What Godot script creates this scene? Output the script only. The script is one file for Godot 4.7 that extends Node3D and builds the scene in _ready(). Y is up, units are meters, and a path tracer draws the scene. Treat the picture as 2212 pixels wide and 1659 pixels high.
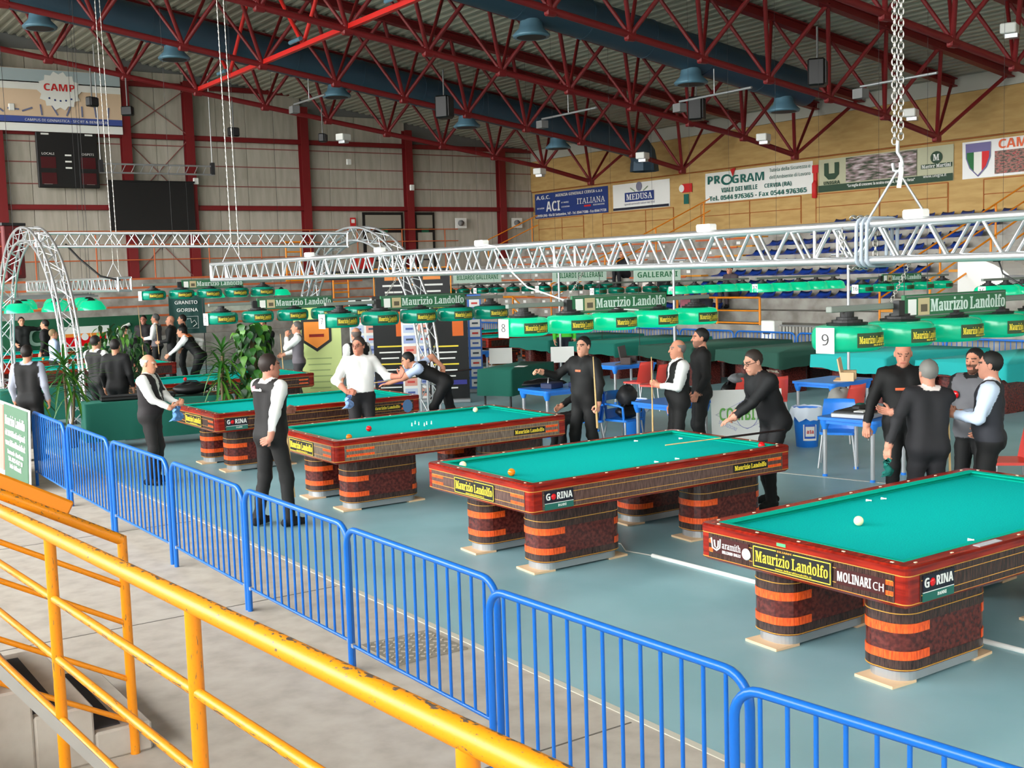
extends Node3D

# ---------------------------------------------------------------- helpers
var M := {}
var used := {}
var cache := {}
var rng := RandomNumberGenerator.new()

func numbered(n: String) -> String:
	if not used.has(n):
		used[n] = 0
		return n
	used[n] += 1
	return "%s_%03d" % [n, used[n]]

func tag(o: Node, label: String, cat: String, grp := "") -> void:
	o.set_meta("label", label)
	o.set_meta("category", cat)
	if grp != "":
		o.set_meta("group", grp)

func thing(n: String, label: String, cat: String, at := Vector3.ZERO, yaw := 0.0, grp := "") -> Node3D:
	var o := Node3D.new()
	o.name = numbered(n)
	add_child(o)
	o.position = at
	o.rotation.y = yaw
	tag(o, label, cat, grp)
	return o

func copy(src: Node3D, n: String, at: Vector3, yaw := 0.0, label := "", grp := "") -> Node3D:
	var c: Node3D = src.duplicate()
	c.name = numbered(n)
	add_child(c)
	c.position = at
	c.rotation.y = yaw
	if label != "":
		c.set_meta("label", label)
	if grp != "":
		c.set_meta("group", grp)
	return c

func put(parent: Node, n: String, mesh: Mesh, mat: Material, at := Vector3.ZERO, rot := Vector3.ZERO, scl := Vector3.ONE) -> MeshInstance3D:
	var o := MeshInstance3D.new()
	o.mesh = mesh
	o.material_override = mat
	if parent == self:
		o.name = numbered(n)
	else:
		o.name = n
	parent.add_child(o, true)
	o.position = at
	o.rotation = rot
	if scl != Vector3.ONE:
		o.scale = scl
	return o

func solo(n: String, label: String, cat: String, mesh: Mesh, mat: Material, at := Vector3.ZERO, rot := Vector3.ZERO, grp := "") -> MeshInstance3D:
	var o := put(self, n, mesh, mat, at, rot)
	tag(o, label, cat, grp)
	return o

func structure(n: String, mesh: Mesh, mat: Material, at := Vector3.ZERO, rot := Vector3.ZERO) -> MeshInstance3D:
	var o := put(self, n, mesh, mat, at, rot)
	o.set_meta("kind", "structure")
	o.set_meta("label", n.replace("_", " ") + " of the sports hall")
	return o

# plain material; colour is given as the sRGB colour of the thing
func mat(key: String, c: Color, rough := 0.7, metal := 0.0) -> StandardMaterial3D:
	if M.has(key):
		return M[key]
	var m := StandardMaterial3D.new()
	m.resource_name = key
	m.albedo_color = c
	m.roughness = rough
	m.metallic = metal
	M[key] = m
	return m

func noise_tex(freq: float, cols: Array, offs: Array, size := 512, seed_ := 1, octaves := 4, sx := 1.0, sy := 1.0) -> ImageTexture:
	# stretched fractal noise run through a colour ramp
	var fn := FastNoiseLite.new()
	fn.noise_type = FastNoiseLite.TYPE_SIMPLEX_SMOOTH
	fn.frequency = freq
	fn.fractal_octaves = octaves
	fn.seed = seed_
	var g := Gradient.new()
	g.offsets = PackedFloat32Array(offs)
	var pc := PackedColorArray()
	for c in cols:
		pc.append(c)
	g.colors = pc
	var src := fn.get_seamless_image(maxi(8, int(size * sx)), maxi(8, int(size * sy)), false, false, 0.1, true)
	src.resize(size, size, Image.INTERPOLATE_CUBIC)
	var im := Image.create(size, size, false, Image.FORMAT_RGB8)
	var lut := PackedColorArray()
	for i in 256:
		lut.append(g.sample(i / 255.0))
	var data := src.get_data()
	var step := data.size() / (size * size)
	var outd := PackedByteArray()
	outd.resize(size * size * 3)
	for i in size * size:
		var c := lut[data[i * step]]
		outd[i * 3] = c.r8
		outd[i * 3 + 1] = c.g8
		outd[i * 3 + 2] = c.b8
	im = Image.create_from_data(size, size, false, Image.FORMAT_RGB8, outd)
	return ImageTexture.create_from_image(im)

func tri(key: String, tex: Texture2D, scl: Vector3, rough := 0.7, world := true) -> StandardMaterial3D:
	var m := mat(key, Color.WHITE, rough)
	m.albedo_texture = tex
	m.uv1_triplanar = true
	m.uv1_world_triplanar = world
	m.uv1_scale = scl
	m.uv1_triplanar_sharpness = 4.0
	return m

# ---------------------------------------------------------------- meshes
func box(x: float, y: float, z: float, bev := 0.0) -> Mesh:
	var key := "box%.4f,%.4f,%.4f,%.4f" % [x, y, z, bev]
	if cache.has(key):
		return cache[key]
	var res: Mesh
	if bev <= 0.0:
		var b := BoxMesh.new()
		b.size = Vector3(x, y, z)
		res = b
	else:
		res = chamfer(x, y, z, bev)
	cache[key] = res
	return res

func chamfer(x: float, y: float, z: float, b: float) -> ArrayMesh:
	var st := SurfaceTool.new()
	st.begin(Mesh.PRIMITIVE_TRIANGLES)
	st.set_smooth_group(-1)
	var h := Vector3(x, y, z) * 0.5
	for ax in 3:
		for sg in [-1.0, 1.0]:
			var u := (ax + 1) % 3
			var v := (ax + 2) % 3
			var q := []
			for c in [[-1, -1], [1, -1], [1, 1], [-1, 1]]:
				var p := Vector3.ZERO
				p[ax] = sg * h[ax]
				p[u] = c[0] * (h[u] - b)
				p[v] = c[1] * (h[v] - b)
				q.append(p)
			var n := Vector3.ZERO
			n[ax] = sg
			quad(st, q[0], q[1], q[2], q[3], n)
	for ax in 3:
		var u := (ax + 1) % 3
		var v := (ax + 2) % 3
		for su in [-1.0, 1.0]:
			for sv in [-1.0, 1.0]:
				var q := []
				for e in [[0, -1], [0, 1], [1, 1], [1, -1]]:
					var p := Vector3.ZERO
					p[ax] = e[1] * (h[ax] - b)
					p[u] = su * (h[u] - (b if e[0] == 1 else 0.0))
					p[v] = sv * (h[v] - (b if e[0] == 0 else 0.0))
					q.append(p)
				var n := Vector3.ZERO
				n[u] = su
				n[v] = sv
				quad(st, q[0], q[1], q[2], q[3], n.normalized())
	for sx in [-1.0, 1.0]:
		for sy in [-1.0, 1.0]:
			for sz in [-1.0, 1.0]:
				var s := Vector3(sx, sy, sz)
				var a := Vector3(h.x, h.y - b, h.z - b) * s
				var bb := Vector3(h.x - b, h.y, h.z - b) * s
				var c := Vector3(h.x - b, h.y - b, h.z) * s
				triangle(st, a, bb, c, s.normalized())
	st.generate_normals()
	return st.commit()

# wound so that the face looks along n
func triangle(st: SurfaceTool, a: Vector3, b: Vector3, c: Vector3, n: Vector3) -> void:
	if (b - a).cross(c - a).dot(n) > 0.0:
		var t := b
		b = c
		c = t
	st.add_vertex(a)
	st.add_vertex(b)
	st.add_vertex(c)

func quad(st: SurfaceTool, a: Vector3, b: Vector3, c: Vector3, d: Vector3, n: Vector3) -> void:
	triangle(st, a, b, c, n)
	triangle(st, a, c, d, n)

func st_new(smooth := true) -> SurfaceTool:
	var st := SurfaceTool.new()
	st.begin(Mesh.PRIMITIVE_TRIANGLES)
	st.set_smooth_group(0 if smooth else -1)
	return st

func st_done(st: SurfaceTool) -> ArrayMesh:
	st.generate_normals()
	return st.commit()

func st_box(st: SurfaceTool, at: Vector3, size: Vector3) -> void:
	var h := size * 0.5
	for ax in 3:
		for sg in [-1.0, 1.0]:
			var u := (ax + 1) % 3
			var v := (ax + 2) % 3
			var q := []
			for c in [[-1, -1], [1, -1], [1, 1], [-1, 1]]:
				var p := Vector3.ZERO
				p[ax] = sg * h[ax]
				p[u] = c[0] * h[u]
				p[v] = c[1] * h[v]
				q.append(at + p)
			var n := Vector3.ZERO
			n[ax] = sg
			quad(st, q[0], q[1], q[2], q[3], n)

# surface of revolution about y; profile of (radius, height), bottom to top
func lathe(prof: Array, n := 24, smooth := true) -> ArrayMesh:
	var st := st_new(smooth)
	for k in prof.size() - 1:
		var a: Vector2 = prof[k]
		var b: Vector2 = prof[k + 1]
		var side := Vector2(b.y - a.y, a.x - b.x)
		for i in n:
			var t0 := TAU * i / n
			var t1 := TAU * (i + 1) / n
			var d0 := Vector3(cos(t0), 0, sin(t0))
			var d1 := Vector3(cos(t1), 0, sin(t1))
			var nn := (d0 + d1).normalized() * side.x + Vector3.UP * side.y
			var p := [d0 * a.x + Vector3.UP * a.y, d1 * a.x + Vector3.UP * a.y, d1 * b.x + Vector3.UP * b.y, d0 * b.x + Vector3.UP * b.y]
			if a.x < 1e-5:
				triangle(st, p[0], p[2], p[3], nn)
			elif b.x < 1e-5:
				triangle(st, p[0], p[1], p[2], nn)
			else:
				quad(st, p[0], p[1], p[2], p[3], nn)
	return st_done(st)

# tube along points, with u round the tube (0.25 is its top) and v along it in metres
func tube(pts: Array, r: float, n := 10, caps := true, closed := false) -> ArrayMesh:
	var st := st_new()
	st_tube(st, pts, r, n, caps, closed)
	return st_done(st)

func st_tube(st: SurfaceTool, pts: Array, r: float, n := 10, caps := true, closed := false, r2 := -1.0) -> void:
	var m := pts.size()
	var rings := []
	var lens := [0.0]
	var refup := Vector3.UP
	for k in m:
		var a: Vector3 = pts[(k - 1 + m) % m] if (k > 0 or closed) else pts[0]
		var b: Vector3 = pts[(k + 1) % m] if (k < m - 1 or closed) else pts[m - 1]
		var t := (b - a).normalized()
		if absf(t.dot(refup)) > 0.97:
			refup = Vector3.RIGHT if absf(t.x) < 0.8 else Vector3.FORWARD
		var s := t.cross(refup).normalized()
		var u := s.cross(t).normalized()
		refup = u
		var rr := r if r2 < 0.0 else lerpf(r, r2, float(k) / (m - 1))
		var ring := []
		for i in n + 1:
			var q := TAU * i / n
			ring.append([pts[k] + (s * cos(q) + u * sin(q)) * rr, (s * cos(q) + u * sin(q))])
		rings.append(ring)
		if k > 0:
			lens.append(lens[k - 1] + (pts[k] - pts[k - 1]).length())
	var last := m if closed else m - 1
	for k in last:
		var A: Array = rings[k]
		var B: Array = rings[(k + 1) % m]
		var va: float = lens[k]
		var vb: float = lens[(k + 1) % m] if k + 1 < m else va + 0.1
		for i in n:
			var q := [[A[i], i, va], [A[i + 1], i + 1, va], [B[i + 1], i + 1, vb], [B[i], i, vb]]
			for f in [[0, 1, 2], [0, 2, 3]]:
				var ids: Array = f
				var p0: Vector3 = q[ids[0]][0][0]
				var p1: Vector3 = q[ids[1]][0][0]
				var p2: Vector3 = q[ids[2]][0][0]
				if (p1 - p0).cross(p2 - p0).dot(q[0][0][1]) > 0.0:
					ids = [ids[0], ids[2], ids[1]]
				for id in ids:
					st.set_uv(Vector2(float(q[id][1]) / n, q[id][2]))
					st.add_vertex(q[id][0][0])
	if caps and not closed:
		for e in [0, m - 1]:
			var ring: Array = rings[e]
			var out: Vector3 = (pts[0] - pts[1]) if e == 0 else (pts[m - 1] - pts[m - 2])
			st.set_smooth_group(-1)
			for i in n:
				st.set_uv(Vector2.ZERO)
				triangle(st, pts[e], ring[i][0], ring[i + 1][0], out)
			st.set_smooth_group(0)

# polygon in x/y pulled to a thickness along z (centred)
func extrude(poly: PackedVector2Array, depth: float) -> ArrayMesh:
	var st := st_new(false)
	st_extrude(st, poly, depth, Transform3D())
	return st_done(st)

func st_extrude(st: SurfaceTool, poly: PackedVector2Array, depth: float, tf: Transform3D) -> void:
	var ids := Geometry2D.triangulate_polygon(poly)
	var z := Vector3(0, 0, depth * 0.5)
	var nz: Vector3 = tf.basis.z
	for k in range(0, ids.size(), 3):
		var a := Vector3(poly[ids[k]].x, poly[ids[k]].y, 0)
		var b := Vector3(poly[ids[k + 1]].x, poly[ids[k + 1]].y, 0)
		var c := Vector3(poly[ids[k + 2]].x, poly[ids[k + 2]].y, 0)
		triangle(st, tf * (a + z), tf * (b + z), tf * (c + z), nz)
		triangle(st, tf * (a - z), tf * (b - z), tf * (c - z), -nz)
	var cw := 1.0 if Geometry2D.is_polygon_clockwise(poly) else -1.0
	for k in poly.size():
		var p := poly[k]
		var q := poly[(k + 1) % poly.size()]
		var a := Vector3(p.x, p.y, 0)
		var b := Vector3(q.x, q.y, 0)
		var n := Vector3(-(q.y - p.y), q.x - p.x, 0) * cw
		quad(st, tf * (a - z), tf * (b - z), tf * (b + z), tf * (a + z), tf.basis * n)

func round_rect(w: float, h: float, r: float, n := 6) -> PackedVector2Array:
	var p := PackedVector2Array()
	for c in [[1, 1, 0.0], [-1, 1, 90.0], [-1, -1, 180.0], [1, -1, 270.0]]:
		for i in n + 1:
			var a := deg_to_rad(c[2] + 90.0 * i / n)
			p.append(Vector2(c[0] * (w / 2 - r) + cos(a) * r, c[1] * (h / 2 - r) + sin(a) * r))
	return p

# upright prism of an x/z outline between two heights
func prism(poly: PackedVector2Array, y0: float, y1: float) -> ArrayMesh:
	var st := st_new(false)
	var tf := Transform3D(Basis(Vector3(1, 0, 0), Vector3(0, 0, 1), Vector3(0, -1, 0)), Vector3(0, (y0 + y1) / 2, 0))
	st_extrude(st, poly, y1 - y0, tf)
	return st_done(st)

# a straight rod between two points from one shared cylinder
func rod(parent: Node, n: String, a: Vector3, b: Vector3, r: float, m: Material, square := false) -> MeshInstance3D:
	var key := "rodsq" if square else ("rodfine" if r > 0.022 else "rod")
	if not cache.has(key):
		if square:
			var bm := BoxMesh.new()
			bm.size = Vector3(2, 1, 2)
			cache[key] = bm
		else:
			var c := CylinderMesh.new()
			c.top_radius = 1.0
			c.bottom_radius = 1.0
			c.height = 1.0
			c.radial_segments = 16 if key == "rodfine" else 8
			c.rings = 0
			cache[key] = c
	var o := put(parent, n, cache[key], m)
	o.transform = along(a, b, r)
	return o

func along(a: Vector3, b: Vector3, r: float, r2 := -1.0) -> Transform3D:
	var y := b - a
	var l := y.length()
	y /= l
	var x := y.cross(Vector3.UP if absf(y.y) < 0.99 else Vector3.RIGHT).normalized()
	var z := x.cross(y)
	return Transform3D(Basis(x * r, y * l, z * (r if r2 < 0.0 else r2)), (a + b) * 0.5)

# raised lettering: h is the capital height in metres, width squeezes it to fit
func letters(parent: Node, txt: String, h: float, m: Material, at: Vector3, rot := Vector3.ZERO, width := 0.0, font := "Droid Sans", bold := false, depth := 0.004, n := "lettering", italic := false) -> MeshInstance3D:
	var key := "txt" + txt + font + str(bold) + str(italic)
	if not cache.has(key):
		var f := SystemFont.new()
		f.font_names = PackedStringArray([font])
		f.font_weight = 700 if bold else 400
		f.font_italic = italic
		var t := TextMesh.new()
		t.text = txt
		t.font = f
		t.font_size = 48
		t.pixel_size = 0.01
		t.depth = 0.02
		t.curve_step = 2.0
		cache[key] = t
	var tm: TextMesh = cache[key]
	var bb := tm.get_aabb()
	var sy := h / 0.35
	var sx := sy
	if width > 0.0:
		sx = width / maxf(bb.size.x, 0.01)
	return put(parent, n, tm, m, at, rot, Vector3(sx, sy, depth / 0.02))

# ---------------------------------------------------------------- the scene
const ROOF_SLOPE := 0.152
const Z_BACK := -40.0
const X_RIGHT := 28.5
const X_LEFT := -12.0
const Z_NEAR := 14.0

func roof_y(x: float) -> float:
	return 9.95 - ROOF_SLOPE * (x - 12.2)

func chord_y(x: float) -> float:
	return 8.02 - ROOF_SLOPE * (x - 12.2)

func _ready() -> void:
	rng.seed = 7
	# camera: a visitor's eye on the steps of the near stand
	var cam := Camera3D.new()
	cam.name = "camera"
	cam.fov = 36.279
	cam.near = 0.1
	cam.far = 200.0
	var yaw := 0.5981
	var pitch := 0.0964
	var roll := -0.0307
	var fw := Vector3(sin(yaw) * cos(pitch), -sin(pitch), -cos(yaw) * cos(pitch))
	var rt := Vector3(cos(yaw), 0, sin(yaw))
	var up := rt.cross(fw)
	var r2 := rt * cos(roll) + up * sin(roll)
	var u2 := -rt * sin(roll) + up * cos(roll)
	cam.transform = Transform3D(Basis(r2, u2, -fw), Vector3(0, 2.6136, 0))
	add_child(cam)
	cam.current = true
	# overcast daylight through the glazed long side and the end wall behind the camera
	var we := WorldEnvironment.new()
	var env := Environment.new()
	var sky := Sky.new()
	var sm := ProceduralSkyMaterial.new()
	sm.sky_top_color = Color(0.92, 0.93, 0.93)
	sm.sky_horizon_color = Color(0.95, 0.95, 0.94)
	sm.ground_horizon_color = Color(0.62, 0.62, 0.60)
	sm.ground_bottom_color = Color(0.42, 0.42, 0.40)
	sm.sun_angle_max = 0.0
	sm.energy_multiplier = 1.0
	sky.sky_material = sm
	env.background_mode = Environment.BG_SKY
	env.sky = sky
	env.background_energy_multiplier = 5.0
	env.tonemap_mode = Environment.TONE_MAPPER_LINEAR
	env.tonemap_exposure = 3.35
	env.sdfgi_enabled = true
	env.ssao_enabled = true
	env.ssil_enabled = true
	we.environment = env
	add_child(we)

	make_materials()
	build_hall()
	build_stands()
	build_roof()
	build_wall_items()
	build_near_rails()
	build_tables()
	build_lamps()
	build_trusses()
	build_furniture()
	build_plants()
	build_people()
	build_small()

func make_materials() -> void:
	tri("floor_teal", noise_tex(0.012, [Color(0.525, 0.685, 0.715), Color(0.555, 0.71, 0.74), Color(0.58, 0.73, 0.76)], [0.2, 0.5, 0.8], 512, 3, 5), Vector3.ONE * 0.12, 0.42)
	tri("concrete", noise_tex(0.02, [Color(0.69, 0.65, 0.60), Color(0.735, 0.695, 0.645), Color(0.765, 0.73, 0.68)], [0.15, 0.5, 0.85], 512, 5, 6), Vector3.ONE * 0.35, 0.85)
	tri("stand_concrete", noise_tex(0.02, [Color(0.50, 0.48, 0.45), Color(0.60, 0.58, 0.55), Color(0.66, 0.65, 0.62)], [0.15, 0.5, 0.85], 256, 8, 5), Vector3.ONE * 0.3, 0.9)
	tri("wall_grey", noise_tex(0.02, [Color(0.655, 0.63, 0.575), Color(0.69, 0.665, 0.61), Color(0.72, 0.695, 0.645)], [0.15, 0.5, 0.85], 256, 9, 4, 2.0, 0.25), Vector3.ONE * 0.4, 0.8)
	tri("wall_ochre", noise_tex(0.03, [Color(0.70, 0.565, 0.335), Color(0.735, 0.60, 0.37), Color(0.76, 0.63, 0.40)], [0.15, 0.5, 0.85], 256, 10, 4, 0.3, 1.5), Vector3.ONE * 0.4, 0.75)
	mat("ochre_seam", Color(0.62, 0.34, 0.10), 0.7)
	mat("wall_pale", Color(0.70, 0.70, 0.66), 0.8)
	mat("deck", Color(0.66, 0.66, 0.60), 0.55, 0.15)
	mat("steel_red", Color(0.47, 0.08, 0.095), 0.5)
	mat("steel_red_light", Color(0.86, 0.16, 0.14), 0.4)
	mat("duct", Color(0.22, 0.31, 0.38), 0.5, 0.2)
	mat("duct_bell", Color(0.37, 0.53, 0.61), 0.4, 0.2)
	mat("black", Color(0.035, 0.035, 0.04), 0.5)
	mat("screen_black", Color(0.06, 0.05, 0.05), 0.6)
	mat("dark_grey", Color(0.17, 0.17, 0.18), 0.6)
	mat("mid_grey", Color(0.45, 0.45, 0.45), 0.6)
	mat("white", Color(0.92, 0.92, 0.90), 0.55)
	mat("paper", Color(0.95, 0.95, 0.94), 0.7)
	mat("alu", Color(0.86, 0.87, 0.88), 0.28, 0.85)
	mat("galv", Color(0.72, 0.73, 0.74), 0.4, 0.7)
	mat("chain", Color(0.70, 0.69, 0.66), 0.35, 0.8)
	mat("blue_paint", Color(0.06, 0.40, 0.76), 0.32)
	mat("blue_paint_far", Color(0.06, 0.40, 0.76), 0.32)
	mat("yellow_paint", Color(0.93, 0.55, 0.06), 0.45)
	mat("orange_edge", Color(0.76, 0.38, 0.20), 0.7)
	mat("plank_ochre", Color(0.86, 0.58, 0.20), 0.7)
	mat("seat_blue", Color(0.10, 0.25, 0.62), 0.4)
	mat("plastic_blue", Color(0.16, 0.52, 0.92), 0.35)
	mat("plastic_red", Color(0.95, 0.33, 0.29), 0.4)
	mat("cream", Color(0.96, 0.92, 0.78), 0.5)
	mat("rubber", Color(0.20, 0.19, 0.19), 0.9)
	# billiard tables
	var cl := mat("cloth", Color(0.02, 0.665, 0.64), 0.95)
	cl.albedo_texture = noise_tex(0.09, [Color(0.93, 0.93, 0.93), Color(1, 1, 1)], [0.3, 0.7], 256, 21, 3)
	cl.metallic_specular = 0.15
	cl.uv1_triplanar = true
	cl.uv1_scale = Vector3.ONE * 3.0
	mat("cloth_cushion", Color(0.02, 0.62, 0.53), 0.95)
	M.cloth_cushion.metallic_specular = 0.15
	mat("cover_teal", Color(0.10, 0.66, 0.65), 0.85)
	mat("cover_green", Color(0.055, 0.36, 0.30), 0.9)
	mat("cover_dark", Color(0.14, 0.31, 0.26), 0.9)
	tri("mahogany", noise_tex(0.02, [Color(0.40, 0.06, 0.035), Color(0.54, 0.10, 0.05), Color(0.63, 0.15, 0.075)], [0.2, 0.5, 0.8], 256, 31, 5, 0.15, 2.0), Vector3.ONE * 1.6, 0.22, false)
	tri("veneer", noise_tex(0.05, [Color(0.155, 0.095, 0.085), Color(0.25, 0.165, 0.145), Color(0.33, 0.23, 0.20)], [0.2, 0.5, 0.8], 256, 32, 4, 3.0, 0.25), Vector3.ONE * 2.2, 0.25, false)
	tri("veneer_grey", noise_tex(0.05, [Color(0.34, 0.28, 0.245), Color(0.46, 0.40, 0.355), Color(0.56, 0.50, 0.45)], [0.2, 0.5, 0.8], 256, 33, 4, 3.0, 0.25), Vector3.ONE * 2.2, 0.3, false)
	tri("burl", noise_tex(0.04, [Color(0.24, 0.085, 0.075), Color(0.36, 0.14, 0.12), Color(0.44, 0.19, 0.165)], [0.2, 0.5, 0.8], 256, 34, 5), Vector3.ONE * 2.0, 0.25, false)
	tri("inlay", noise_tex(0.05, [Color(0.82, 0.24, 0.08), Color(0.97, 0.36, 0.12), Color(1.0, 0.44, 0.18)], [0.2, 0.5, 0.8], 128, 35, 3, 3.0, 0.3), Vector3.ONE * 4.0, 0.3, false)
	mat("pinstripe", Color(0.85, 0.62, 0.25), 0.4)
	mat("gold_print", Color(0.95, 0.85, 0.25), 0.5)
	mat("wood_pale", Color(0.92, 0.78, 0.62), 0.7)
	mat("sign_green", Color(0.10, 0.40, 0.24), 0.5)
	mat("ball_white", Color(0.95, 0.90, 0.72), 0.12)
	mat("ball_orange", Color(0.97, 0.50, 0.06), 0.12)
	mat("ball_red", Color(0.85, 0.06, 0.09), 0.12)
	mat("wood_cue", Color(0.84, 0.70, 0.48), 0.35)
	mat("wood_board", Color(0.90, 0.76, 0.58), 0.6)
	mat("cardboard", Color(0.80, 0.62, 0.42), 0.8)
	# lamp shades of green plastic; the lit ones glow
	mat("shade_green", Color(0.02, 0.53, 0.43), 0.18)
	for k in [["shade_lit", 0.05], ["shade_bright", 0.15]]:
		var s := mat(k[0], Color(0.02, 0.56, 0.42), 0.2)
		s.emission_enabled = true
		s.emission = Color(0.05, 0.95, 0.66)
		s.emission_energy_multiplier = k[1]
	var tl := mat("lamp_tube", Color(0.95, 0.97, 0.95), 0.5)
	tl.emission_enabled = true
	tl.emission = Color(0.93, 0.97, 0.95)
	tl.emission_energy_multiplier = 0.5
	mat("leaf", Color(0.14, 0.36, 0.09), 0.45)
	mat("leaf_light", Color(0.30, 0.50, 0.14), 0.45)
	mat("leaf_dark", Color(0.06, 0.20, 0.06), 0.5)
	for k in ["leaf", "leaf_light", "leaf_dark"]:
		M[k].backlight_enabled = true
		M[k].backlight = Color(0.10, 0.18, 0.03)
	mat("bark", Color(0.45, 0.38, 0.28), 0.9)
	var pm := mat("person", Color.WHITE, 0.75)
	pm.vertex_color_use_as_albedo = true
	pm.vertex_color_is_srgb = true
	# yellow rail paint with scuffs and chips down to the steel along the top
	var rp := mat("yellow_worn", Color.WHITE, 0.42)
	rp.albedo_texture = worn_paint()
	rp.uv1_scale = Vector3(1, 0.55, 1)
	rp.texture_repeat = true

func worn_paint() -> ImageTexture:
	var w := 128
	var h := 1024
	var im := Image.create(w, h, false, Image.FORMAT_RGB8)
	var n1 := FastNoiseLite.new()
	n1.seed = 4
	n1.frequency = 0.045
	n1.fractal_octaves = 4
	var n2 := FastNoiseLite.new()
	n2.seed = 9
	n2.frequency = 0.006
	for y in h:
		for x in w:
			var u := float(x) / w
			var near := exp(-pow((u - 0.29) / 0.10, 2.0))
			var v := n1.get_noise_2d(x * 2.2, y * 0.9) + 0.35 * n2.get_noise_2d(x, y * 2.0)
			var c := Color(0.94, 0.57, 0.04)
			if v > 0.58 - 0.50 * near:
				c = Color(0.55, 0.44, 0.33) if v < 0.66 - 0.50 * near else Color(0.36, 0.31, 0.28)
			elif n1.get_noise_2d(x * 3.0 + 900.0, y * 3.0) > 0.52:
				c = Color(0.90, 0.49, 0.04)
			im.set_pixel(x, y, c)
	return ImageTexture.create_from_image(im)

# ---------------------------------------------------------------- room shell
func build_hall() -> void:
	# floors: grey-blue sports floor, bare concrete on the camera's side
	structure("floor", box(X_RIGHT - 4.28, 0.2, Z_NEAR - Z_BACK), M.floor_teal, Vector3((X_RIGHT + 4.28) / 2, -0.1, (Z_NEAR + Z_BACK) / 2))
	var fc := structure("floor_concrete", box(4.28 - X_LEFT, 0.2, Z_NEAR - Z_BACK), M.concrete, Vector3((4.28 + X_LEFT) / 2, -0.1, (Z_NEAR + Z_BACK) / 2))
	# pale edge strip, joints in the concrete and a cast inspection cover
	put(fc, "edge_strip", box(0.05, 0.006, 40), mat("strip", Color(0.80, 0.78, 0.72), 0.7), Vector3(4.26, 0.003, -16) - fc.position)
	for z in [-12.4, -8.9, -5.05, -1.9]:
		put(fc, "joint", box(4.2, 0.004, 0.012), mat("joint", Color(0.42, 0.39, 0.36), 0.9), Vector3(2.1, 0.0, z) - fc.position)
	var cov := put(fc, "inspection_cover", box(0.55, 0.012, 0.55), mat("cover_stone", Color(0.58, 0.55, 0.50), 0.8), Vector3(3.9, 0.003, -7.05) - fc.position)
	for i in 9:
		for j in 9:
			put(cov, "stud", box(0.03, 0.006, 0.012), M.concrete, Vector3(-0.23 + 0.0575 * i, 0.008, -0.23 + 0.0575 * j), Vector3(0, 0.7 if (i + j) % 2 == 0 else -0.7, 0))
	# court line
	var fl: MeshInstance3D = get_node("floor")
	var ln := along(Vector3(12.0, 0.002, -12.0), Vector3(10.4, 0.002, -5.6), 0.02, 0.02)
	var line := put(fl, "court_line", box(0.04, 0.003, 6.6), mat("line_paint", Color(0.80, 0.80, 0.76), 0.7), Vector3(11.2, 0.0015, -8.8) - fl.position, Vector3(0, 0.245, 0))
	line.name = "court_line"

	# grey sheet wall at the far end, in panels between red columns and girts
	var wb := structure("wall_back", box(X_RIGHT - X_LEFT + 0.6, 16.0, 0.2), M.mid_grey, Vector3((X_RIGHT + X_LEFT) / 2, 7.9, Z_BACK - 0.16))
	var girts := [0.0, 2.55, 5.1, 7.48, 9.2, 11.4]
	var cols := [-5.0, -0.8, 3.55, 7.9, 11.9, 14.05, 18.3, 22.6, 26.9, 28.5]
	for c in cols.size() - 1:
		var x0: float = cols[c]
		var x1: float = cols[c + 1]
		if x1 < 5.0:
			continue
		for g in girts.size() - 1:
			var y0: float = girts[g]
			var y1: float = minf(girts[g + 1], roof_y((x0 + x1) / 2) - 0.2)
			if y1 - y0 < 0.4 or y1 < 2.5:
				continue
			var n := int(round((x1 - x0) / 1.06))
			var w := (x1 - x0) / n
			for k in n:
				put(wb, "panel", box(w - 0.012, y1 - y0 - 0.012, 0.06, 0.008), M.wall_grey, Vector3(x0 + w * (k + 0.5), (y0 + y1) / 2, Z_BACK - 0.03 + 0.004 * (k % 2)) - wb.position)
	var wall_steel := thing("wall_steelwork", "red columns and girts carrying the grey sheet wall at the hall's end", "steelwork")
	for x in cols:
		if x < 5.0 or x > 28.0:
			continue
		var top: float = roof_y(x) - 0.3
		put(wall_steel, "column", box(0.30, top, 0.02), M.steel_red, Vector3(x, top / 2, Z_BACK + 0.31))
		put(wall_steel, "column", box(0.30, top, 0.02), M.steel_red, Vector3(x, top / 2, Z_BACK + 0.04))
		put(wall_steel, "column_web", box(0.03, top, 0.27), M.steel_red, Vector3(x, top / 2, Z_BACK + 0.17))
	for y in [5.1, 7.48, 9.2]:
		put(wall_steel, "girt", box(23.6, 0.17, 0.14, 0.02), M.steel_red, Vector3(16.7, y, Z_BACK + 0.11))
	for y in [2.55, 5.86, 6.55, 7.2]:
		put(wall_steel, "rail", box(23.6, 0.035, 0.03), mat("red_thin", Color(0.55, 0.33, 0.30), 0.7), Vector3(16.7, y, Z_BACK + 0.02))
	for b in [[11.9, 5.2, 14.05, 7.4], [11.9, 7.4, 14.05, 5.2], [11.9, 7.6, 14.05, 9.1], [11.9, 9.1, 14.05, 7.6], [11.9, 2.7, 14.05, 5.0], [11.9, 5.0, 14.05, 2.7]]:
		rod(wall_steel, "bracing_rod", Vector3(b[0], b[1], Z_BACK + 0.06), Vector3(b[2], b[3], Z_BACK + 0.06), 0.016, mat("red_thin", Color(0.55, 0.33, 0.30), 0.7))

	# ochre boarded wall above the right-hand stand
	var wr := structure("wall_right", box(0.25, 9.0, Z_NEAR - Z_BACK), M.wall_ochre, Vector3(X_RIGHT + 0.2, 4.3, (Z_NEAR + Z_BACK) / 2))
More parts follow.
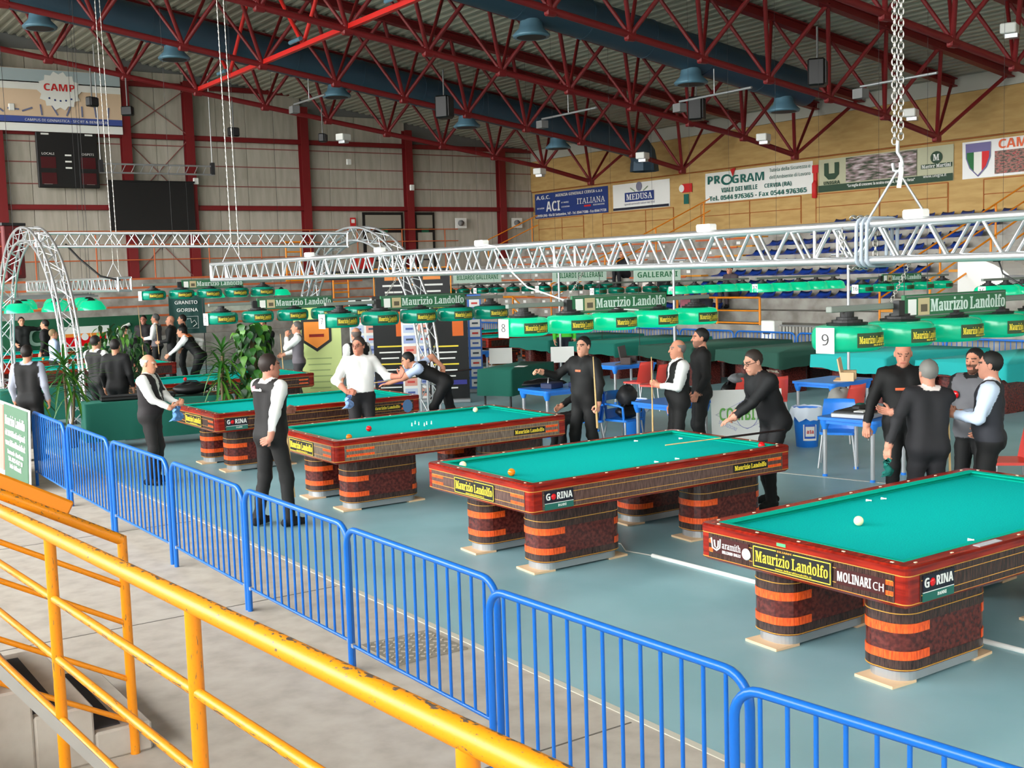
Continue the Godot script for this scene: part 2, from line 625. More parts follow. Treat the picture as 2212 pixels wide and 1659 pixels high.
	put(wr, "boarding", box(0.04, 1.15, 52.0), M.wall_ochre, Vector3(X_RIGHT - 0.02 + 0.04, 6.4, -14.0) - wr.position)
	put(wr, "boarding_seam", box(0.05, 0.03, 52.0), M.ochre_seam, Vector3(X_RIGHT + 0.04, 5.80, -14.0) - wr.position)
	put(wr, "upper_strip", box(0.06, 0.62, 54.0), M.wall_pale, Vector3(X_RIGHT + 0.04, 7.36, -13.0) - wr.position)
	# framed door-like panels under the banners, two rows of boards
	for b in [[-39.6, -38.0, -36.6], [-35.4, -32.9, -31.4], [-30.0, -27.7, -25.5], [-24.9, -22.5, -20.2], [-19.1, -17.2, -15.2], [-14.6, -12.4, -10.4]]:
		var zz: Array = b
		for k in zz.size():
			put(wr, "seam", box(0.02, 0.86, 0.03), M.ochre_seam, Vector3(X_RIGHT + 0.07, 4.24, zz[k]) - wr.position)
		put(wr, "seam", box(0.02, 0.03, zz[2] - zz[0]), M.ochre_seam, Vector3(X_RIGHT + 0.07, 4.67, (zz[0] + zz[2]) / 2) - wr.position)
		put(wr, "seam", box(0.02, 0.022, zz[2] - zz[0]), M.ochre_seam, Vector3(X_RIGHT + 0.07, 4.27, (zz[0] + zz[2]) / 2) - wr.position)
		for k in 2:
			for r in 2:
				put(wr, "panel", box(0.02, 0.37, zz[k + 1] - zz[k] - 0.05), M.wall_ochre, Vector3(X_RIGHT + 0.066, 4.47 if r == 0 else 4.04, (zz[k] + zz[k + 1]) / 2) - wr.position)

	# glazed long side and end wall behind the camera: piers, sills and mullions round open window bays
	var wl := structure("wall_left", box(0.3, 2.2, Z_NEAR - Z_BACK), M.wall_pale, Vector3(X_LEFT - 0.15, 1.1, (Z_NEAR + Z_BACK) / 2))
	var ytop := roof_y(X_LEFT)
	put(wl, "head_beam", box(0.3, 1.2, Z_NEAR - Z_BACK), M.wall_pale, Vector3(0, ytop - 0.5 - 1.1, 0))
	for k in 10:
		put(wl, "pier", box(0.3, ytop, 0.5), M.wall_pale, Vector3(0, ytop / 2 - 1.1, -27.0 + 6.0 * k))
	for k in 9:
		put(wl, "mullion", box(0.08, ytop, 0.08), M.white, Vector3(0, ytop / 2 - 1.1, -24.0 + 6.0 * k))
	put(wl, "transom", box(0.08, 0.1, Z_NEAR - Z_BACK), M.white, Vector3(0, 5.6, 0))
	var wn := structure("wall_near", box(X_RIGHT - X_LEFT, 4.0, 0.3), M.wall_pale, Vector3((X_RIGHT + X_LEFT) / 2, 2.0, Z_NEAR + 0.15))
	put(wn, "gable", box(X_RIGHT - X_LEFT, 9.0, 0.3), M.wall_pale, Vector3(0, 7.9, 0))
	for k in 8:
		put(wn, "pier", box(0.5, 4.0, 0.3), M.wall_pale, Vector3(-20.0 + 5.7 * k, 4.0, 0))

	# far doors in the back wall with dark frames
	for d in [[20.62, 22.35, 2, "door_1"], [22.85, 23.75, 1, "door_2"]]:
		var w: float = d[1] - d[0]
		var fr := structure(d[3], box(w, 2.75, 0.05), M.black, Vector3((d[0] + d[1]) / 2, 3.6, Z_BACK + 0.07))
		var leafs: int = d[2]
		put(fr, "transom_light", box(w - 0.2, 0.5, 0.03), mat("door_glass", Color(0.60, 0.58, 0.53), 0.3), Vector3(0, 1.02, 0.03))
		for k in leafs:
			var lw := (w - 0.12 * (leafs + 1)) / leafs
			var lf := put(fr, "door_leaf", box(lw, 1.9, 0.03), M.wall_grey, Vector3(-w / 2 + 0.12 + lw / 2 + k * (lw + 0.12), -0.35, 0.03))
			put(lf, "push_bar", box(lw * 0.7, 0.06, 0.05), M.dark_grey, Vector3(0, -0.1, 0.04))
		put(fr, "exit_sign", box(0.3, 0.16, 0.04), mat("exit_green", Color(0.10, 0.40, 0.28), 0.5), Vector3(0, 0.68, 0.05))

func build_stands() -> void:
	# stepped stand along the ochre wall
	var rise := 0.285
	var tread := 0.72
	var x0 := 21.15
	var st := structure("stand_right", box(0.5, 1.12, 42.0), M.stand_concrete, Vector3(x0, 0.56, -18.9))
	st.set_meta("label", "stepped concrete stand below the ochre wall")
	for k in 10:
		var x := x0 + 0.25 + tread * k
		var y := 1.12 + rise * k
		put(st, "step", box(tread + 0.005 if k < 9 else 0.72, y, 42.0), M.stand_concrete, Vector3(x + tread / 2, y / 2, -18.9) - st.position)
	# ochre bench planks on the far half, stencilled seat numbers below, orange nosing
	for k in 10:
		var x := x0 + 0.25 + tread * k
		var y := 1.12 + rise * k
		for z in [[-38.5, -34.2], [-34.0, -29.6], [-28.8, -26.2 if k > 1 else -27.5]]:
			var zl: float = z[1] - z[0]
			put(st, "nosing", box(0.05, 0.05, zl), M.orange_edge, Vector3(x + 0.01, y + 0.005, (z[0] + z[1]) / 2) - st.position)
			for j in int(zl / 0.55):
				if rng.randf() < 0.86:
					put(st, "seat_number", box(0.006, 0.09, 0.16), M.paper, Vector3(x - 0.002, y - 0.13, z[0] + 0.3 + 0.55 * j) - st.position)
		if k % 3 != 1:
			put(st, "bench_plank", box(0.3, 0.04, 1.5), M.plank_ochre, Vector3(x + 0.3, y + 0.03, -37.2 + 1.9 * (k % 4)) - st.position)
		put(st, "bench_plank", box(0.3, 0.05, 1.2), M.plank_ochre, Vector3(x + 0.3, y + 0.03, -26.0 - 0.3 * (k % 3)) - st.position)
	# plank patches near the right aisle
	for p in [[-16.9, 1], [-15.8, 2], [-16.6, 4], [-12.2, 3], [-12.6, 5]]:
		put(st, "bench_plank", box(0.3, 0.06, 1.3), M.plank_ochre, Vector3(x0 + 0.55 + tread * p[1], 1.15 + rise * p[1], p[0]) - st.position)
	# blue bucket seats on the near half
	var seat := seat_mesh()
	var first: MeshInstance3D = null
	for k in 10:
		for j in 16:
			var z := -25.0 + 0.62 * j
			if z > -17.7 and z < -15.4:
				continue
			if k < 2 and z > -22.6:
				continue
			if k > 7 and z < -24.0:
				continue
			var p := Vector3(x0 + 0.25 + tread * k + 0.28, 1.12 + rise * k, z)
			var o := solo("stadium_seat", "dark blue moulded plastic seat bolted to the concrete stand", "seat", seat, M.seat_blue, p, Vector3.ZERO, "blue seats on the stand under the ochre wall")
			if first == null:
				first = o
	for k in 10:
		for j in 6:
			if k < 3:
				continue
			solo("stadium_seat", "dark blue moulded plastic seat bolted to the concrete stand", "seat", seat, M.seat_blue, Vector3(x0 + 0.53 + tread * k, 1.12 + rise * k, -14.4 + 0.62 * j), Vector3.ZERO, "blue seats on the stand under the ochre wall")
	# stepped stand along the back wall
	var sb := structure("stand_back", box(21.0, 1.0, 0.5), M.stand_concrete, Vector3(10.4, 0.5, -35.1))
	sb.set_meta("label", "stepped concrete stand along the grey end wall")
	for k in 6:
		var z := -35.3 - 0.72 * k
		var y := 1.28 + rise * k
		put(sb, "step", box(21.0, y, 0.73), M.stand_concrete, Vector3(10.4, y / 2, z - 0.36) - sb.position)
		for j in 4:
			put(sb, "nosing", box(4.6, 0.06, 0.05), M.orange_edge, Vector3(2.6 + 4.9 * j, y + 0.01, z - 0.01) - sb.position)
	put(sb, "bench_plank", box(1.6, 0.05, 0.3), M.plank_ochre, Vector3(8.3, 1.9, -37.0) - sb.position)
	# pipe rail along the top of the end stand
	var pr := thing("top_guard_rail", "thin orange pipe rail behind the end stand", "railing")
	for y in [3.35, 3.85, 4.3]:
		rod(pr, "rail", Vector3(6.5, y, -39.4), Vector3(24.5, y, -39.4), 0.02, M.orange_edge)
	for k in 10:
		rod(pr, "post", Vector3(6.8 + 1.9 * k, 2.6, -39.4), Vector3(6.8 + 1.9 * k, 4.3, -39.4), 0.022, M.orange_edge)
	# yellow railings on the walkway before the stand
	yellow_guard("stand_guard_rail", "yellow guard rail before the blue seats with a slanted stair rail at its end", Vector3(20.98, 0.8, -25.9), Vector3(20.98, 0.8, -20.05), 5, 0.98, -1.0)
	yellow_guard("stand_guard_rail", "yellow guard rail at the walkway beside the white equipment box", Vector3(20.98, 0.8, -15.9), Vector3(20.98, 0.8, -10.4), 4, 0.98, 0.0)
	yellow_guard("stand_guard_rail", "yellow guard rail before the numbered ochre benches", Vector3(20.98, 0.8, -37.0), Vector3(20.98, 0.8, -30.6), 5, 0.98, 1.0)
	# sloping stair rails up through the stand
	for s in [[-16.9, "yellow stair rail climbing the aisle next to the blue seats"], [-15.6, "yellow stair rail climbing the aisle by the heart sign"], [-29.2, "yellow stair rail climbing between bench rows"], [-39.2, "yellow stair rail at the top corner by the grey wall"]]:
		var t := thing("stair_rail", s[1], "railing")
		var z: float = s[0]
		var k0 := 0 if z > -30.0 else 6
		for h in [0.55, 0.95]:
			rod(t, "rail", Vector3(x0 + 0.3 + tread * k0, 1.2 + rise * k0 + h, z), Vector3(x0 + 0.3 + tread * 9.4, 1.2 + rise * 9.4 + h, z), 0.022, M.yellow_paint)
		for k in range(k0, 10, 3):
			rod(t, "post", Vector3(x0 + 0.3 + tread * k, 1.1 + rise * k, z), Vector3(x0 + 0.3 + tread * k, 1.2 + rise * k + 0.95, z), 0.026, M.yellow_paint)
	# yellow ladder frames near the end stand
	for s in [[Vector3(16.4, 2.5, -37.5), 1.35, "narrow yellow ladder frame standing above the end stand"], [Vector3(17.2, 1.5, -35.6), 1.2, "yellow gate frame with slanted bars at the end stand"]]:
		var t := thing("ladder_frame", s[2], "ladder", s[0])
		var hh: float = s[1]
		for x in [0.0, 0.55]:
			rod(t, "stile", Vector3(x, 0, 0), Vector3(x, hh, 0), 0.03, M.yellow_paint)
		for k in 4:
			rod(t, "rung", Vector3(0, hh * (k + 0.9) / 4.0, 0), Vector3(0.55, hh * (k + 0.9) / 4.0, 0), 0.025, M.yellow_paint)
		rod(t, "foot", Vector3(-0.05, -0.0, 0), Vector3(0.6, 0.0, 0), 0.03, M.yellow_paint)
	# white equipment box and grey slatted panel in the gap of the walkway
	var bx := thing("equipment_cabinet", "white upright switch cabinet at the foot of the stand", "cabinet", Vector3(20.9, 0, -19.6))
	put(bx, "body", box(0.3, 1.25, 0.42, 0.02), M.white, Vector3(0, 0.62, 0))
	put(bx, "handle", box(0.04, 0.04, 0.2), M.dark_grey, Vector3(-0.17, 0.95, 0))
	var gp := thing("slatted_panel", "grey slatted panel closing the stand's entrance", "panel", Vector3(20.85, 0, -18.1))
	put(gp, "frame", box(0.05, 1.15, 2.4), M.mid_grey, Vector3(0.03, 0.575, 0))
	for k in 24:
		put(gp, "slat", box(0.03, 1.1, 0.07), M.stand_concrete, Vector3(-0.01, 0.56, -1.15 + 0.1 * k))
	var ap := thing("tunnel_hood", "white curved hood over the stand's passage", "hood", Vector3(23.2, 1.7, -14.6))
	var arc := []
	for i in 11:
		var a := PI * i / 10.0 * 0.5
		arc.append(Vector2(-1.2 + 1.5 * sin(a), 0.9 * cos(a)))
	var pl := PackedVector2Array([Vector2(-1.2, 0)])
	for a in arc:
		pl.append(a)
	put(ap, "shell", extrude(pl, 1.0), M.white, Vector3.ZERO, Vector3(0, -PI / 2, 0))
	put(ap, "inner_panel", box(0.04, 0.5, 0.9), M.mid_grey, Vector3(-0.52, 0.25, 0.4))

func seat_mesh() -> ArrayMesh:
	# moulded bucket: shallow dished pan with a raised rear lip
	var st := st_new()
	var nx := 6
	var nz := 6
	var grid := []
	for i in nx + 1:
		var row := []
		for j in nz + 1:
			var u := float(i) / nx
			var v := float(j) / nz * 2.0 - 1.0
			var y := 0.055 - 0.03 * (1.0 - v * v) + 0.13 * pow(maxf(0.0, u - 0.55) / 0.45, 2.0)
			y -= 0.03 * pow(1.0 - u, 3.0)
			row.append(Vector3(-0.19 + 0.40 * u, y, v * 0.215 * (1.0 - 0.15 * pow(u, 3.0))))
		grid.append(row)
	for i in nx:
		for j in nz:
			quad(st, grid[i][j], grid[i + 1][j], grid[i + 1][j + 1], grid[i][j + 1], Vector3.UP)
			var d := Vector3(0, -0.03, 0)
			quad(st, grid[i][j] + d, grid[i + 1][j] + d, grid[i + 1][j + 1] + d, grid[i][j + 1] + d, Vector3.DOWN)
	for i in nx:
		for j in [0, nz]:
			var d := Vector3(0, -0.05, 0)
			quad(st, grid[i][j], grid[i + 1][j], grid[i + 1][j] + d, grid[i][j] + d, Vector3(0, 0, -1 if j == 0 else 1))
	for j in nz:
		for i in [0, nx]:
			var d := Vector3(0, -0.05, 0)
			quad(st, grid[i][j], grid[i][j + 1], grid[i][j + 1] + d, grid[i][j] + d, Vector3(-1 if i == 0 else 1, 0, 0))
	return st_done(st)

func yellow_guard(n: String, label: String, a: Vector3, b: Vector3, posts: int, h: float, stair: float) -> void:
	var t := thing(n, label, "railing")
	for y in [0.36, 0.66, h]:
		rod(t, "rail", a + Vector3.UP * y, b + Vector3.UP * y, 0.026 if y == h else 0.02, M.yellow_paint)
	for k in posts:
		var p := a.lerp(b, float(k) / (posts - 1))
		rod(t, "post", p, p + Vector3.UP * h, 0.03, M.yellow_paint)
	if stair != 0.0:
		var e := a if stair < 0.0 else b
		var d := Vector3(0, -0.75, 1.15 * stair)
		for y in [0.3, 0.63, h]:
			rod(t, "stair_rail", e + Vector3.UP * y, e + Vector3.UP * y + d * Vector3(1, 0.85, 1), 0.022, M.yellow_paint)
		rod(t, "stair_post", e + d, e + d + Vector3.UP * (h + 0.1), 0.028, M.yellow_paint)
	# walkway slab under it
	put(t, "kerb", box(0.12, 0.14, (b - a).length()), M.stand_concrete, (a + b) / 2 - Vector3(0, 0.07, 0))

# ---------------------------------------------------------------- roof
func build_roof() -> void:
	# corrugated deck, ribs running along the hall, one bay of sheets between two trusses each
	var zs := [Z_NEAR + 0.3, 4.9, 0.1, -4.7, -9.5, -14.3, -19.1, -23.9, -28.7, -33.5, Z_BACK - 0.2]
	var c := structure("ceiling", box(0.4, 0.1, 0.2), M.deck, Vector3(X_LEFT, roof_y(X_LEFT) + 0.2, 0))
	var pitch := 0.26
	var prof := []
	var x := X_LEFT - 0.3
	while x < X_RIGHT + 0.6:
		for q in [[0.0, 0.0], [0.09, 0.0], [0.125, 0.06], [0.215, 0.06]]:
			prof.append(Vector2(x + q[0], roof_y(x + q[0]) + q[1]))
		x += pitch
	for b in zs.size() - 1:
		var z0: float = zs[b]
		var z1: float = zs[b + 1] + 0.0
		var st := st_new(false)
		for k in prof.size() - 1:
			var p: Vector2 = prof[k]
			var q: Vector2 = prof[k + 1]
			quad(st, Vector3(p.x, p.y, z0), Vector3(q.x, q.y, z0), Vector3(q.x, q.y, z1), Vector3(p.x, p.y, z1), Vector3(-(q.y - p.y), q.x - p.x, 0) * -1.0)
		# outer skin gives the roof its thickness
		quad(st, Vector3(X_LEFT - 0.3, roof_y(X_LEFT) + 0.25, z0), Vector3(X_RIGHT + 0.7, roof_y(X_RIGHT) + 0.15, z0), Vector3(X_RIGHT + 0.7, roof_y(X_RIGHT) + 0.15, z1), Vector3(X_LEFT - 0.3, roof_y(X_LEFT) + 0.25, z1), Vector3.UP)
		put(c, "deck_bay", st_done(st), M.deck, -c.position)
	# three-chord roof trusses, all alike
	var nodes := []
	for k in 18:
		nodes.append(8.12 - 2.05 * 9 + 2.045 * k)
	nodes = nodes.filter(func(v): return v > X_LEFT + 0.5 and v < 26.0)
	nodes.append(26.52)
	var dz := 0.85
	var ORD := ["the first", "second", "third", "fourth", "fifth", "sixth", "seventh", "eighth"]
	var src: Node3D = null
	for i in range(2, 10):
		var z: float = zs[i]
		if i == 2:
			continue
		if src != null:
			copy(src, "roof_truss", Vector3(0, 0, z), 0.0, "dark red lattice roof truss, %s from the grey end wall" % ORD[9 - i])
			continue
		var t := thing("roof_truss", "dark red lattice roof truss, %s from the grey end wall" % ORD[9 - i], "truss", Vector3(0, 0, z), 0.0, "red roof trusses under the corrugated deck")
		src = t
		var tops := []
		for k in nodes.size():
			var xa: float = nodes[k]
			var ya := chord_y(xa) - (0.14 if k == nodes.size() - 1 else 0.0)
			var a := Vector3(xa, ya, 0)
			if k < nodes.size() - 1:
				var xb: float = nodes[k + 1]
				var b := Vector3(xb, chord_y(xb) - (0.14 if k == nodes.size() - 2 else 0.0), 0)
				rod(t, "bottom_chord", a - Vector3(0.05, 0, 0), b + Vector3(0.05, 0, 0), 0.075, M.steel_red)
			for s in [-1.0, 1.0]:
				for d in [-1.0, 1.0]:
					var xt: float = xa + d * 1.02
					if k == nodes.size() - 1 and d > 0.0:
						xt = 28.35
					rod(t, "diagonal", a, Vector3(xt, chord_y(xt) + 1.76, s * dz), 0.05 if s > 0.0 else 0.042, M.steel_red)
			put(t, "gusset", box(0.26, 0.24, 0.14, 0.03), M.steel_red, a)
		for s in [-1.0, 1.0]:
			var p0 := Vector3(X_LEFT, chord_y(X_LEFT) + 1.78, s * dz)
			var p1 := Vector3(28.45, chord_y(28.45) + 1.78, s * dz)
			var sl := atan2(p1.y - p0.y, p1.x - p0.x)
			var len_ := p0.distance_to(p1)
			put(t, "top_chord", box(len_, 0.03, 0.22), M.steel_red, (p0 + p1) / 2 + Vector3(0, 0.1, 0), Vector3(0, 0, sl))
			put(t, "top_chord_flange", box(len_, 0.03, 0.22), M.steel_red, (p0 + p1) / 2 - Vector3(0, 0.1, 0), Vector3(0, 0, sl))
			put(t, "top_chord_web", box(len_, 0.2, 0.03), M.steel_red, (p0 + p1) / 2, Vector3(0, 0, sl))
	# bright red tie along the hall under the trusses
	var tie := thing("roof_tie_beam", "bright red tie beam running under the trusses with cross braces", "beam")
	rod(tie, "beam", Vector3(12.2, 8.1, -33.5), Vector3(12.2, 8.1, -14.3), 0.055, M.steel_red_light, true)
	for k in 4:
		var z: float = -33.5 + 4.8 * k
		rod(tie, "brace", Vector3(12.2, 8.12, z + 2.4), Vector3(12.2, 9.75, z + 0.9), 0.05, M.steel_red_light)
		rod(tie, "brace", Vector3(12.2, 8.12, z + 2.4), Vector3(12.2, 9.75, z + 3.9), 0.05, M.steel_red_light)
		rod(tie, "bracket", Vector3(12.0, 8.2, z + 2.1), Vector3(12.0, 8.2, z + 2.7), 0.05, M.duct_bell)
	# air ducts between trusses with flared outlets
	duct(-31.1, 26.2, [7.35, 10.7, 15.4, 19.8, 23.3], "blue-grey air duct with an elbow near the ochre wall")
	duct(-21.5, 24.3, [15.45, 20.2, 23.45, 11.0], "blue-grey air duct seen between the nearer trusses", false)
	# loudspeakers and floodlights fixed to the trusses
	for s in [[10.05, 7.35, -33.3, -0.6, "pair of square black floodlights under the truss, over the printed banner"], [9.1, 7.55, -33.3, 0.5, "black floodlight beside the pair over the printed banner"], [13.1, 6.9, -33.3, 0.2, "black floodlight hung by the red column"], [16.0, 6.85, -33.4, 0.8, "black floodlight pair hung in the middle of the rear truss"]]:
		var t := thing("floodlight", s[4], "floodlight", Vector3(s[0], s[1], s[2]), s[3])
		put(t, "housing", box(0.32, 0.26, 0.2, 0.03), M.black)
		put(t, "lens", box(0.26, 0.2, 0.02), M.dark_grey, Vector3(0, 0, 0.105))
		rod(t, "stem", Vector3(0, 0.1, 0), Vector3(0, 0.9, 0), 0.02, M.mid_grey)
	for s in [[21.6, 6.55, -23.8, "black loudspeaker box hanging from the truss near the pale conduit"], [16.8, 6.95, -28.5, "black loudspeaker box hanging from the second rear truss"], [20.6, 6.65, -18.9, "black loudspeaker box beside the heavy chain"]]:
		var t := thing("hall_loudspeaker", s[3], "loudspeaker", Vector3(s[0], s[1] + 0.1, s[2] + 1.0), 0.6)
		put(t, "cabinet", box(0.42, 0.6, 0.38, 0.04), M.black)
		put(t, "grille", box(0.36, 0.5, 0.02), M.dark_grey, Vector3(0, 0, 0.2))
		rod(t, "bracket", Vector3(0, 0.25, 0), Vector3(0, 1.0, 0), 0.02, M.mid_grey)
	for s in [[16.6, 6.62, -33.2], [23.9, 5.72, -33.0], [24.4, 5.8, -28.2], [24.7, 5.85, -23.4], [24.8, 5.92, -18.6], [21.6, 6.8, -13.9]]:
		var t := thing("wall_floodlight", "small white box floodlight fixed below a truss end", "floodlight", Vector3(s[0], s[1] + 0.25, s[2]), 0.4, "white floodlights near the truss ends")
		put(t, "housing", box(0.4, 0.2, 0.3, 0.02), M.white)
		put(t, "bracket", box(0.2, 0.08, 0.24), M.galv, Vector3(-0.05, -0.15, 0.05))
	for s in [[19.4, 6.75, -26.6, -24.2], [20.0, 6.6, -21.7, -19.3], [20.7, 6.3, -16.8, -14.9], [14.2, 7.5, -31.4, -29.4]]:
		var t := thing("cable_conduit", "pale straight conduit hung between two roof trusses", "conduit", Vector3.ZERO, 0.0, "conduits between the roof trusses")
		rod(t, "pipe", Vector3(s[0], s[1], s[2]), Vector3(s[0], s[1], s[3]), 0.028, M.galv)
		rod(t, "hanger", Vector3(s[0], s[1], (s[2] + s[3]) / 2), Vector3(s[0], s[1] + 0.6, (s[2] + s[3]) / 2), 0.012, M.galv)
		put(t, "end_box", box(0.22, 0.2, 0.26), M.mid_grey, Vector3(s[0], s[1] - 0.15, s[2]))

func duct(z: float, xend: float, outlets: Array, label: String, elbow := true) -> void:
	var t := thing("air_duct", label, "duct")
	var r := 0.45
	var pts := []
	for k in 12:
		var x := 4.0 + (xend - 4.0) * k / 11.0
		pts.append(Vector3(x, chord_y(x) + 0.95, z))
	var y1: float = pts[11].y
	if elbow:
		pts.append(Vector3(xend + 0.5, y1 - 0.14, z))
		pts.append(Vector3(xend + 0.72, y1 - 0.4, z))
		pts.append(Vector3(xend + 0.78, y1 - 0.7, z))
	put(t, "pipe", tube(pts, r, 18), M.duct)
	if elbow:
		put(t, "end_hood", lathe([Vector2(0.5, -0.22), Vector2(0.48, 0.0), Vector2(0.47, 0.1)], 8, false), M.duct, Vector3(xend + 0.78, y1 - 0.75, z))
	for k in 11:
		var a: Vector3 = pts[k]
		var b: Vector3 = pts[k + 1]
		var dir := (b - a).normalized()
		put(t, "seam_band", tube([a, a + dir * 0.05], r + 0.015, 18), M.duct)
	for x in outlets:
		var y := chord_y(x) + 0.95
		var o := put(t, "outlet", lathe([Vector2(0.0, 0.02), Vector2(0.40, 0.0), Vector2(0.42, 0.05), Vector2(0.27, 0.2), Vector2(0.24, 0.35), Vector2(0.24, 0.75)], 20), M.duct_bell, Vector3(x, y - 0.76, z))
		put(o, "throat", lathe([Vector2(0.0, -0.015), Vector2(0.33, -0.012)], 20), M.dark_grey, Vector3(0, 0.01, 0))

# ---------------------------------------------------------------- banners and wall fittings
func sheet(w: float, h: float, wave := 0.012, seed_ := 1) -> ArrayMesh:
	# hanging cloth: a thin sheet with slow waves
	var st := st_new()
	var nx := 20
	var ny := 6
	var g := []
	for i in nx + 1:
		var row := []
		for j in ny + 1:
			var u := float(i) / nx
			var v := float(j) / ny
			var d := wave * (sin(u * 9.0 + seed_) * 0.6 + sin(u * 23.0 + v * 4.0 + seed_ * 2.0) * 0.4) * (1.0 - 0.4 * v)
			row.append(Vector3((u - 0.5) * w, (v - 0.5) * h, d))
		g.append(row)
	for i in nx:
		for j in ny:
			quad(st, g[i][j], g[i + 1][j], g[i + 1][j + 1], g[i][j + 1], Vector3(0, 0, 1))
			var b := Vector3(0, 0, -0.006)
			quad(st, g[i][j] + b, g[i + 1][j] + b, g[i + 1][j + 1] + b, g[i][j + 1] + b, Vector3(0, 0, -1))
	return st_done(st)

func ellipse(w: float, h: float, n := 24) -> PackedVector2Array:
	var p := PackedVector2Array()
	for i in n:
		p.append(Vector2(cos(TAU * i / n) * w / 2, sin(TAU * i / n) * h / 2))
	return p

func plate(parent: Node, n: String, poly: PackedVector2Array, m: Material, x: float, y: float, z: float, t := 0.006) -> MeshInstance3D:
	return put(parent, n, extrude(poly, t), m, Vector3(x, y, z))

func rect(parent: Node, n: String, w: float, h: float, m: Material, x: float, y: float, z: float, t := 0.006) -> MeshInstance3D:
	return put(parent, n, box(w, h, t), m, Vector3(x, y, z))

func build_wall_items() -> void:
	var navy := mat("print_navy", Color(0.12, 0.22, 0.48), 0.6)
	var green := mat("print_green", Color(0.07, 0.38, 0.34), 0.6)
	var dkgreen := mat("print_dark_green", Color(0.16, 0.27, 0.19), 0.6)
	var red := mat("print_red", Color(0.80, 0.13, 0.13), 0.6)
	var yw := -PI / 2
	var z := 0.03
	# blue insurance banner
	var b := thing("wall_banner", "dark blue agency banner with white lettering on the ochre wall", "banner", Vector3(X_RIGHT + 0.05, 5.21, -37.42), yw)
	put(b, "cloth", sheet(4.76, 1.0, 0.01, 1), navy)
	letters(b, "A.G.C.", 0.15, M.white, Vector3(-1.75, 0.33, z), Vector3.ZERO, 0.95, "Droid Sans", true)
	letters(b, "AGENZIA GENERALE CERVIA s.a.s", 0.11, M.white, Vector3(0.58, 0.36, z), Vector3.ZERO, 3.0, "Droid Sans", true)
	letters(b, "ACI", 0.40, M.white, Vector3(-1.1, -0.06, z), Vector3.ZERO, 0.95, "Droid Sans", true)
	letters(b, "ITALIANA", 0.22, M.white, Vector3(1.35, 0.03, z), Vector3.ZERO, 1.75, "Droid Serif", false)
	letters(b, "ASSICURAZIONI", 0.06, M.white, Vector3(1.85, -0.16, z), Vector3.ZERO, 0.7)
	rect(b, "red_mark", 0.42, 0.07, red, 1.15, -0.17, z)
	letters(b, "AUTOMOBILE", 0.06, M.white, Vector3(-0.3, 0.05, z), Vector3.ZERO, 0.5)
	letters(b, "CLUB RAVENNA", 0.06, M.white, Vector3(-0.27, -0.12, z), Vector3.ZERO, 0.55)
	letters(b, "DELEGAZIONE", 0.06, M.white, Vector3(-1.95, -0.1, z), Vector3.ZERO, 0.5)
	letters(b, "CERVIA (RA) - Via XX Settembre, 147 - Tel. 0544 71386 - Fax 0544 71728", 0.10, M.white, Vector3(0, -0.4, z), Vector3.ZERO, 4.6, "Droid Sans", true)
	# white beer-yellow banner with a dark word plate
	b = thing("wall_banner", "white banner with a dark blue word plate on the ochre wall", "banner", Vector3(X_RIGHT + 0.05, 5.21, -33.15), yw)
	put(b, "cloth", sheet(3.16, 0.98, 0.015, 2), M.white)
	rect(b, "word_plate", 1.62, 0.34, navy, -0.05, -0.02, z)
	letters(b, "MEDUSA", 0.22, M.white, Vector3(-0.05, -0.02, z + 0.006), Vector3.ZERO, 1.45, "Droid Serif", true)
	plate(b, "emblem", ellipse(0.32, 0.34), mat("print_grey", Color(0.50, 0.50, 0.58), 0.6), -0.05, 0.34, z)
	for s in [-1.0, 1.0]:
		put(b, "sprig", box(0.30, 0.04, 0.006), mat("print_sprig", Color(0.55, 0.62, 0.50), 0.6), Vector3(-0.05 + s * 0.36, 0.24, z), Vector3(0, 0, s * 0.5))
	letters(b, "i grandi vermouth italiani dal 1936", 0.07, mat("print_grey", Color(0.5, 0.5, 0.58)), Vector3(-0.05, -0.27, z), Vector3.ZERO, 1.7, "Droid Sans", false, 0.004, "lettering", true)
	rect(b, "foot_band", 3.1, 0.09, mat("print_dark", Color(0.12, 0.13, 0.20), 0.6), 0, -0.43, z)
	# white and green safety-office banner
	b = thing("wall_banner", "white banner with green lettering and telephone numbers on the ochre wall", "banner", Vector3(X_RIGHT + 0.05, 5.21, -27.38), yw)
	put(b, "cloth", sheet(4.74, 1.0, 0.025, 3), M.white)
	letters(b, "PR", 0.27, green, Vector3(-1.95, 0.25, z), Vector3.ZERO, 0.6, "Droid Sans", true)
	letters(b, "GRAM", 0.27, green, Vector3(-0.35, 0.2, z), Vector3.ZERO, 1.45, "Droid Sans", true)
	plate(b, "ring_outer", ellipse(0.52, 0.36), green, -1.33, 0.22, z)
	plate(b, "ring_inner", ellipse(0.34, 0.22), M.white, -1.30, 0.22, z + 0.004)
	plate(b, "red_flame", PackedVector2Array([Vector2(-0.1, 0.12), Vector2(0.14, 0.16), Vector2(0.02, -0.12)]), red, -1.05, 0.42, z + 0.006)
	letters(b, "Tutela della Sicurezza e", 0.11, green, Vector3(1.45, 0.36, z), Vector3.ZERO, 1.7, "Droid Sans", false, 0.004, "lettering", true)
	letters(b, "dell'Ambiente di Lavoro", 0.11, green, Vector3(1.45, 0.13, z), Vector3.ZERO, 1.7)
	letters(b, "VIALE DEI MILLE", 0.15, green, Vector3(-0.75, -0.12, z), Vector3.ZERO, 1.65, "Droid Sans", true, 0.004, "lettering", true)
	letters(b, "CERVIA (RA)", 0.13, green, Vector3(0.95, -0.12, z), Vector3.ZERO, 1.15, "Droid Sans", true)
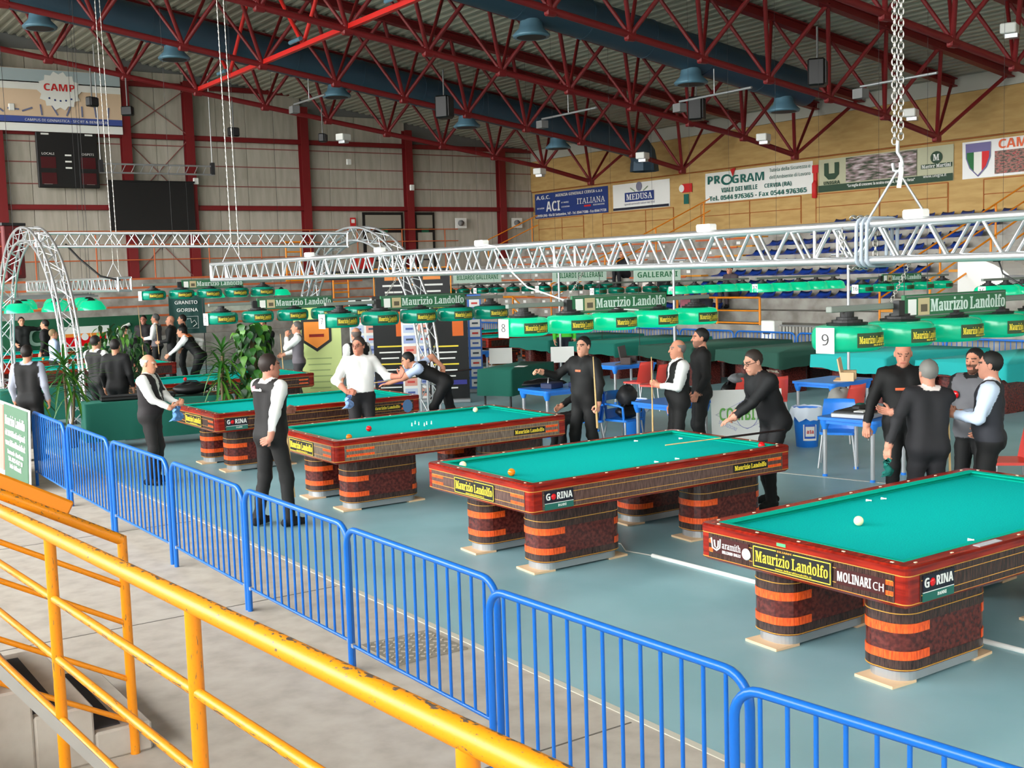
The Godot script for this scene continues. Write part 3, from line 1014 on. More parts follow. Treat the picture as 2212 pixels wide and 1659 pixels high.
	letters(b, "Tel. 0544 976365 - Fax 0544 976365", 0.15, green, Vector3(0.0, -0.37, z), Vector3.ZERO, 4.3, "Droid Sans", true, 0.004, "lettering", true)
	# banner with an aerial photograph between two beige fields
	b = thing("wall_banner", "green-grey banner with an aerial factory photograph on the ochre wall", "banner", Vector3(X_RIGHT + 0.05, 5.21, -22.4), yw)
	put(b, "cloth", sheet(4.76, 0.99, 0.01, 4), mat("print_beige", Color(0.72, 0.72, 0.60), 0.6))
	rect(b, "foot_band", 4.74, 0.2, dkgreen, 0, -0.39, z)
	var ph := mat("print_photo", Color.WHITE, 0.6)
	ph.albedo_texture = noise_tex(0.06, [Color(0.22, 0.28, 0.20), Color(0.48, 0.42, 0.40), Color(0.62, 0.54, 0.55), Color(0.80, 0.76, 0.76)], [0.25, 0.42, 0.6, 0.8], 256, 41, 5)
	rect(b, "photograph", 2.5, 0.72, ph, -0.05, 0.1, z)
	plate(b, "emblem", PackedVector2Array([Vector2(-0.28, 0.22), Vector2(-0.12, 0.22), Vector2(-0.12, -0.1), Vector2(0.12, -0.1), Vector2(0.12, 0.22), Vector2(0.28, 0.22), Vector2(0.28, -0.14), Vector2(0.12, -0.28), Vector2(-0.12, -0.28), Vector2(-0.28, -0.14)]), dkgreen, -1.85, 0.15, z)
	letters(b, "UNIGRA", 0.1, dkgreen, Vector3(-1.85, -0.23, z), Vector3.ZERO, 0.62, "Droid Sans", true)
	plate(b, "emblem", ellipse(0.38, 0.34), dkgreen, 1.85, 0.18, z)
	letters(b, "M", 0.18, M.white, Vector3(1.85, 0.18, z + 0.006), Vector3.ZERO, 0.2, "Droid Serif", true)
	rect(b, "word_plate", 1.0, 0.12, dkgreen, 1.85, -0.05, z)
	letters(b, "Master Martini", 0.1, M.white, Vector3(1.85, -0.05, z + 0.006), Vector3.ZERO, 0.95, "Droid Serif", true)
	letters(b, "\"La voglia di crescere: la nostra energia, la nostra forza\"", 0.08, M.white, Vector3(-0.05, -0.37, z + 0.006), Vector3.ZERO, 2.4, "Droid Sans", true, 0.004, "lettering", true)
	letters(b, "www.unigra.it", 0.08, M.white, Vector3(1.8, -0.32, z + 0.006), Vector3.ZERO, 0.75)
	# white champions banner with the tricolour shield
	b = thing("wall_banner", "white champions banner with a tricolour shield on the ochre wall", "banner", Vector3(X_RIGHT + 0.05, 5.21, -17.4), yw)
	put(b, "cloth", sheet(4.7, 0.99, 0.01, 5), M.paper)
	var shield := func(s: float) -> PackedVector2Array:
		return PackedVector2Array([Vector2(-0.38, 0.44) * s, Vector2(0.38, 0.44) * s, Vector2(0.37, 0.05) * s, Vector2(0.26, -0.22) * s, Vector2(0.0, -0.46) * s, Vector2(-0.26, -0.22) * s, Vector2(-0.37, 0.05) * s])
	plate(b, "shield_rim", shield.call(1.0), mat("print_violet", Color(0.45, 0.42, 0.60), 0.6), -1.85, 0.0, z)
	for k in 3:
		var cols := [Color(0.12, 0.42, 0.22), Color(0.93, 0.92, 0.88), Color(0.85, 0.13, 0.15)]
		var pieces := Geometry2D.intersect_polygons(shield.call(0.9), PackedVector2Array([Vector2(-0.36 + 0.24 * k, -0.6), Vector2(-0.12 + 0.24 * k, -0.6), Vector2(-0.12 + 0.24 * k, 0.2), Vector2(-0.36 + 0.24 * k, 0.2)]))
		if pieces.size() > 0:
			plate(b, "stripe", pieces[0], mat("flag%d" % k, cols[k], 0.6), -1.85, 0.0, z + 0.005)
	letters(b, "CAMPIONI", 0.24, mat("print_orange", Color(0.93, 0.42, 0.24), 0.6), Vector3(-0.25, 0.34, z), Vector3.ZERO, 2.0, "Droid Sans", true)
	var ph2 := mat("print_crowd", Color.WHITE, 0.6)
	ph2.albedo_texture = noise_tex(0.09, [Color(0.30, 0.28, 0.24), Color(0.52, 0.42, 0.38), Color(0.72, 0.48, 0.44), Color(0.62, 0.18, 0.20)], [0.25, 0.45, 0.65, 0.85], 256, 43, 5)
	rect(b, "photograph", 1.2, 0.6, ph2, -0.75, -0.13, z)
	# exit pictograms, extinguisher and small signs on the ochre wall
	var sg := thing("safety_sign", "red and white prohibition sign above a green pictogram on the ochre wall", "sign", Vector3(X_RIGHT + 0.05, 5.2, -30.7), yw)
	rect(sg, "red_plate", 0.5, 0.3, red, 0.05, 0.1, 0.02)
	plate(sg, "white_ring", ellipse(0.26, 0.26), M.white, -0.22, 0.1, 0.028)
	rect(sg, "green_plate", 0.24, 0.34, green, 0.0, -0.28, 0.02)
	var ex := thing("fire_point", "red extinguisher with sign between two wall banners", "extinguisher", Vector3(X_RIGHT - 0.0, 4.85, -24.9), yw)
	put(ex, "cylinder", lathe([Vector2(0, -0.3), Vector2(0.08, -0.28), Vector2(0.08, 0.15), Vector2(0.03, 0.24), Vector2(0.0, 0.25)], 12), red, Vector3(0, 0, 0))
	rect(ex, "sign_plate", 0.24, 0.24, red, 0, 0.6, -0.04)
	put(ex, "bracket", box(0.12, 0.5, 0.06), red, Vector3(0, 0.3, -0.06))
	var hs := thing("heart_sign", "small green sign with a white heart at the stand's stair", "sign", Vector3(21.6, 1.95, -13.15), yw)
	rect(hs, "board", 0.36, 0.44, mat("aed_green", Color(0.35, 0.62, 0.52), 0.6), 0, 0, 0)
	plate(hs, "heart", PackedVector2Array([Vector2(0, -0.12), Vector2(-0.12, 0.02), Vector2(-0.08, 0.1), Vector2(0, 0.06), Vector2(0.08, 0.1), Vector2(0.12, 0.02)]), M.white, 0, 0.04, 0.01)
	rod(hs, "stem", Vector3(0, -0.2, -0.02), Vector3(0, -0.75, -0.02), 0.02, M.galv)
	# speakers on the grey wall next to the corner
	for s in [24.9, 27.6]:
		var t := thing("corner_device", "white camera-like wall box near the hall's far corner", "wall box", Vector3(s, 4.55, Z_BACK + 0.2), 0.0, "white wall boxes by the far corner")
		put(t, "plate", box(0.5, 0.4, 0.06), M.white)
		put(t, "lens", lathe([Vector2(0, 0), Vector2(0.11, 0), Vector2(0.11, 0.12), Vector2(0, 0.12)], 14), M.mid_grey, Vector3(-0.05, 0, 0.03), Vector3(PI / 2, 0, 0))
	# grey end wall: printed banner, scoreboard, black screen, boxes
	b = thing("printed_banner", "large printed banner with a white star badge on the grey wall", "banner", Vector3(9.72, 8.45, Z_BACK + 0.36))
	put(b, "cloth", sheet(4.1, 1.95, 0.012, 6), mat("print_peach", Color(0.87, 0.76, 0.64), 0.6))
	rect(b, "sky_band", 4.08, 0.42, mat("print_sky", Color(0.68, 0.74, 0.76), 0.6), 0, 0.75, 0.02)
	rect(b, "pale_band", 4.08, 0.25, M.white, 0, 0.45, 0.02)
	rect(b, "blue_band", 4.08, 0.22, mat("print_blue", Color(0.25, 0.32, 0.60), 0.6), 0, -0.62, 0.02)
	rect(b, "foot_band", 4.08, 0.28, M.white, 0, -0.84, 0.02)
	var star := PackedVector2Array()
	for i in 28:
		var rr := 0.62 if i % 2 == 0 else 0.52
		star.append(Vector2(cos(TAU * i / 28) * rr * 1.1, sin(TAU * i / 28) * rr))
	plate(b, "badge", star, M.white, 0.1, 0.32, 0.035)
	letters(b, "CAMP", 0.22, red, Vector3(0.1, 0.42, 0.045), Vector3.ZERO, 0.95, "Droid Sans", true)
	for i in 5:
		put(b, "star", lathe([Vector2(0, 0), Vector2(0.035, 0), Vector2(0, 0.006)], 5), navy, Vector3(-0.22 + 0.17 * i, 0.08 - 0.07 * (1.0 - pow((i - 2) / 2.0, 2.0)), 0.04), Vector3(PI / 2, 0, 0))
	for i in 9:
		var f := put(b, "gymnast_print", box(0.05, 0.34, 0.006, 0.002), mat("print_blue_grey", Color(0.42, 0.44, 0.56), 0.6), Vector3(-1.75 + 0.42 * i, -0.3, 0.025), Vector3(0, 0, [0.9, 1.5, -1.2, 0.1, 0.5, -0.4, 0.0, 0.12, -0.1][i]))
		f.name = "gymnast_print"
	letters(b, "CAMPUS DI GINNASTICA - SPORT & BENESSERE", 0.08, M.white, Vector3(0.3, -0.62, 0.03), Vector3.ZERO, 2.6)
	var sc := thing("scoreboard", "dark scoreboard with red digit fields on the grey wall", "scoreboard", Vector3(9.95, 6.58, Z_BACK + 0.36))
	put(sc, "case", box(1.9, 1.75, 0.14, 0.02), M.screen_black)
	for s in [-1.0, 1.0]:
		for k in 2:
			put(sc, "digit_field", box(0.46, 0.36, 0.02), mat("digit_red", Color(0.28, 0.04, 0.07), 0.4), Vector3(s * 0.62, -0.08 - 0.5 * k, 0.075))
		letters(sc, "LOCALI" if s < 0 else "OSPITI", 0.07, M.white, Vector3(s * 0.62, 0.2, 0.08), Vector3.ZERO, 0.38)
		rect(sc, "tab", 0.26, 0.05, M.white, s * 0.66, -0.74, 0.08)
		rect(sc, "tab", 0.24, 0.05, M.white, s * 0.68, 0.82, 0.08)
	for k in 3:
		rect(sc, "tab", 0.2, 0.05, M.white, 0.0, 0.16 - 0.2 * k, 0.08)
	var bs := thing("projection_screen", "large black screen hanging on the grey wall", "screen", Vector3(12.6, 5.07, Z_BACK + 0.4))
	put(bs, "panel", box(2.85, 1.75, 0.08), M.screen_black)
	put(bs, "top_bar", box(2.95, 0.06, 0.12), M.black, Vector3(0, 0.88, 0))
	# small lattice beam hung before the scoreboard
	var lb := thing("lattice_batten", "short grey lattice batten hung on two lines before the grey wall", "batten", Vector3(12.6, 6.15, Z_BACK + 1.2))
	for y in [0.0, 0.28]:
		rod(lb, "chord", Vector3(-1.9, y, 0), Vector3(1.9, y, 0), 0.03, M.galv)
	for k in 13:
		rod(lb, "strut", Vector3(-1.8 + 0.3 * k, 0, 0), Vector3(-1.65 + 0.3 * k, 0.28, 0), 0.014, M.galv)
	for x in [-1.85, 1.85]:
		rod(lb, "line", Vector3(x, 0.28, 0), Vector3(x, 3.74 - 0.152 * x, 0), 0.02, M.galv)
		put(lb, "clamp", box(0.12, 0.4, 0.14), M.dark_grey, Vector3(x, 0.2, 0))
	for s in [[8.35, 8.2], [20.0, 6.8], [22.65, 5.9], [14.15, 6.0]]:
		solo("junction_box", "small white junction box fixed to a red wall column", "box", box(0.18, 0.22, 0.1, 0.02), M.white, Vector3(s[0], s[1], Z_BACK + 0.36), Vector3.ZERO, "junction boxes on the wall columns")
	var fsg := thing("fire_sign", "red fire hose sign beside the double door", "sign", Vector3(20.2, 4.6, Z_BACK + 0.1))
	rect(fsg, "plate", 0.24, 0.34, red, 0, 0, 0)
	rect(fsg, "pictogram", 0.14, 0.14, M.white, 0, 0.04, 0.005)
	var wbx := solo("hose_cabinet", "red hose cabinet low on the grey wall", "cabinet", box(0.9, 0.5, 0.2, 0.02), red, Vector3(20.3, 3.1, Z_BACK + 0.5))
	wbx.set_meta("label", "red hose cabinet low on the grey wall")

# ---------------------------------------------------------------- barriers and the near railings
func barrier_proto(mat_: Material, bars: int, wlen: float) -> Node3D:
	# crowd barrier: bent tube frame, thin bottom rail, upright bars; runs along local z
	var t := Node3D.new()
	var hw := wlen / 2
	var r := 0.13
	var H := 0.975
	var pts := [Vector3(0, 0.0, hw)]
	for i in 7:
		var a := PI / 2 * i / 6.0
		pts.append(Vector3(0, H - r + sin(a) * r, hw - r + cos(a) * r))
	for i in 7:
		var a := PI / 2 * i / 6.0
		pts.append(Vector3(0, H - r + cos(a) * r, -hw + r - sin(a) * r))
	pts.append(Vector3(0, 0.0, -hw))
	put(t, "frame", tube(pts, 0.021, 10), mat_)
	put(t, "bottom_rail", tube([Vector3(0, 0.19, hw), Vector3(0, 0.19, -hw)], 0.011, 8), mat_)
	for k in bars:
		var z := -hw + wlen * (k + 1) / (bars + 1)
		rod(t, "bar", Vector3(0, 0.19, z), Vector3(0, H, z), 0.0095, mat_)
	for s in [-1.0, 1.0]:
		put(t, "rail_joint", box(0.025, 0.025, 0.03), M.galv, Vector3(0, 0.19, s * (hw - 0.04)))
	return t

func build_near_rails() -> void:
	var b := barrier_proto(M.blue_paint, 13, 1.77)
	var ends := [-1.55, -3.35, -5.10, -6.88, -8.70, -10.52, -12.50, -14.24]
	var turn := [0.03, -0.012, 0.02, -0.015, 0.012, -0.02, 0.015, -0.01]
	var who := ["reaching past the yellow rail's lower end", "before the numbered-nine table", "next to the inspection cover", "with a paper tag on its post", "right behind the vested man's feet", "in front of the draped table", "beside the green advertising board", "half behind the green advertising board"]
	for k in ends.size() - 1:
		var zc: float = (ends[k] + ends[k + 1]) / 2
		var c := copy(b, "crowd_barrier", Vector3([3.29, 3.265, 3.33, 3.35, 3.355, 3.36, 3.36][k], 0, [-2.33, -4.12, -5.98, -7.79, -9.61, -11.5, -13.37][k]), [0.11, 0.047, 0.004, 0.006, -0.01, 0.008, -0.01][k])
		tag(c, "blue tubular crowd barrier " + who[k], "barrier", "blue barriers along the floor's edge")
	var c2 := copy(b, "crowd_barrier", Vector3(3.36, 0, -15.18), -0.02)
	tag(c2, "blue tubular crowd barrier half behind the green advertising board", "barrier", "blue barriers along the floor's edge")
	c2 = copy(b, "crowd_barrier", Vector3(3.36, 0, -0.62), 0.02)
	tag(c2, "blue tubular crowd barrier at the open end of the row", "barrier", "blue barriers along the floor's edge")
	b.free()
	var tape := solo("paper_tag", "cream paper tag wrapped round a blue barrier post", "tag", tube([Vector3(0, 0, 0), Vector3(0, 0.07, 0)], 0.025, 10), M.cream, Vector3(3.36, 0.78, -8.73))
	tape.name = "paper_tag"
	# farther row of barriers before the stand, duller
	var fb := barrier_proto(M.blue_paint_far, 15, 1.9)
	for k in 13:
		var z := -35.5 + 1.98 * k
		var c := copy(fb, "far_crowd_barrier", Vector3(20.72, 0, z), 0.0)
		tag(c, "blue crowd barrier standing at the foot of the far stand", "barrier", "barriers at the foot of the stand")
	fb.free()
	# advertising board leaning on the barrier
	var ab := thing("advertising_board", "green and white advertising board leaning on the blue barrier", "board", Vector3(3.22, 0.0, -16.65), -PI / 2)
	var face := Node3D.new()
	put(ab, "board", box(2.1, 1.04, 0.02), M.white, Vector3(0, 0.52, 0), Vector3(-0.05, 0, 0))
	put(ab, "green_panel", box(1.42, 1.0, 0.012), mat("ad_green", Color(0.28, 0.43, 0.33), 0.6), Vector3(0.30, 0.52, 0.016), Vector3(-0.05, 0, 0))
	put(ab, "pink_photo", box(0.5, 0.9, 0.012), mat("ad_pink", Color(0.86, 0.55, 0.50), 0.6), Vector3(-0.72, 0.55, 0.016), Vector3(-0.05, 0, 0))
	var rows := [["Maurizio Landolfo", 0.13, 0.82, 1.2], ["dal 1978 biliardi artigianali", 0.08, 0.65, 1.2], ["www.biliardilandolfo.it", 0.08, 0.52, 1.2], ["Nuova sede - Show Room", 0.06, 0.40, 0.95], ["Tel. 0823 45 87 10", 0.06, 0.31, 0.85], ["info biliardi", 0.06, 0.22, 0.7]]
	for rr in rows:
		letters(ab, rr[0], rr[1], M.white, Vector3(0.3, rr[2], 0.028 - (rr[2] - 0.52) * 0.05), Vector3(-0.05, 0, 0), rr[3], "Droid Serif", true)
	face.free()
	# yellow guard rail of the near stand
	var gr := thing("guard_rail", "scuffed yellow tubular guard rail of the spectators' stand", "railing")
	var P := func(zz: float, y: float) -> Vector3:
		return Vector3(1.2 + 0.012 * (zz + 4.0), y + 0.046 * (zz + 5.46), zz)
	put(gr, "hand_rail", tube([P.call(-9.2, 1.50), P.call(-6.0, 1.50), P.call(-4.0, 1.50), P.call(-2.5, 1.50), P.call(-0.2, 1.50)], 0.033, 16), M.yellow_worn)
	var wornthin: StandardMaterial3D = M.yellow_worn.duplicate()
	wornthin.uv1_scale = Vector3(1, 0.23, 1)
	wornthin.uv1_offset = Vector3(0.35, 0.3, 0)
	for y in [1.205, 0.925, 0.64]:
		put(gr, "mid_rail", tube([P.call(-9.2, y), P.call(-0.2, y)], 0.0185, 12), wornthin)
	for zz in [-7.25, -5.46, -3.63, -2.0]:
		put(gr, "post", tube([P.call(zz, 0.15), P.call(zz, 1.48)], 0.026, 12), wornthin)
	# concrete stair up to the stand with its own yellow side rail
	var st := thing("concrete_stair", "short flight of concrete steps up to the near stand", "stair")
	for k in 4:
		var xa := 1.87 - 0.31 * k
		var h := 0.165 * (k + 1)
		put(st, "step", box(0.308 if k < 3 else 1.4, h, 1.25, 0.012), M.concrete, Vector3(xa - (0.155 if k < 3 else 0.7), h / 2, -7.06))
		put(st, "tread_strip", box(0.15, 0.012, 1.05), M.rubber, Vector3(xa - 0.235, h + 0.003, -7.02))
	var sr := thing("stair_side_rail", "yellow stair rail with paint flaked to dark rust along its top", "railing")
	var worn2: StandardMaterial3D = M.yellow_worn.duplicate()
	worn2.uv1_scale = Vector3(1, 0.8, 1)
	var Q := func(x: float, y: float) -> Vector3:
		return Vector3(x, y + (1.77 - x) * 0.56, -6.44)
	put(sr, "end_post", tube([Vector3(1.77, 0.0, -6.44), Vector3(1.77, 1.23, -6.44)], 0.027, 12), wornthin)
	put(sr, "hand_rail", tube([Q.call(1.77, 1.21), Q.call(0.2, 1.21)], 0.03, 12), worn2)
	for y in [0.95, 0.74, 0.42, 0.18]:
		put(sr, "mid_rail", tube([Q.call(1.77, y), Q.call(0.2, y)], 0.015, 10), wornthin)
	put(sr, "post", tube([Vector3(1.0, 0.3, -6.44), Q.call(1.0, 1.2)], 0.026, 12), wornthin)
	put(sr, "top_plate", box(0.42, 0.09, 0.05, 0.01), M.yellow_paint, Q.call(1.33, 1.27) + Vector3(0, 0, -0.02), Vector3(0, 0, -0.51))
	var kb := thing("stair_string", "pale painted string beam sloping down beside the steps", "beam")
	rod(kb, "beam", Vector3(0.70, 1.33, -4.3), Vector3(1.09, 0.80, -4.3), 0.017, mat("pale_grey", Color(0.72, 0.72, 0.70), 0.5), true)
	put(kb, "foot", box(0.1, 0.8, 0.08), M.concrete, Vector3(1.05, 0.4, -4.3))
	# the near stand's floor under the camera's feet and its kerb
	var ns := structure("stand_near", box(8.0, 0.6, 14.0), M.stand_concrete, Vector3(-3.6, 0.3, -1.5))
	ns.set_meta("label", "concrete floor of the near stand below the viewer")
	for k in 6:
		put(ns, "step", box(1.0, 0.45 * (k + 1), 14.0), M.stand_concrete, Vector3(-1.4 - 1.0 * k, 0.6 + 0.225 * (k + 1), -1.5) - ns.position)

# ---------------------------------------------------------------- billiard tables
const TL := 1.556
const TW := 0.846
const TOP := 0.836
const BED := 0.797

# rounded-rectangle loops (inset, height) joined into one surface
func loft(L: float, W: float, R: float, prof: Array, n := 5) -> ArrayMesh:
	var st := st_new(false)
	var loops := []
	for p in prof:
		var poly := round_rect(2 * (L - p.x), 2 * (W - p.x), maxf(R - p.x, 0.002), n)
		var loop := []
		for q in poly:
			loop.append(Vector3(q.x, p.y, q.y))
		loops.append(loop)
	for k in loops.size() - 1:
		var A: Array = loops[k]
		var B: Array = loops[k + 1]
		var dy: float = prof[k + 1].y - prof[k].y
		var di: float = prof[k + 1].x - prof[k].x
		var m := A.size()
		for i in m:
			var j := (i + 1) % m
			var outw: Vector3 = A[i] + A[j]
			outw.y = 0
			var e: Vector3 = A[j] - A[i]
			if e.length() < 1e-6:
				e = B[j] - B[i]
			var nn := e.cross(Vector3.UP).normalized()
			if nn.dot(outw) < 0:
				nn = -nn
			quad(st, A[i], A[j], B[j], B[i], nn * dy + Vector3.UP * di)
	return st_done(st)

func leg_outline(l: float, w: float, r: float) -> PackedVector2Array:
	return round_rect(l, w, r, 7)

func table_leg(t: Node3D, x0: float, x1: float, z: float) -> void:
	var l := x1 - x0
	var c := Vector3((x0 + x1) / 2, 0, z)
	var out := leg_outline(l, 0.36, 0.14)
	var leg := put(t, "leg", prism(out, 0.085, 0.59), M.burl, c)
	put(leg, "metal_base", prism(leg_outline(l - 0.05, 0.31, 0.12), 0.018, 0.09), M.galv)
	put(leg, "dark_band", prism(leg_outline(l + 0.008, 0.368, 0.144), 0.10, 0.155), M.veneer)
	put(leg, "dark_band", prism(leg_outline(l + 0.008, 0.368, 0.144), 0.388, 0.445), M.veneer)
	put(leg, "top_band", prism(leg_outline(l + 0.004, 0.364, 0.142), 0.45, 0.588), M.veneer)
	for y in [0.092, 0.447]:
		put(leg, "pinstripe", prism(leg_outline(l + 0.012, 0.372, 0.146), y, y + 0.005), M.pinstripe)
	var o2 := leg_outline(l + 0.012, 0.372, 0.146)
	for y in [[0.157, 0.212], [0.328, 0.386]]:
		for e in [[-l / 2 - 0.1, -l / 2 + 0.24], [l / 2 - 0.11, l / 2 + 0.1]]:
			var cut := Geometry2D.intersect_polygons(o2, PackedVector2Array([Vector2(e[0], -1), Vector2(e[1], -1), Vector2(e[1], 1), Vector2(e[0], 1)]))
			put(leg, "orange_inlay", prism(cut[0], y[0], y[1]), M.inlay)
	for e in [-1.0, 1.0]:
		put(leg, "wooden_pad", box(0.22, 0.018, 0.3), M.wood_pale, Vector3(e * (l / 2 - 0.05), 0.009, 0.0), Vector3(0, 0.06 * e, 0))

func billiard_table(label: String, at: Vector3, yaw: float, skin: String, long_skin: String, detail := true, grp := "") -> Node3D:
	var t := thing("billiard_table", label, "billiard table", at, yaw, grp)
	var key := "tbl"
	if not cache.has(key):
		cache[key] = loft(TL, TW, 0.045, [Vector2(0.12, 0.578), Vector2(0.03, 0.578), Vector2(0.0, 0.6), Vector2(0.0, 0.781)])
		cache.rail = loft(TL, TW, 0.05, [Vector2(0.01, 0.777), Vector2(-0.006, 0.783), Vector2(-0.008, 0.824), Vector2(0.004, TOP), Vector2(0.087, TOP + 0.001), Vector2(0.087, 0.80)])
		cache.cush = loft(TL, TW, 0.05, [Vector2(0.087, TOP - 0.004), Vector2(0.09, TOP + 0.002), Vector2(0.136, TOP - 0.002), Vector2(0.142, TOP - 0.010), Vector2(0.116, TOP - 0.030), Vector2(0.114, BED - 0.005)])
		cache.sights = null
		var st := st_new(false)
		for i in 9:
			for s in [-1.0, 1.0]:
				st_box(st, Vector3(-1.42 + 0.355 * i, TOP + 0.0015, s * (TW - 0.043)), Vector3(0.022, 0.003, 0.012))
		for i in 5:
			for s in [-1.0, 1.0]:
				st_box(st, Vector3(s * (TL - 0.043), TOP + 0.0015, -0.71 + 0.355 * i), Vector3(0.012, 0.003, 0.022))
		cache.sights = st_done(st)
	put(t, "frame", cache[key], M.mahogany)
	put(t, "top_rail", cache.rail, M.mahogany)
	put(t, "cushions", cache.cush, M.cloth_cushion)
	put(t, "cloth_bed", box(2 * (TL - 0.12), 0.03, 2 * (TW - 0.12)), M.cloth, Vector3(0, BED - 0.015, 0))
	put(t, "underframe", box(2.7, 0.14, 1.2), M.veneer, Vector3(0, 0.66, 0))
	put(t, "sights", cache.sights, M.cream)
	for s in [-1.0, 1.0]:
		put(t, "end_panel", box(0.008, 0.166, 1.52), M[skin], Vector3(s * (TL + 0.0), 0.692, 0))
		put(t, "side_panel", box(2.88, 0.166, 0.008), M[long_skin], Vector3(0, 0.692, s * (TW + 0.0)))
	if detail:
		for y in [0.607, 0.776]:
			put(t, "pinstripe", loft(TL + 0.003, TW + 0.003, 0.05, [Vector2(0.005, y - 0.002), Vector2(0.0, y - 0.002), Vector2(0.0, y + 0.003), Vector2(0.005, y + 0.003)]), M.pinstripe)
		for y in [0.648, 0.737]:
			for s in [-1.0, 1.0]:
				put(t, "pinstripe", box(2.86, 0.004, 0.012), M.pinstripe, Vector3(0, y, s * TW))
				put(t, "pinstripe", box(0.012, 0.004, 1.5), M.pinstripe, Vector3(s * TL, y, 0))
		for y in [0.662, 0.722]:
			for s in [-1.0, 1.0]:
				put(t, "orange_inlay", box(0.013, 0.026, 0.20), M.inlay, Vector3(-TL, y, s * 0.655))
				put(t, "orange_inlay", box(0.18, 0.024, 0.013), M.inlay, Vector3(1.33, y, s * TW))
	for s in [-1.0, 1.0]:
		table_leg(t, -1.306, -0.40, s * 0.466)
		table_leg(t, 0.52, 1.40, s * 0.466)
	return t

func front_plate(t: Node3D) -> void:
	# black name plate with a yellow border, on the end towards the barriers
	var p := Node3D.new()
	p.name = "name_plate"
	t.add_child(p)
	p.position = Vector3(-TL - 0.008, 0.692, -0.02)
	p.rotation.y = -PI / 2
	put(p, "plate", box(0.66, 0.15, 0.006), M.black)
	for s in [-1.0, 1.0]:
		put(p, "border", box(0.64, 0.006, 0.004), M.gold_print, Vector3(0, s * 0.066, 0.004))
		put(p, "border", box(0.006, 0.134, 0.004), M.gold_print, Vector3(s * 0.318, 0, 0.004))
	letters(p, "Maurizio Landolfo", 0.075, M.gold_print, Vector3(0, 0.002, 0.005), Vector3.ZERO, 0.60, "Droid Serif", true, 0.003)
	put(p, "name_band", box(0.14, 0.012, 0.005), M.black, Vector3(-0.05, 0.066, 0.004))
	letters(p, "BILIARDI", 0.012, M.pinstripe, Vector3(-0.05, 0.066, 0.008), Vector3.ZERO, 0.12, "Droid Sans", true, 0.002)
	letters(p, "www.biliardilandolfo.it", 0.012, M.gold_print, Vector3(0.02, -0.052, 0.005), Vector3.ZERO, 0.30, "Droid Sans", false, 0.002)

func cloth_sticker(t: Node3D) -> void:
	var p := Node3D.new()
	p.name = "cloth_maker_sticker"
	t.add_child(p)
	p.position = Vector3(-1.27, 0.692, TW + 0.008)
	put(p, "upper_field", box(0.30, 0.105, 0.005), mat("sticker_navy", Color(0.05, 0.06, 0.13), 0.4), Vector3(0, 0.022, 0))
	put(p, "lower_field", box(0.30, 0.055, 0.005), mat("sticker_green", Color(0.10, 0.40, 0.35), 0.4), Vector3(0, -0.058, 0))
	put(p, "divider", box(0.30, 0.005, 0.006), M.white, Vector3(0, -0.03, 0))
	letters(p, "G", 0.058, M.white, Vector3(-0.115, 0.025, 0.004), Vector3.ZERO, 0.042, "Droid Sans", true, 0.003)
	put(p, "red_ball", lathe([Vector2(0, 0), Vector2(0.027, 0), Vector2(0.02, 0.006), Vector2(0, 0.008)], 14), M.ball_red, Vector3(-0.058, 0.022, 0.002), Vector3(PI / 2, 0, 0))
	letters(p, "RINA", 0.058, M.white, Vector3(0.055, 0.025, 0.004), Vector3.ZERO, 0.16, "Droid Sans", true, 0.003)
	letters(p, "PANNI", 0.02, M.white, Vector3(0.03, -0.056, 0.004), Vector3.ZERO, 0.085, "Droid Serif", false, 0.003)

func side_name(t: Node3D, big := false) -> void:
	var p := Node3D.new()
	p.name = "side_name"
	t.add_child(p)
	p.position = Vector3(1.0, 0.695, TW + 0.007)
	put(p, "plate", box(0.45, 0.07, 0.005), M.black)
	letters(p, "Maurizio Landolfo", 0.045, M.gold_print, Vector3(0, 0, 0.004), Vector3.ZERO, 0.42, "Droid Serif", true, 0.003)

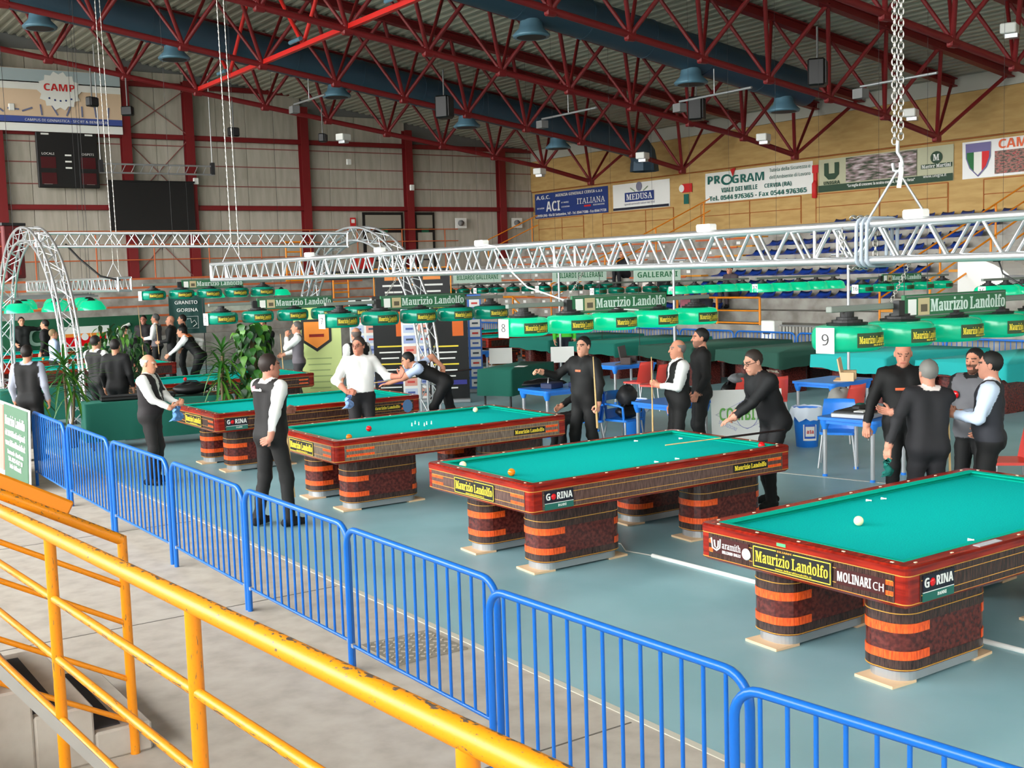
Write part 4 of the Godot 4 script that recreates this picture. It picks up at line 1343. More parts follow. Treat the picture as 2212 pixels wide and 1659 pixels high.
func build_tables() -> void:
	mat("veneer_mid", Color.WHITE, 0.28)
	tri("veneer_mid", noise_tex(0.05, [Color(0.26, 0.18, 0.165), Color(0.37, 0.275, 0.25), Color(0.46, 0.36, 0.33)], [0.2, 0.5, 0.8], 256, 36, 4, 3.0, 0.25), Vector3.ONE * 2.2, 0.28, false)
	var a := billiard_table("billiard table below lamp row nine with three sponsor names on its end", Vector3(7.136, 0, -5.079), 0.0135, "veneer", "veneer")
	front_plate(a)
	cloth_sticker(a)
	# sponsor prints on its end
	var sp := Node3D.new()
	sp.name = "sponsor_print"
	a.add_child(sp)
	sp.position = Vector3(-TL - 0.008, 0.692, 0)
	sp.rotation.y = -PI / 2
	put(sp, "backing", box(0.33, 0.11, 0.004), mat("print_maroon", Color(0.26, 0.06, 0.06), 0.4), Vector3(-0.55, 0.01, 0))
	letters(sp, "aramith", 0.045, M.white, Vector3(-0.54, 0.018, 0.004), Vector3.ZERO, 0.17, "Droid Serif", false, 0.003)
	letters(sp, "BILLIARD BALLS", 0.02, M.white, Vector3(-0.54, -0.028, 0.004), Vector3.ZERO, 0.17, "Droid Sans", true, 0.003)
	for q in [[0.05, 0.075, 0.016], [0.022, 0.05, 0.016]]:
		put(sp, "swirl_mark", tube([Vector3(-q[0], q[1] * 0.5, 0), Vector3(-q[0] * 0.8, -q[1] * 0.4, 0), Vector3(0, -q[1] * 0.6, 0), Vector3(q[0] * 0.6, -q[1] * 0.3, 0), Vector3(q[0] * 0.7, q[1] * 0.5, 0)], 0.006, 6), M.white, Vector3(-0.675, 0.02, 0.004))
	put(sp, "ball_print", lathe([Vector2(0, 0), Vector2(0.04, 0), Vector2(0.03, 0.006), Vector2(0, 0.008)], 18), M.white, Vector3(-0.405, -0.005, 0.003), Vector3(PI / 2, 0, 0))
	put(sp, "backing", box(0.36, 0.10, 0.004), mat("print_maroon", Color(0.26, 0.06, 0.06), 0.4), Vector3(0.52, 0.0, 0))
	letters(sp, "MOLINARI", 0.06, M.white, Vector3(0.475, 0.0, 0.004), Vector3.ZERO, 0.25, "Droid Sans", true, 0.003)
	letters(sp, "CH", 0.05, M.white, Vector3(0.655, -0.006, 0.004), Vector3.ZERO, 0.075, "Droid Sans", false, 0.003)
	put(a, "rail_badge", box(0.004, 0.02, 0.075), mat("badge_green", Color(0.35, 0.78, 0.50), 0.4), Vector3(-TL - 0.01, 0.804, -0.10))
	put(a, "rail_sticker", box(0.24, 0.003, 0.05), mat("sticker_silver", Color(0.70, 0.70, 0.72), 0.4), Vector3(-0.70, TOP + 0.002, TW - 0.04))
	var b := billiard_table("billiard table below lamp row eight with greyish end panel", Vector3(7.056, 0, -8.693), -0.0003, "veneer_mid", "veneer_mid")
	front_plate(b)
	cloth_sticker(b)
	side_name(b)
	var c := billiard_table("billiard table below lamp row seven in pale grey-brown veneer", Vector3(7.017, 0, -12.272), -0.0088, "veneer_grey", "veneer_grey")
	front_plate(c)
	side_name(c)
	for y in [0.662, 0.722]:
		put(c, "orange_inlay", box(0.34, 0.024, 0.013), M.inlay, Vector3(-1.25, y, TW))
	var d := billiard_table("billiard table below lamp row six with a crest on its long side", Vector3(6.994, 0, -15.815), -0.0045, "veneer", "veneer")
	front_plate(d)
	cloth_sticker(d)
	side_name(d)
	put(d, "end_sticker", box(0.006, 0.09, 0.16), M.white, Vector3(-TL - 0.006, 0.70, -0.62))
	put(d, "end_sticker_red", box(0.007, 0.025, 0.16), M.ball_red, Vector3(-TL - 0.007, 0.67, -0.62))
	put(d, "crest", extrude(ellipse(0.16, 0.19), 0.006), mat("crest_blue", Color(0.35, 0.50, 0.68), 0.4), Vector3(1.34, 0.69, TW + 0.008))
	var e := billiard_table("billiard table behind the draped table, half hidden by plants", Vector3(7.65, 0, -20.87), 0.0, "veneer", "veneer", true)
	letters(e, "[Maurizio", 0.08, M.white, Vector3(-0.55, 0.70, TW + 0.008), Vector3.ZERO, 0.55, "Droid Serif", true, 0.003, "side_lettering")
	billiard_table("billiard table where the man with the orange back patch leans", Vector3(6.87, 0, -26.3), 0.0, "veneer", "veneer", false)
	for z in [-29.8, -33.0]:
		billiard_table("small far billiard table beyond the left arch", Vector3(6.4, 0, z), 0.0, "mahogany", "mahogany", false, "far tables beyond the left arch")
	# second row: covered tables, then open ones
	var cov := [[-11.95, "cover_teal", "billiard table under a bright teal cover, next to lamp row fifteen"], [-14.3, "cover_teal", "billiard table under a bright teal cover, beneath lamp row sixteen"], [-16.85, "cover_dark", "billiard table under a dark olive cover, beneath lamp row seventeen"], [-19.3, "cover_dark", "billiard table under a dark olive cover, beneath lamp row eighteen"], [-21.9, "cover_green2", "billiard table under a mid green cover before the stair rail"], [-24.45, "cover_green2", "billiard table under a mid green cover with a red frame showing"]]
	mat("cover_green2", Color(0.08, 0.46, 0.40), 0.85)
	for q in cov:
		covered_table(q[2], Vector3(18.78, 0, q[0]), M[q[1]], int(-q[0] * 10))
	for z in [-26.95, -29.4, -31.9]:
		billiard_table("open dark billiard table in the far row past the covered ones", Vector3(18.6, 0, z), 0.0, "veneer", "veneer", false, "open tables of the far row")
	# balls, pins and cues on the tables
	ball("ball_white", Vector3(6.399, 0, -5.217), "cream white ball on the table below lamp row nine")
	ball("ball_white", Vector3(5.671, 0, -9.175), "cream white ball by the corner cushion of the table below row eight")
	ball("ball_orange", Vector3(5.772, 0, -8.522), "orange ball on the table below lamp row eight")
	ball("ball_red", Vector3(8.423, 0, -8.045), "red ball by the far cushion near the leaning man's hand")
	ball("ball_orange", Vector3(5.753, 0, -11.686), "orange ball near the long cushion below lamp row seven")
	ball("ball_red", Vector3(6.25, 0, -12.166), "red ball on the table below lamp row seven")
	ball("ball_white", Vector3(8.11, 0, -12.764), "cream white ball at the far corner below lamp row seven")
	ball("ball_red", Vector3(8.215, 0, -15.894), "red ball beside the man in the white shirt")
	ball("ball_red", Vector3(7.053, 0, -20.9), "red ball on the table behind the draped table")
	ball("ball_orange", Vector3(6.6, 0, -29.8), "orange ball on a far table beyond the left arch")
	ball("ball_white", Vector3(5.8, 0, -33.0), "pale ball on a far table beyond the left arch")
	var pin := lathe([Vector2(0, 0), Vector2(0.006, 0), Vector2(0.0045, 0.012), Vector2(0.003, 0.018), Vector2(0.0045, 0.024), Vector2(0, 0.027)], 8)
	for p in [[6.842, -12.195], [6.957, -12.317], [6.944, -12.206], [6.948, -12.08], [7.033, -12.171], [7.095, -12.166]]:
		solo("skittle", "tiny white skittle standing in the group below lamp row seven", "skittle", pin, M.white, Vector3(p[0], BED, p[1]), Vector3.ZERO, "standing skittles").scale = Vector3.ONE * 1.6
	for p in [[7.094, -5.714], [7.229, -5.684], [6.547, -4.473], [7.862, -9.306], [8.30, -9.101], [7.134, -8.16], [7.391, -8.16]]:
		solo("fallen_skittle", "tiny white skittle lying on a table's cloth", "skittle", pin, M.white, Vector3(p[0], BED + 0.01, p[1]), Vector3(PI / 2, 0.5, 0), "fallen skittles").scale = Vector3.ONE * 1.6
	var cue := thing("table_cue", "cue lying across the table end below the leaning man", "cue")
	rod(cue, "shaft", Vector3(7.68, 0.853, -8.62), Vector3(8.29, 0.875, -8.47), 0.006, M.wood_cue)
	rod(cue, "butt", Vector3(8.29, 0.875, -8.47), Vector3(9.02, 0.90, -8.29), 0.011, mat("cue_dark", Color(0.12, 0.07, 0.07), 0.3))

func ball(m: String, at: Vector3, label: String) -> void:
	if not cache.has("ball"):
		var s := SphereMesh.new()
		s.radius = 0.034
		s.height = 0.068
		s.radial_segments = 28
		s.rings = 14
		cache.ball = s
	solo("billiard_ball", label, "ball", cache.ball, M[m], Vector3(at.x, BED + 0.034, at.z))

func covered_table(label: String, at: Vector3, m: Material, seed_: int) -> void:
	var t := thing("covered_table", label, "covered table", at)
	put(t, "frame", loft(TL, TW, 0.045, [Vector2(0.12, 0.578), Vector2(0.0, 0.6), Vector2(0.0, 0.83)]), M.mahogany)
	put(t, "side_panel", box(2.88, 0.166, 0.01), M.veneer, Vector3(0, 0.692, TW))
	put(t, "end_panel", box(0.01, 0.166, 1.52), M.veneer, Vector3(-TL, 0.692, 0))
	for s in [-1.0, 1.0]:
		put(t, "leg", prism(leg_outline(0.9, 0.36, 0.14), 0.0, 0.6), M.burl, Vector3(-0.85, 0, s * 0.466))
		put(t, "leg", prism(leg_outline(0.88, 0.36, 0.14), 0.0, 0.6), M.burl, Vector3(0.96, 0, s * 0.466))
	# cloth cover: soft top, sides hanging with folds and a wandering hem
	var st := st_new()
	var per := []
	var base := round_rect(2 * (TL + 0.03), 2 * (TW + 0.03), 0.06, 4)
	var dense := []
	for i in base.size():
		var p := base[i]
		var q := base[(i + 1) % base.size()]
		var n := maxi(1, int((q - p).length() / 0.12))
		for k in n:
			dense.append(p.lerp(q, float(k) / n))
	var m_ := dense.size()
	var rows := []
	for lv in 5:
		var row := []
		for i in m_:
			var p: Vector2 = dense[i]
			var w := sin(i * 0.55 + seed_) * 0.5 + sin(i * 1.3 + seed_ * 1.7) * 0.5
			var drop := 0.27 + 0.05 * sin(i * 0.12 + seed_) + 0.02 * w
			var f := [0.0, 0.02, 0.35, 0.7, 1.0][lv] as float
			var outn := p.normalized()
			var sp := 0.012 * w * f + 0.02 * f
			row.append(Vector3(p.x + outn.x * sp, TOP + 0.016 - drop * f - (0.0 if lv == 0 else 0.006), p.y + outn.y * sp))
		rows.append(row)
	for lv in 4:
		for i in m_:
			var j := (i + 1) % m_
			var o: Vector3 = rows[lv][i]
			quad(st, rows[lv][i], rows[lv][j], rows[lv + 1][j], rows[lv + 1][i], Vector3(o.x, 0.2, o.z))
	var ctr := Vector3(0, TOP + 0.018, 0)
	for i in m_:
		triangle(st, ctr, rows[0][i], rows[0][(i + 1) % m_], Vector3.UP)
	put(t, "cloth_cover", st_done(st), m)

# ---------------------------------------------------------------- lamp rows
func bent_text(txt: String, w: float, h: float, r: float) -> ArrayMesh:
	var f := SystemFont.new()
	f.font_names = PackedStringArray(["Droid Serif"])
	f.font_weight = 700
	var t := TextMesh.new()
	t.text = txt
	t.font = f
	t.font_size = 48
	t.pixel_size = 0.01
	t.depth = 0.0
	t.curve_step = 3.0
	var arr := t.get_mesh_arrays()
	var v: PackedVector3Array = arr[Mesh.ARRAY_VERTEX]
	var bb := t.get_aabb()
	var nrm := PackedVector3Array()
	for i in v.size():
		var a := v[i].x / bb.size.x * w / r
		v[i] = Vector3(sin(a) * r, v[i].y * h / 0.35, cos(a) * r)
		nrm.append(Vector3(sin(a), 0, cos(a)))
	arr[Mesh.ARRAY_VERTEX] = v
	arr[Mesh.ARRAY_NORMAL] = nrm
	arr[Mesh.ARRAY_TANGENT] = null
	var am := ArrayMesh.new()
	am.add_surface_from_arrays(Mesh.PRIMITIVE_TRIANGLES, arr)
	return am

func patch(r: float, a0: float, a1: float, y0: float, y1: float, n := 10) -> ArrayMesh:
	var st := st_new()
	for i in n:
		var p := lerpf(a0, a1, float(i) / n)
		var q := lerpf(a0, a1, float(i + 1) / n)
		var P := Vector3(sin(p) * r, 0, cos(p) * r)
		var Q := Vector3(sin(q) * r, 0, cos(q) * r)
		quad(st, P + Vector3(0, y0, 0), Q + Vector3(0, y0, 0), Q + Vector3(0, y1, 0), P + Vector3(0, y1, 0), P)
	return st_done(st)

func one_lamp(parent: Node3D, at: Vector3, shade: String, detail: bool) -> void:
	if not cache.has("shade"):
		cache.shade = lathe([Vector2(0.185, -0.08), Vector2(0.205, -0.075), Vector2(0.22, -0.055), Vector2(0.226, -0.02), Vector2(0.226, 0.03), Vector2(0.218, 0.06), Vector2(0.20, 0.077), Vector2(0.16, 0.084), Vector2(0.0, 0.086)], 32)
		cache.shade_in = lathe([Vector2(0.0, 0.05), Vector2(0.19, 0.045), Vector2(0.205, 0.0), Vector2(0.186, -0.079)], 24)
		cache.shade_far = lathe([Vector2(0.17, -0.07), Vector2(0.198, -0.05), Vector2(0.20, 0.03), Vector2(0.175, 0.072), Vector2(0.0, 0.082)], 12)
		cache.shade_dome = lathe([Vector2(0.245, -0.085), Vector2(0.248, -0.03), Vector2(0.22, 0.05), Vector2(0.17, 0.085), Vector2(0.0, 0.095)], 14)
		cache.cap = lathe([Vector2(0.13, 0.083), Vector2(0.135, 0.1), Vector2(0.10, 0.102), Vector2(0.10, 0.118), Vector2(0.07, 0.12), Vector2(0.07, 0.135), Vector2(0.045, 0.137), Vector2(0.045, 0.17), Vector2(0, 0.17)], 18, false)
		cache.bulb = lathe([Vector2(0, -0.012), Vector2(0.16, -0.012), Vector2(0.16, 0.012), Vector2(0, 0.012)], 18)
		cache.stick = patch(0.2285, -0.60, 0.60, -0.052, 0.04)
		cache.sticktext = bent_text("Maurizio Landolfo", 0.25, 0.046, 0.2305)
		cache.sticktext2 = bent_text("Tel. 0823 45 87 10", 0.16, 0.011, 0.2305)
	var l := put(parent, "lamp_shade", cache.shade if detail else (cache.shade_dome if shade == "shade_bright" else cache.shade_far), M[shade], at)
	put(l, "cap", cache.cap, M.black)
	if detail:
		put(l, "inner_shade", cache.shade_in, M.white)
		put(l, "sticker", cache.stick, mat("sticker_olive", Color(0.09, 0.22, 0.05), 0.4))
		put(l, "sticker_name", cache.sticktext, M.gold_print, Vector3(0, -0.005, 0))
		put(l, "sticker_phone", cache.sticktext2, M.gold_print, Vector3(0.02, -0.038, 0))
	elif shade != "shade_bright":
		put(l, "sticker", cache.stick, mat("sticker_olive", Color(0.09, 0.22, 0.05), 0.4), Vector3.ZERO, Vector3.ZERO, Vector3(0.885, 0.8, 0.885))
	put(l, "lamp_tube", cache.bulb, M.lamp_tube, Vector3(0, -0.035, 0))

func lamp_row(num: String, z: float, y: float, x0: float, dx: float, shade: String, sign_: bool, detail: bool, label: String, energy: float, count := 5, hang := 2.6) -> Node3D:
	var t := thing("lamp_row", label, "lamp", Vector3(x0, y, z))
	for k in count:
		one_lamp(t, Vector3(dx * k, 0, 0), shade, detail)
	var L := dx * (count - 1)
	put(t, "bar", box(L + 0.36, 0.04, 0.05, 0.005), mat("bar_grey", Color(0.46, 0.49, 0.46), 0.5), Vector3(L / 2, 0.19, 0))
	if sign_:
		var s := Node3D.new()
		s.name = "name_sign"
		t.add_child(s)
		s.position = Vector3(0.5 + 0.59, 0.175, 0.045)
		put(s, "board", box(1.16, 0.165, 0.03, 0.004), M.sign_green)
		put(s, "frame_line", box(1.12, 0.006, 0.004), M.mid_grey, Vector3(0, 0.07, 0.016))
		put(s, "frame_line", box(1.12, 0.006, 0.004), M.mid_grey, Vector3(0, -0.062, 0.016))
		put(s, "white_square", box(0.085, 0.105, 0.005), M.white, Vector3(-0.50, 0.0, 0.016))
		put(s, "picture", box(0.12, 0.115, 0.005), mat("picture_beige", Color(0.75, 0.68, 0.52), 0.6), Vector3(-0.375, 0.0, 0.016))
		put(s, "picture_shape", box(0.07, 0.05, 0.007), mat("picture_dark", Color(0.36, 0.32, 0.25), 0.6), Vector3(-0.375, -0.01, 0.016))
		letters(s, "Maurizio Landolfo", 0.088, mat("letter_grey", Color(0.80, 0.86, 0.83), 0.5), Vector3(0.13, 0.004, 0.018), Vector3.ZERO, 0.86, "Droid Serif", true, 0.004)
		put(s, "end_box", box(0.06, 0.1, 0.05), M.black, Vector3(-0.62, 0.0, 0))
	if num != "":
		var c := Node3D.new()
		c.name = "number_card"
		t.add_child(c)
		c.position = Vector3(-0.236, -0.005, 0.02) if detail else Vector3(-0.232, 0, 0.03)
		c.rotation = Vector3(0.0, -PI / 2 + 0.12, 0.0)
		put(c, "card", box(0.135, 0.165, 0.003), M.paper)
		letters(c, num, 0.075, M.black, Vector3(0, 0.005, 0.003), Vector3.ZERO, 0.052 * num.length(), "Droid Sans", false, 0.002)
	# hangers up to the truss above
	for k in [0, 1]:
		var xx: float = 6.705 + 0.25 * k - x0 if hang < 2.7 else lerpf(L * 0.2, L * 0.8, k)
		rod(t, "hanger", Vector3(xx, 0.2, 0), Vector3(xx, (hang if hang < 2.7 else roof_y(x0 + xx)) - y, 0), 0.0025, M.dark_grey)
	# the tubes' light, one soft source per row under the shades
	if energy > 0.0:
		var al := AreaLight3D.new()
		al.name = "row_light"
		al.area_size = Vector2(L + 0.3, 0.3)
		al.light_energy = energy
		al.light_color = Color(0.93, 1.0, 0.97)
		al.area_range = 30.0
		al.shadow_enabled = true
		t.add_child(al)
		al.position = Vector3(L / 2, -0.09, 0)
		al.rotation = Vector3(-PI / 2, 0, 0)
	return t

func build_lamps() -> void:
	lamp_row("9", -5.08, 2.11, 6.12, 0.54, "shade_lit", true, true, "row of five green drum lamps with number card nine", 0.3)
	lamp_row("8", -8.69, 2.105, 6.07, 0.525, "shade_bright", true, true, "row of five glowing green drum lamps with number card eight", 0.3)
	lamp_row("7", -12.27, 2.105, 5.99, 0.52, "shade_green", true, true, "row of five green drum lamps with number card seven", 0.3)
	lamp_row("6", -15.8, 2.075, 5.9, 0.533, "shade_green", true, true, "row of five green drum lamps with number card six", 0.3)
	lamp_row("5", -20.87, 2.37, 6.55, 0.518, "shade_green", true, true, "row of five green drum lamps hung before the dark cloth banner", 0.3, 5, 2.9)
	var far := [["15", -11.95, 2.02, 18.03, 0.5, "shade_bright", "fifteen"], ["16", -14.3, 2.08, 17.65, 0.6, "shade_lit", "sixteen"], ["17", -16.85, 2.11, 17.7, 0.54, "shade_bright", "seventeen"], ["18", -19.3, 2.075, 17.65, 0.5, "shade_bright", "eighteen"], ["12", -21.9, 2.06, 17.5, 0.54, "shade_green", "twelve"], ["13", -24.4, 2.12, 17.7, 0.515, "shade_green", "thirteen"], ["14", -26.95, 2.09, 17.45, 0.52, "shade_green", "fourteen"], ["20", -29.4, 2.05, 17.4, 0.5, "shade_green", "twenty"]]
	for q in far:
		lamp_row(q[0], q[1], q[2], q[3], q[4], q[5], q[0] == "16", false, "far row of five green lamps with number card " + q[6], 0.25, 5, 2.75)
	for q in [["small glowing green lamps over the table where the orange-patched man leans", -26.3, 5.4, 3], ["small glowing green lamps over the first far-left table", -29.8, 5.5, 4], ["small glowing green lamps over the last far-left table", -33.0, 6.2, 4], ["small glowing green lamps behind the silver arch's leg", -36.2, 12.6, 5]]:
		bell_row(q[0], q[1], q[2], q[3])

func bell_row(label: String, z: float, x0: float, n: int) -> void:
	var t := thing("bell_lamp_row", label, "lamp", Vector3(x0, 2.15, z))
	if not cache.has("bell"):
		cache.bell = lathe([Vector2(0.30, -0.11), Vector2(0.29, -0.05), Vector2(0.22, 0.06), Vector2(0.17, 0.09), Vector2(0.0, 0.1)], 16)
	for k in n:
		var l := put(t, "lamp_shade", cache.bell, M.shade_bright, Vector3(0.75 * k, 0, 0))
		put(l, "cap", lathe([Vector2(0.1, 0.09), Vector2(0.03, 0.16), Vector2(0, 0.16)], 8), M.black)
		put(l, "lamp_tube", cache.bulb, M.lamp_tube, Vector3(0, -0.06, 0))
	put(t, "bar", box(0.75 * (n - 1) + 0.3, 0.04, 0.05), M.mid_grey, Vector3(0.375 * (n - 1), 0.19, 0))
	for s in [0.0, 1.0]:
		rod(t, "hanger", Vector3(0.75 * (n - 1) * s, 0.2, 0), Vector3(0.75 * (n - 1) * s, roof_y(x0 + 0.75 * (n - 1) * s) - 2.15, 0), 0.005, M.dark_grey)
	var al := AreaLight3D.new()
	al.name = "row_light"
	al.area_size = Vector2(0.75 * n, 0.3)
	al.light_energy = 0.25
	al.light_color = Color(0.93, 1.0, 0.97)
	al.area_range = 30.0
	al.shadow_enabled = true
	t.add_child(al)
	al.position = Vector3(0.375 * (n - 1), -0.13, 0)
	al.rotation = Vector3(-PI / 2, 0, 0)

# ---------------------------------------------------------------- silver lighting trusses
func box_truss(t: Node3D, a: Vector3, b: Vector3, w: float, bay: float, rc: float, rb: float) -> void:
	# four chords, zigzag bracing on all four faces
	var d := b - a
	var L := d.length()
	d /= L
	var side := d.cross(Vector3.UP).normalized()
	var up := side.cross(d).normalized()
	var c := []
	for s in [[-1, -1], [1, -1], [1, 1], [-1, 1]]:
		c.append(side * (s[0] * w / 2) + up * (s[1] * w / 2))
	for k in 4:
		rod(t, "chord", a + c[k], b + c[k], rc, M.alu)
	var n := int(L / bay)
	for f in 4:
		var p: Vector3 = c[f]
		var q: Vector3 = c[(f + 1) % 4]
		if f == 2:
			var tmp := p
			p = q
			q = tmp
		for i in n:
			var x0 := bay * i + 0.04
			var x1 := bay * (i + 0.5)
			var x2 := bay * (i + 1) - 0.04
			if i % 8 == 7 and f % 2 == 1:
				rod(t, "upright", a + d * x0 + p, a + d * x0 + q, rb, M.alu)
			rod(t, "brace", a + d * x0 + p, a + d * x1 + q, rb, M.alu)
			rod(t, "brace", a + d * x1 + q, a + d * x2 + p, rb, M.alu)
	for e in [a, b]:
		for f in 4:
			rod(t, "end_frame", e + c[f], e + c[(f + 1) % 4], rc * 0.9, M.alu)

func link_mesh(L: float, w: float, r: float) -> ArrayMesh:
	var pts := []
	for i in 6:
		var a := PI * i / 5.0
		pts.append(Vector3(cos(a) * w, L / 2 - w + sin(a) * w, 0))
	for i in 6:
		var a := PI + PI * i / 5.0
		pts.append(Vector3(cos(a) * w, -L / 2 + w + sin(a) * w, 0))
	return tube(pts, r, 6, false, true)

func chain(t: Node3D, a: Vector3, b: Vector3, L: float, m: Material, n := "chain_link") -> void:
	var key := "link%.3f" % L
	if not cache.has(key):
		cache[key] = link_mesh(L, L * 0.32, L * 0.11)
	var step := L * 0.76
	var cnt := int(a.distance_to(b) / step)
	var d := (b - a).normalized()
	var x := d.cross(Vector3.FORWARD).normalized()
	var z := x.cross(d)
	for i in cnt:
		var o := put(t, n, cache[key], m)
		var an := 0.7 + (PI / 2 if i % 2 == 1 else 0.0)
		o.transform = Transform3D(Basis(x * cos(an) + z * sin(an), d, -x * sin(an) + z * cos(an)), a + d * (step * (i + 0.5)))

func build_trusses() -> void:
	var t := thing("lighting_truss", "long silver box truss hanging over the table row", "truss")
	box_truss(t, Vector3(6.83, 2.735, -18.3), Vector3(6.83, 2.735, 3.0), 0.25, 0.40, 0.029, 0.012)
	for z in [-10.35, -14.6, -12.6, -5.0, -7.0]:
		put(t, "cable_box", box(0.09, 0.06, 0.16, 0.01), M.white, Vector3(6.72, 2.91, z))
	t = thing("lighting_truss", "shorter silver box truss hanging beyond the left arch", "truss")
	box_truss(t, Vector3(6.83, 2.58, -31.5), Vector3(6.83, 2.58, -23.5), 0.25, 0.40, 0.025, 0.010)
	# slings, hook and heavy chain
	var h := thing("hoist_chain", "heavy double hoist chain with hook carrying the long truss", "chain")
	chain(h, Vector3(6.815, 3.40, -5.245), Vector3(6.815, 10.6, -5.245), 0.05, M.chain)
	chain(h, Vector3(6.845, 3.43, -5.215), Vector3(6.845, 10.6, -5.215), 0.05, M.chain)
	put(h, "hook", tube([Vector3(6.83, 3.42, -5.23), Vector3(6.83, 3.34, -5.23), Vector3(6.83, 3.30, -5.20), Vector3(6.83, 3.25, -5.19), Vector3(6.83, 3.21, -5.22), Vector3(6.83, 3.22, -5.26), Vector3(6.83, 3.27, -5.27)], 0.013, 8), M.galv)
	put(h, "thimble", tube([Vector3(6.83, 3.27, -5.20), Vector3(6.83, 3.20, -5.20), Vector3(6.83, 3.1, -5.22)], 0.016, 8), M.white)
	for s in [-1.0, 1.0]:
		rod(h, "bridle_cable", Vector3(6.83, 3.22, -5.23), Vector3(6.83 + 0.12 * s, 2.88, -5.23 + 0.16 * s), 0.009, M.galv)
	var sl := thing("truss_sling", "grey round slings wrapped about the long truss below the hook", "sling")
	for k in 3:
		var z := -5.36 - 0.045 * k
		var p := []
		for q in round_rect(0.33, 0.33, 0.06, 4):
			p.append(Vector3(6.83 + q.x, 2.735 + q.y, z + 0.02 * q.y))
		put(sl, "sling", tube(p, 0.013, 8, false, true), mat("sling_grey", Color(0.62, 0.66, 0.70), 0.6))
	var ch := []
	for q in round_rect(0.36, 0.36, 0.08, 4):
		ch.append(Vector3(6.83 + q.x, 2.735 + q.y, -5.56))
	for k in ch.size():
		var a: Vector3 = ch[k]
		var b: Vector3 = ch[(k + 1) % ch.size()]
		if a.distance_to(b) > 0.03:
			chain(sl, a, b, 0.05, M.chain, "wrap_link")
	# two thin chain pairs at the truss ends
	for q in [[Vector3(6.83, 2.88, -17.7), "pair of thin hoist chains at the long truss's far end"], [Vector3(6.83, 2.72, -24.2), "pair of thin hoist chains carrying the short truss"]]:
		var c := thing("thin_hoist_chain", q[1], "chain")
		var p: Vector3 = q[0]
		put(c, "strand", bead_strand(p + Vector3(0, 0.3, 0), p + Vector3(-0.05, 7.6, 0.0), 0.013), M.chain)
		put(c, "strand", bead_strand(p + Vector3(0.05, 0.1, 0.18), p + Vector3(0.0, 7.6, 0.12), 0.011), M.chain)
		for s in [-1.0, 1.0]:
			rod(c, "bridle_cable", p + Vector3(0, 0.3, 0), p + Vector3(0.12 * s, 0, 0.1 * s), 0.008, M.galv)
	# chains from the truss to the lamp rows
	for z in [[-5.08, 2.31, "short bright chain from the truss to lamp row nine"], [-8.69, 2.30, "short bright chain from the truss to lamp row eight"], [-12.27, 2.30, "short bright chain from the truss to lamp row seven"]]:
		var c := thing("lamp_chain", z[2], "chain")
		chain(c, Vector3(6.55, z[1], z[0]), Vector3(6.78, 2.60, z[0]), 0.03, M.chain)
	# white cables looping down
	var cb := thing("white_cable", "white mains cable drooping from the truss to lamp row eight", "cable")
	put(cb, "cable", tube([Vector3(6.72, 2.90, -10.35), Vector3(6.60, 2.86, -9.9), Vector3(6.58, 2.6, -9.6), Vector3(6.55, 2.45, -9.3), Vector3(6.75, 2.30, -8.9), Vector3(7.1, 2.22, -8.62), Vector3(7.35, 2.2, -8.6)], 0.008, 6), M.white)
	put(cb, "loop", tube([Vector3(6.7, 2.88, -12.6), Vector3(6.66, 2.72, -12.5), Vector3(6.66, 2.62, -12.25), Vector3(6.68, 2.66, -12.0), Vector3(6.7, 2.8, -11.95)], 0.006, 6), M.white)
	var lc := thing("black_cable", "black cable loop hanging under the near end of the truss", "cable")
	put(lc, "cable", tube([Vector3(6.8, 2.62, -4.45), Vector3(6.82, 2.50, -4.42), Vector3(6.85, 2.42, -4.3), Vector3(6.85, 2.40, -4.2), Vector3(6.85, 2.46, -4.08), Vector3(6.83, 2.6, -4.05)], 0.006, 6), M.black)
	put(lc, "plug", box(0.035, 0.05, 0.03), M.black, Vector3(6.8, 2.6, -4.45))
	# arches of the lit passage
	var A := arch("arch_truss", "silver arched truss at the left with plants round its foot", Vector3(5.3, 0, -24.5), 2.85, 3.62)
	A = arch("arch_truss", "silver arched truss standing behind the leaning player", Vector3(10.9, 0, -21.4), 2.72, 3.45)
	t = thing("cross_truss", "grey box truss joining the two silver arches", "truss")
	box_truss(t, Vector3(5.45, 3.5, -24.4), Vector3(10.75, 3.33, -21.5), 0.26, 0.42, 0.025, 0.011)
	put(t, "black_cable", tube([Vector3(5.9, 3.4, -24.1), Vector3(6.1, 3.1, -23.9), Vector3(6.4, 2.75, -23.6), Vector3(6.75, 2.66, -23.5)], 0.02, 6), M.black)
	# red panel at the left border and its support
	var rp := thing("red_panel", "dark red hanging panel at the hall's left border", "panel", Vector3(5.6, 3.35, -27.4), 0.45)
	put(rp, "board", box(0.5, 1.15, 0.12, 0.02), mat("panel_maroon", Color(0.42, 0.13, 0.14), 0.6))
	put(rp, "frame", box(0.6, 0.06, 0.16), M.dark_grey, Vector3(0, 0.6, 0))
	put(rp, "centre_stripe", box(0.24, 0.9, 0.02), mat("panel_red", Color(0.55, 0.12, 0.14), 0.6), Vector3(0, -0.05, 0.065))

func bead_strand(a: Vector3, b: Vector3, r: float) -> ArrayMesh:
	# small chain seen from afar: alternating fat and thin rings
	var st := st_new()
	var n := int(a.distance_to(b) / 0.05)
	for i in n:
		var p := a.lerp(b, float(i) / n)
		var q := a.lerp(b, float(i + 1) / n)
		st_tube(st, [p, p.lerp(q, 0.3), p.lerp(q, 0.9)], r if i % 2 == 0 else r * 0.55, 5, false)
	return st_done(st)

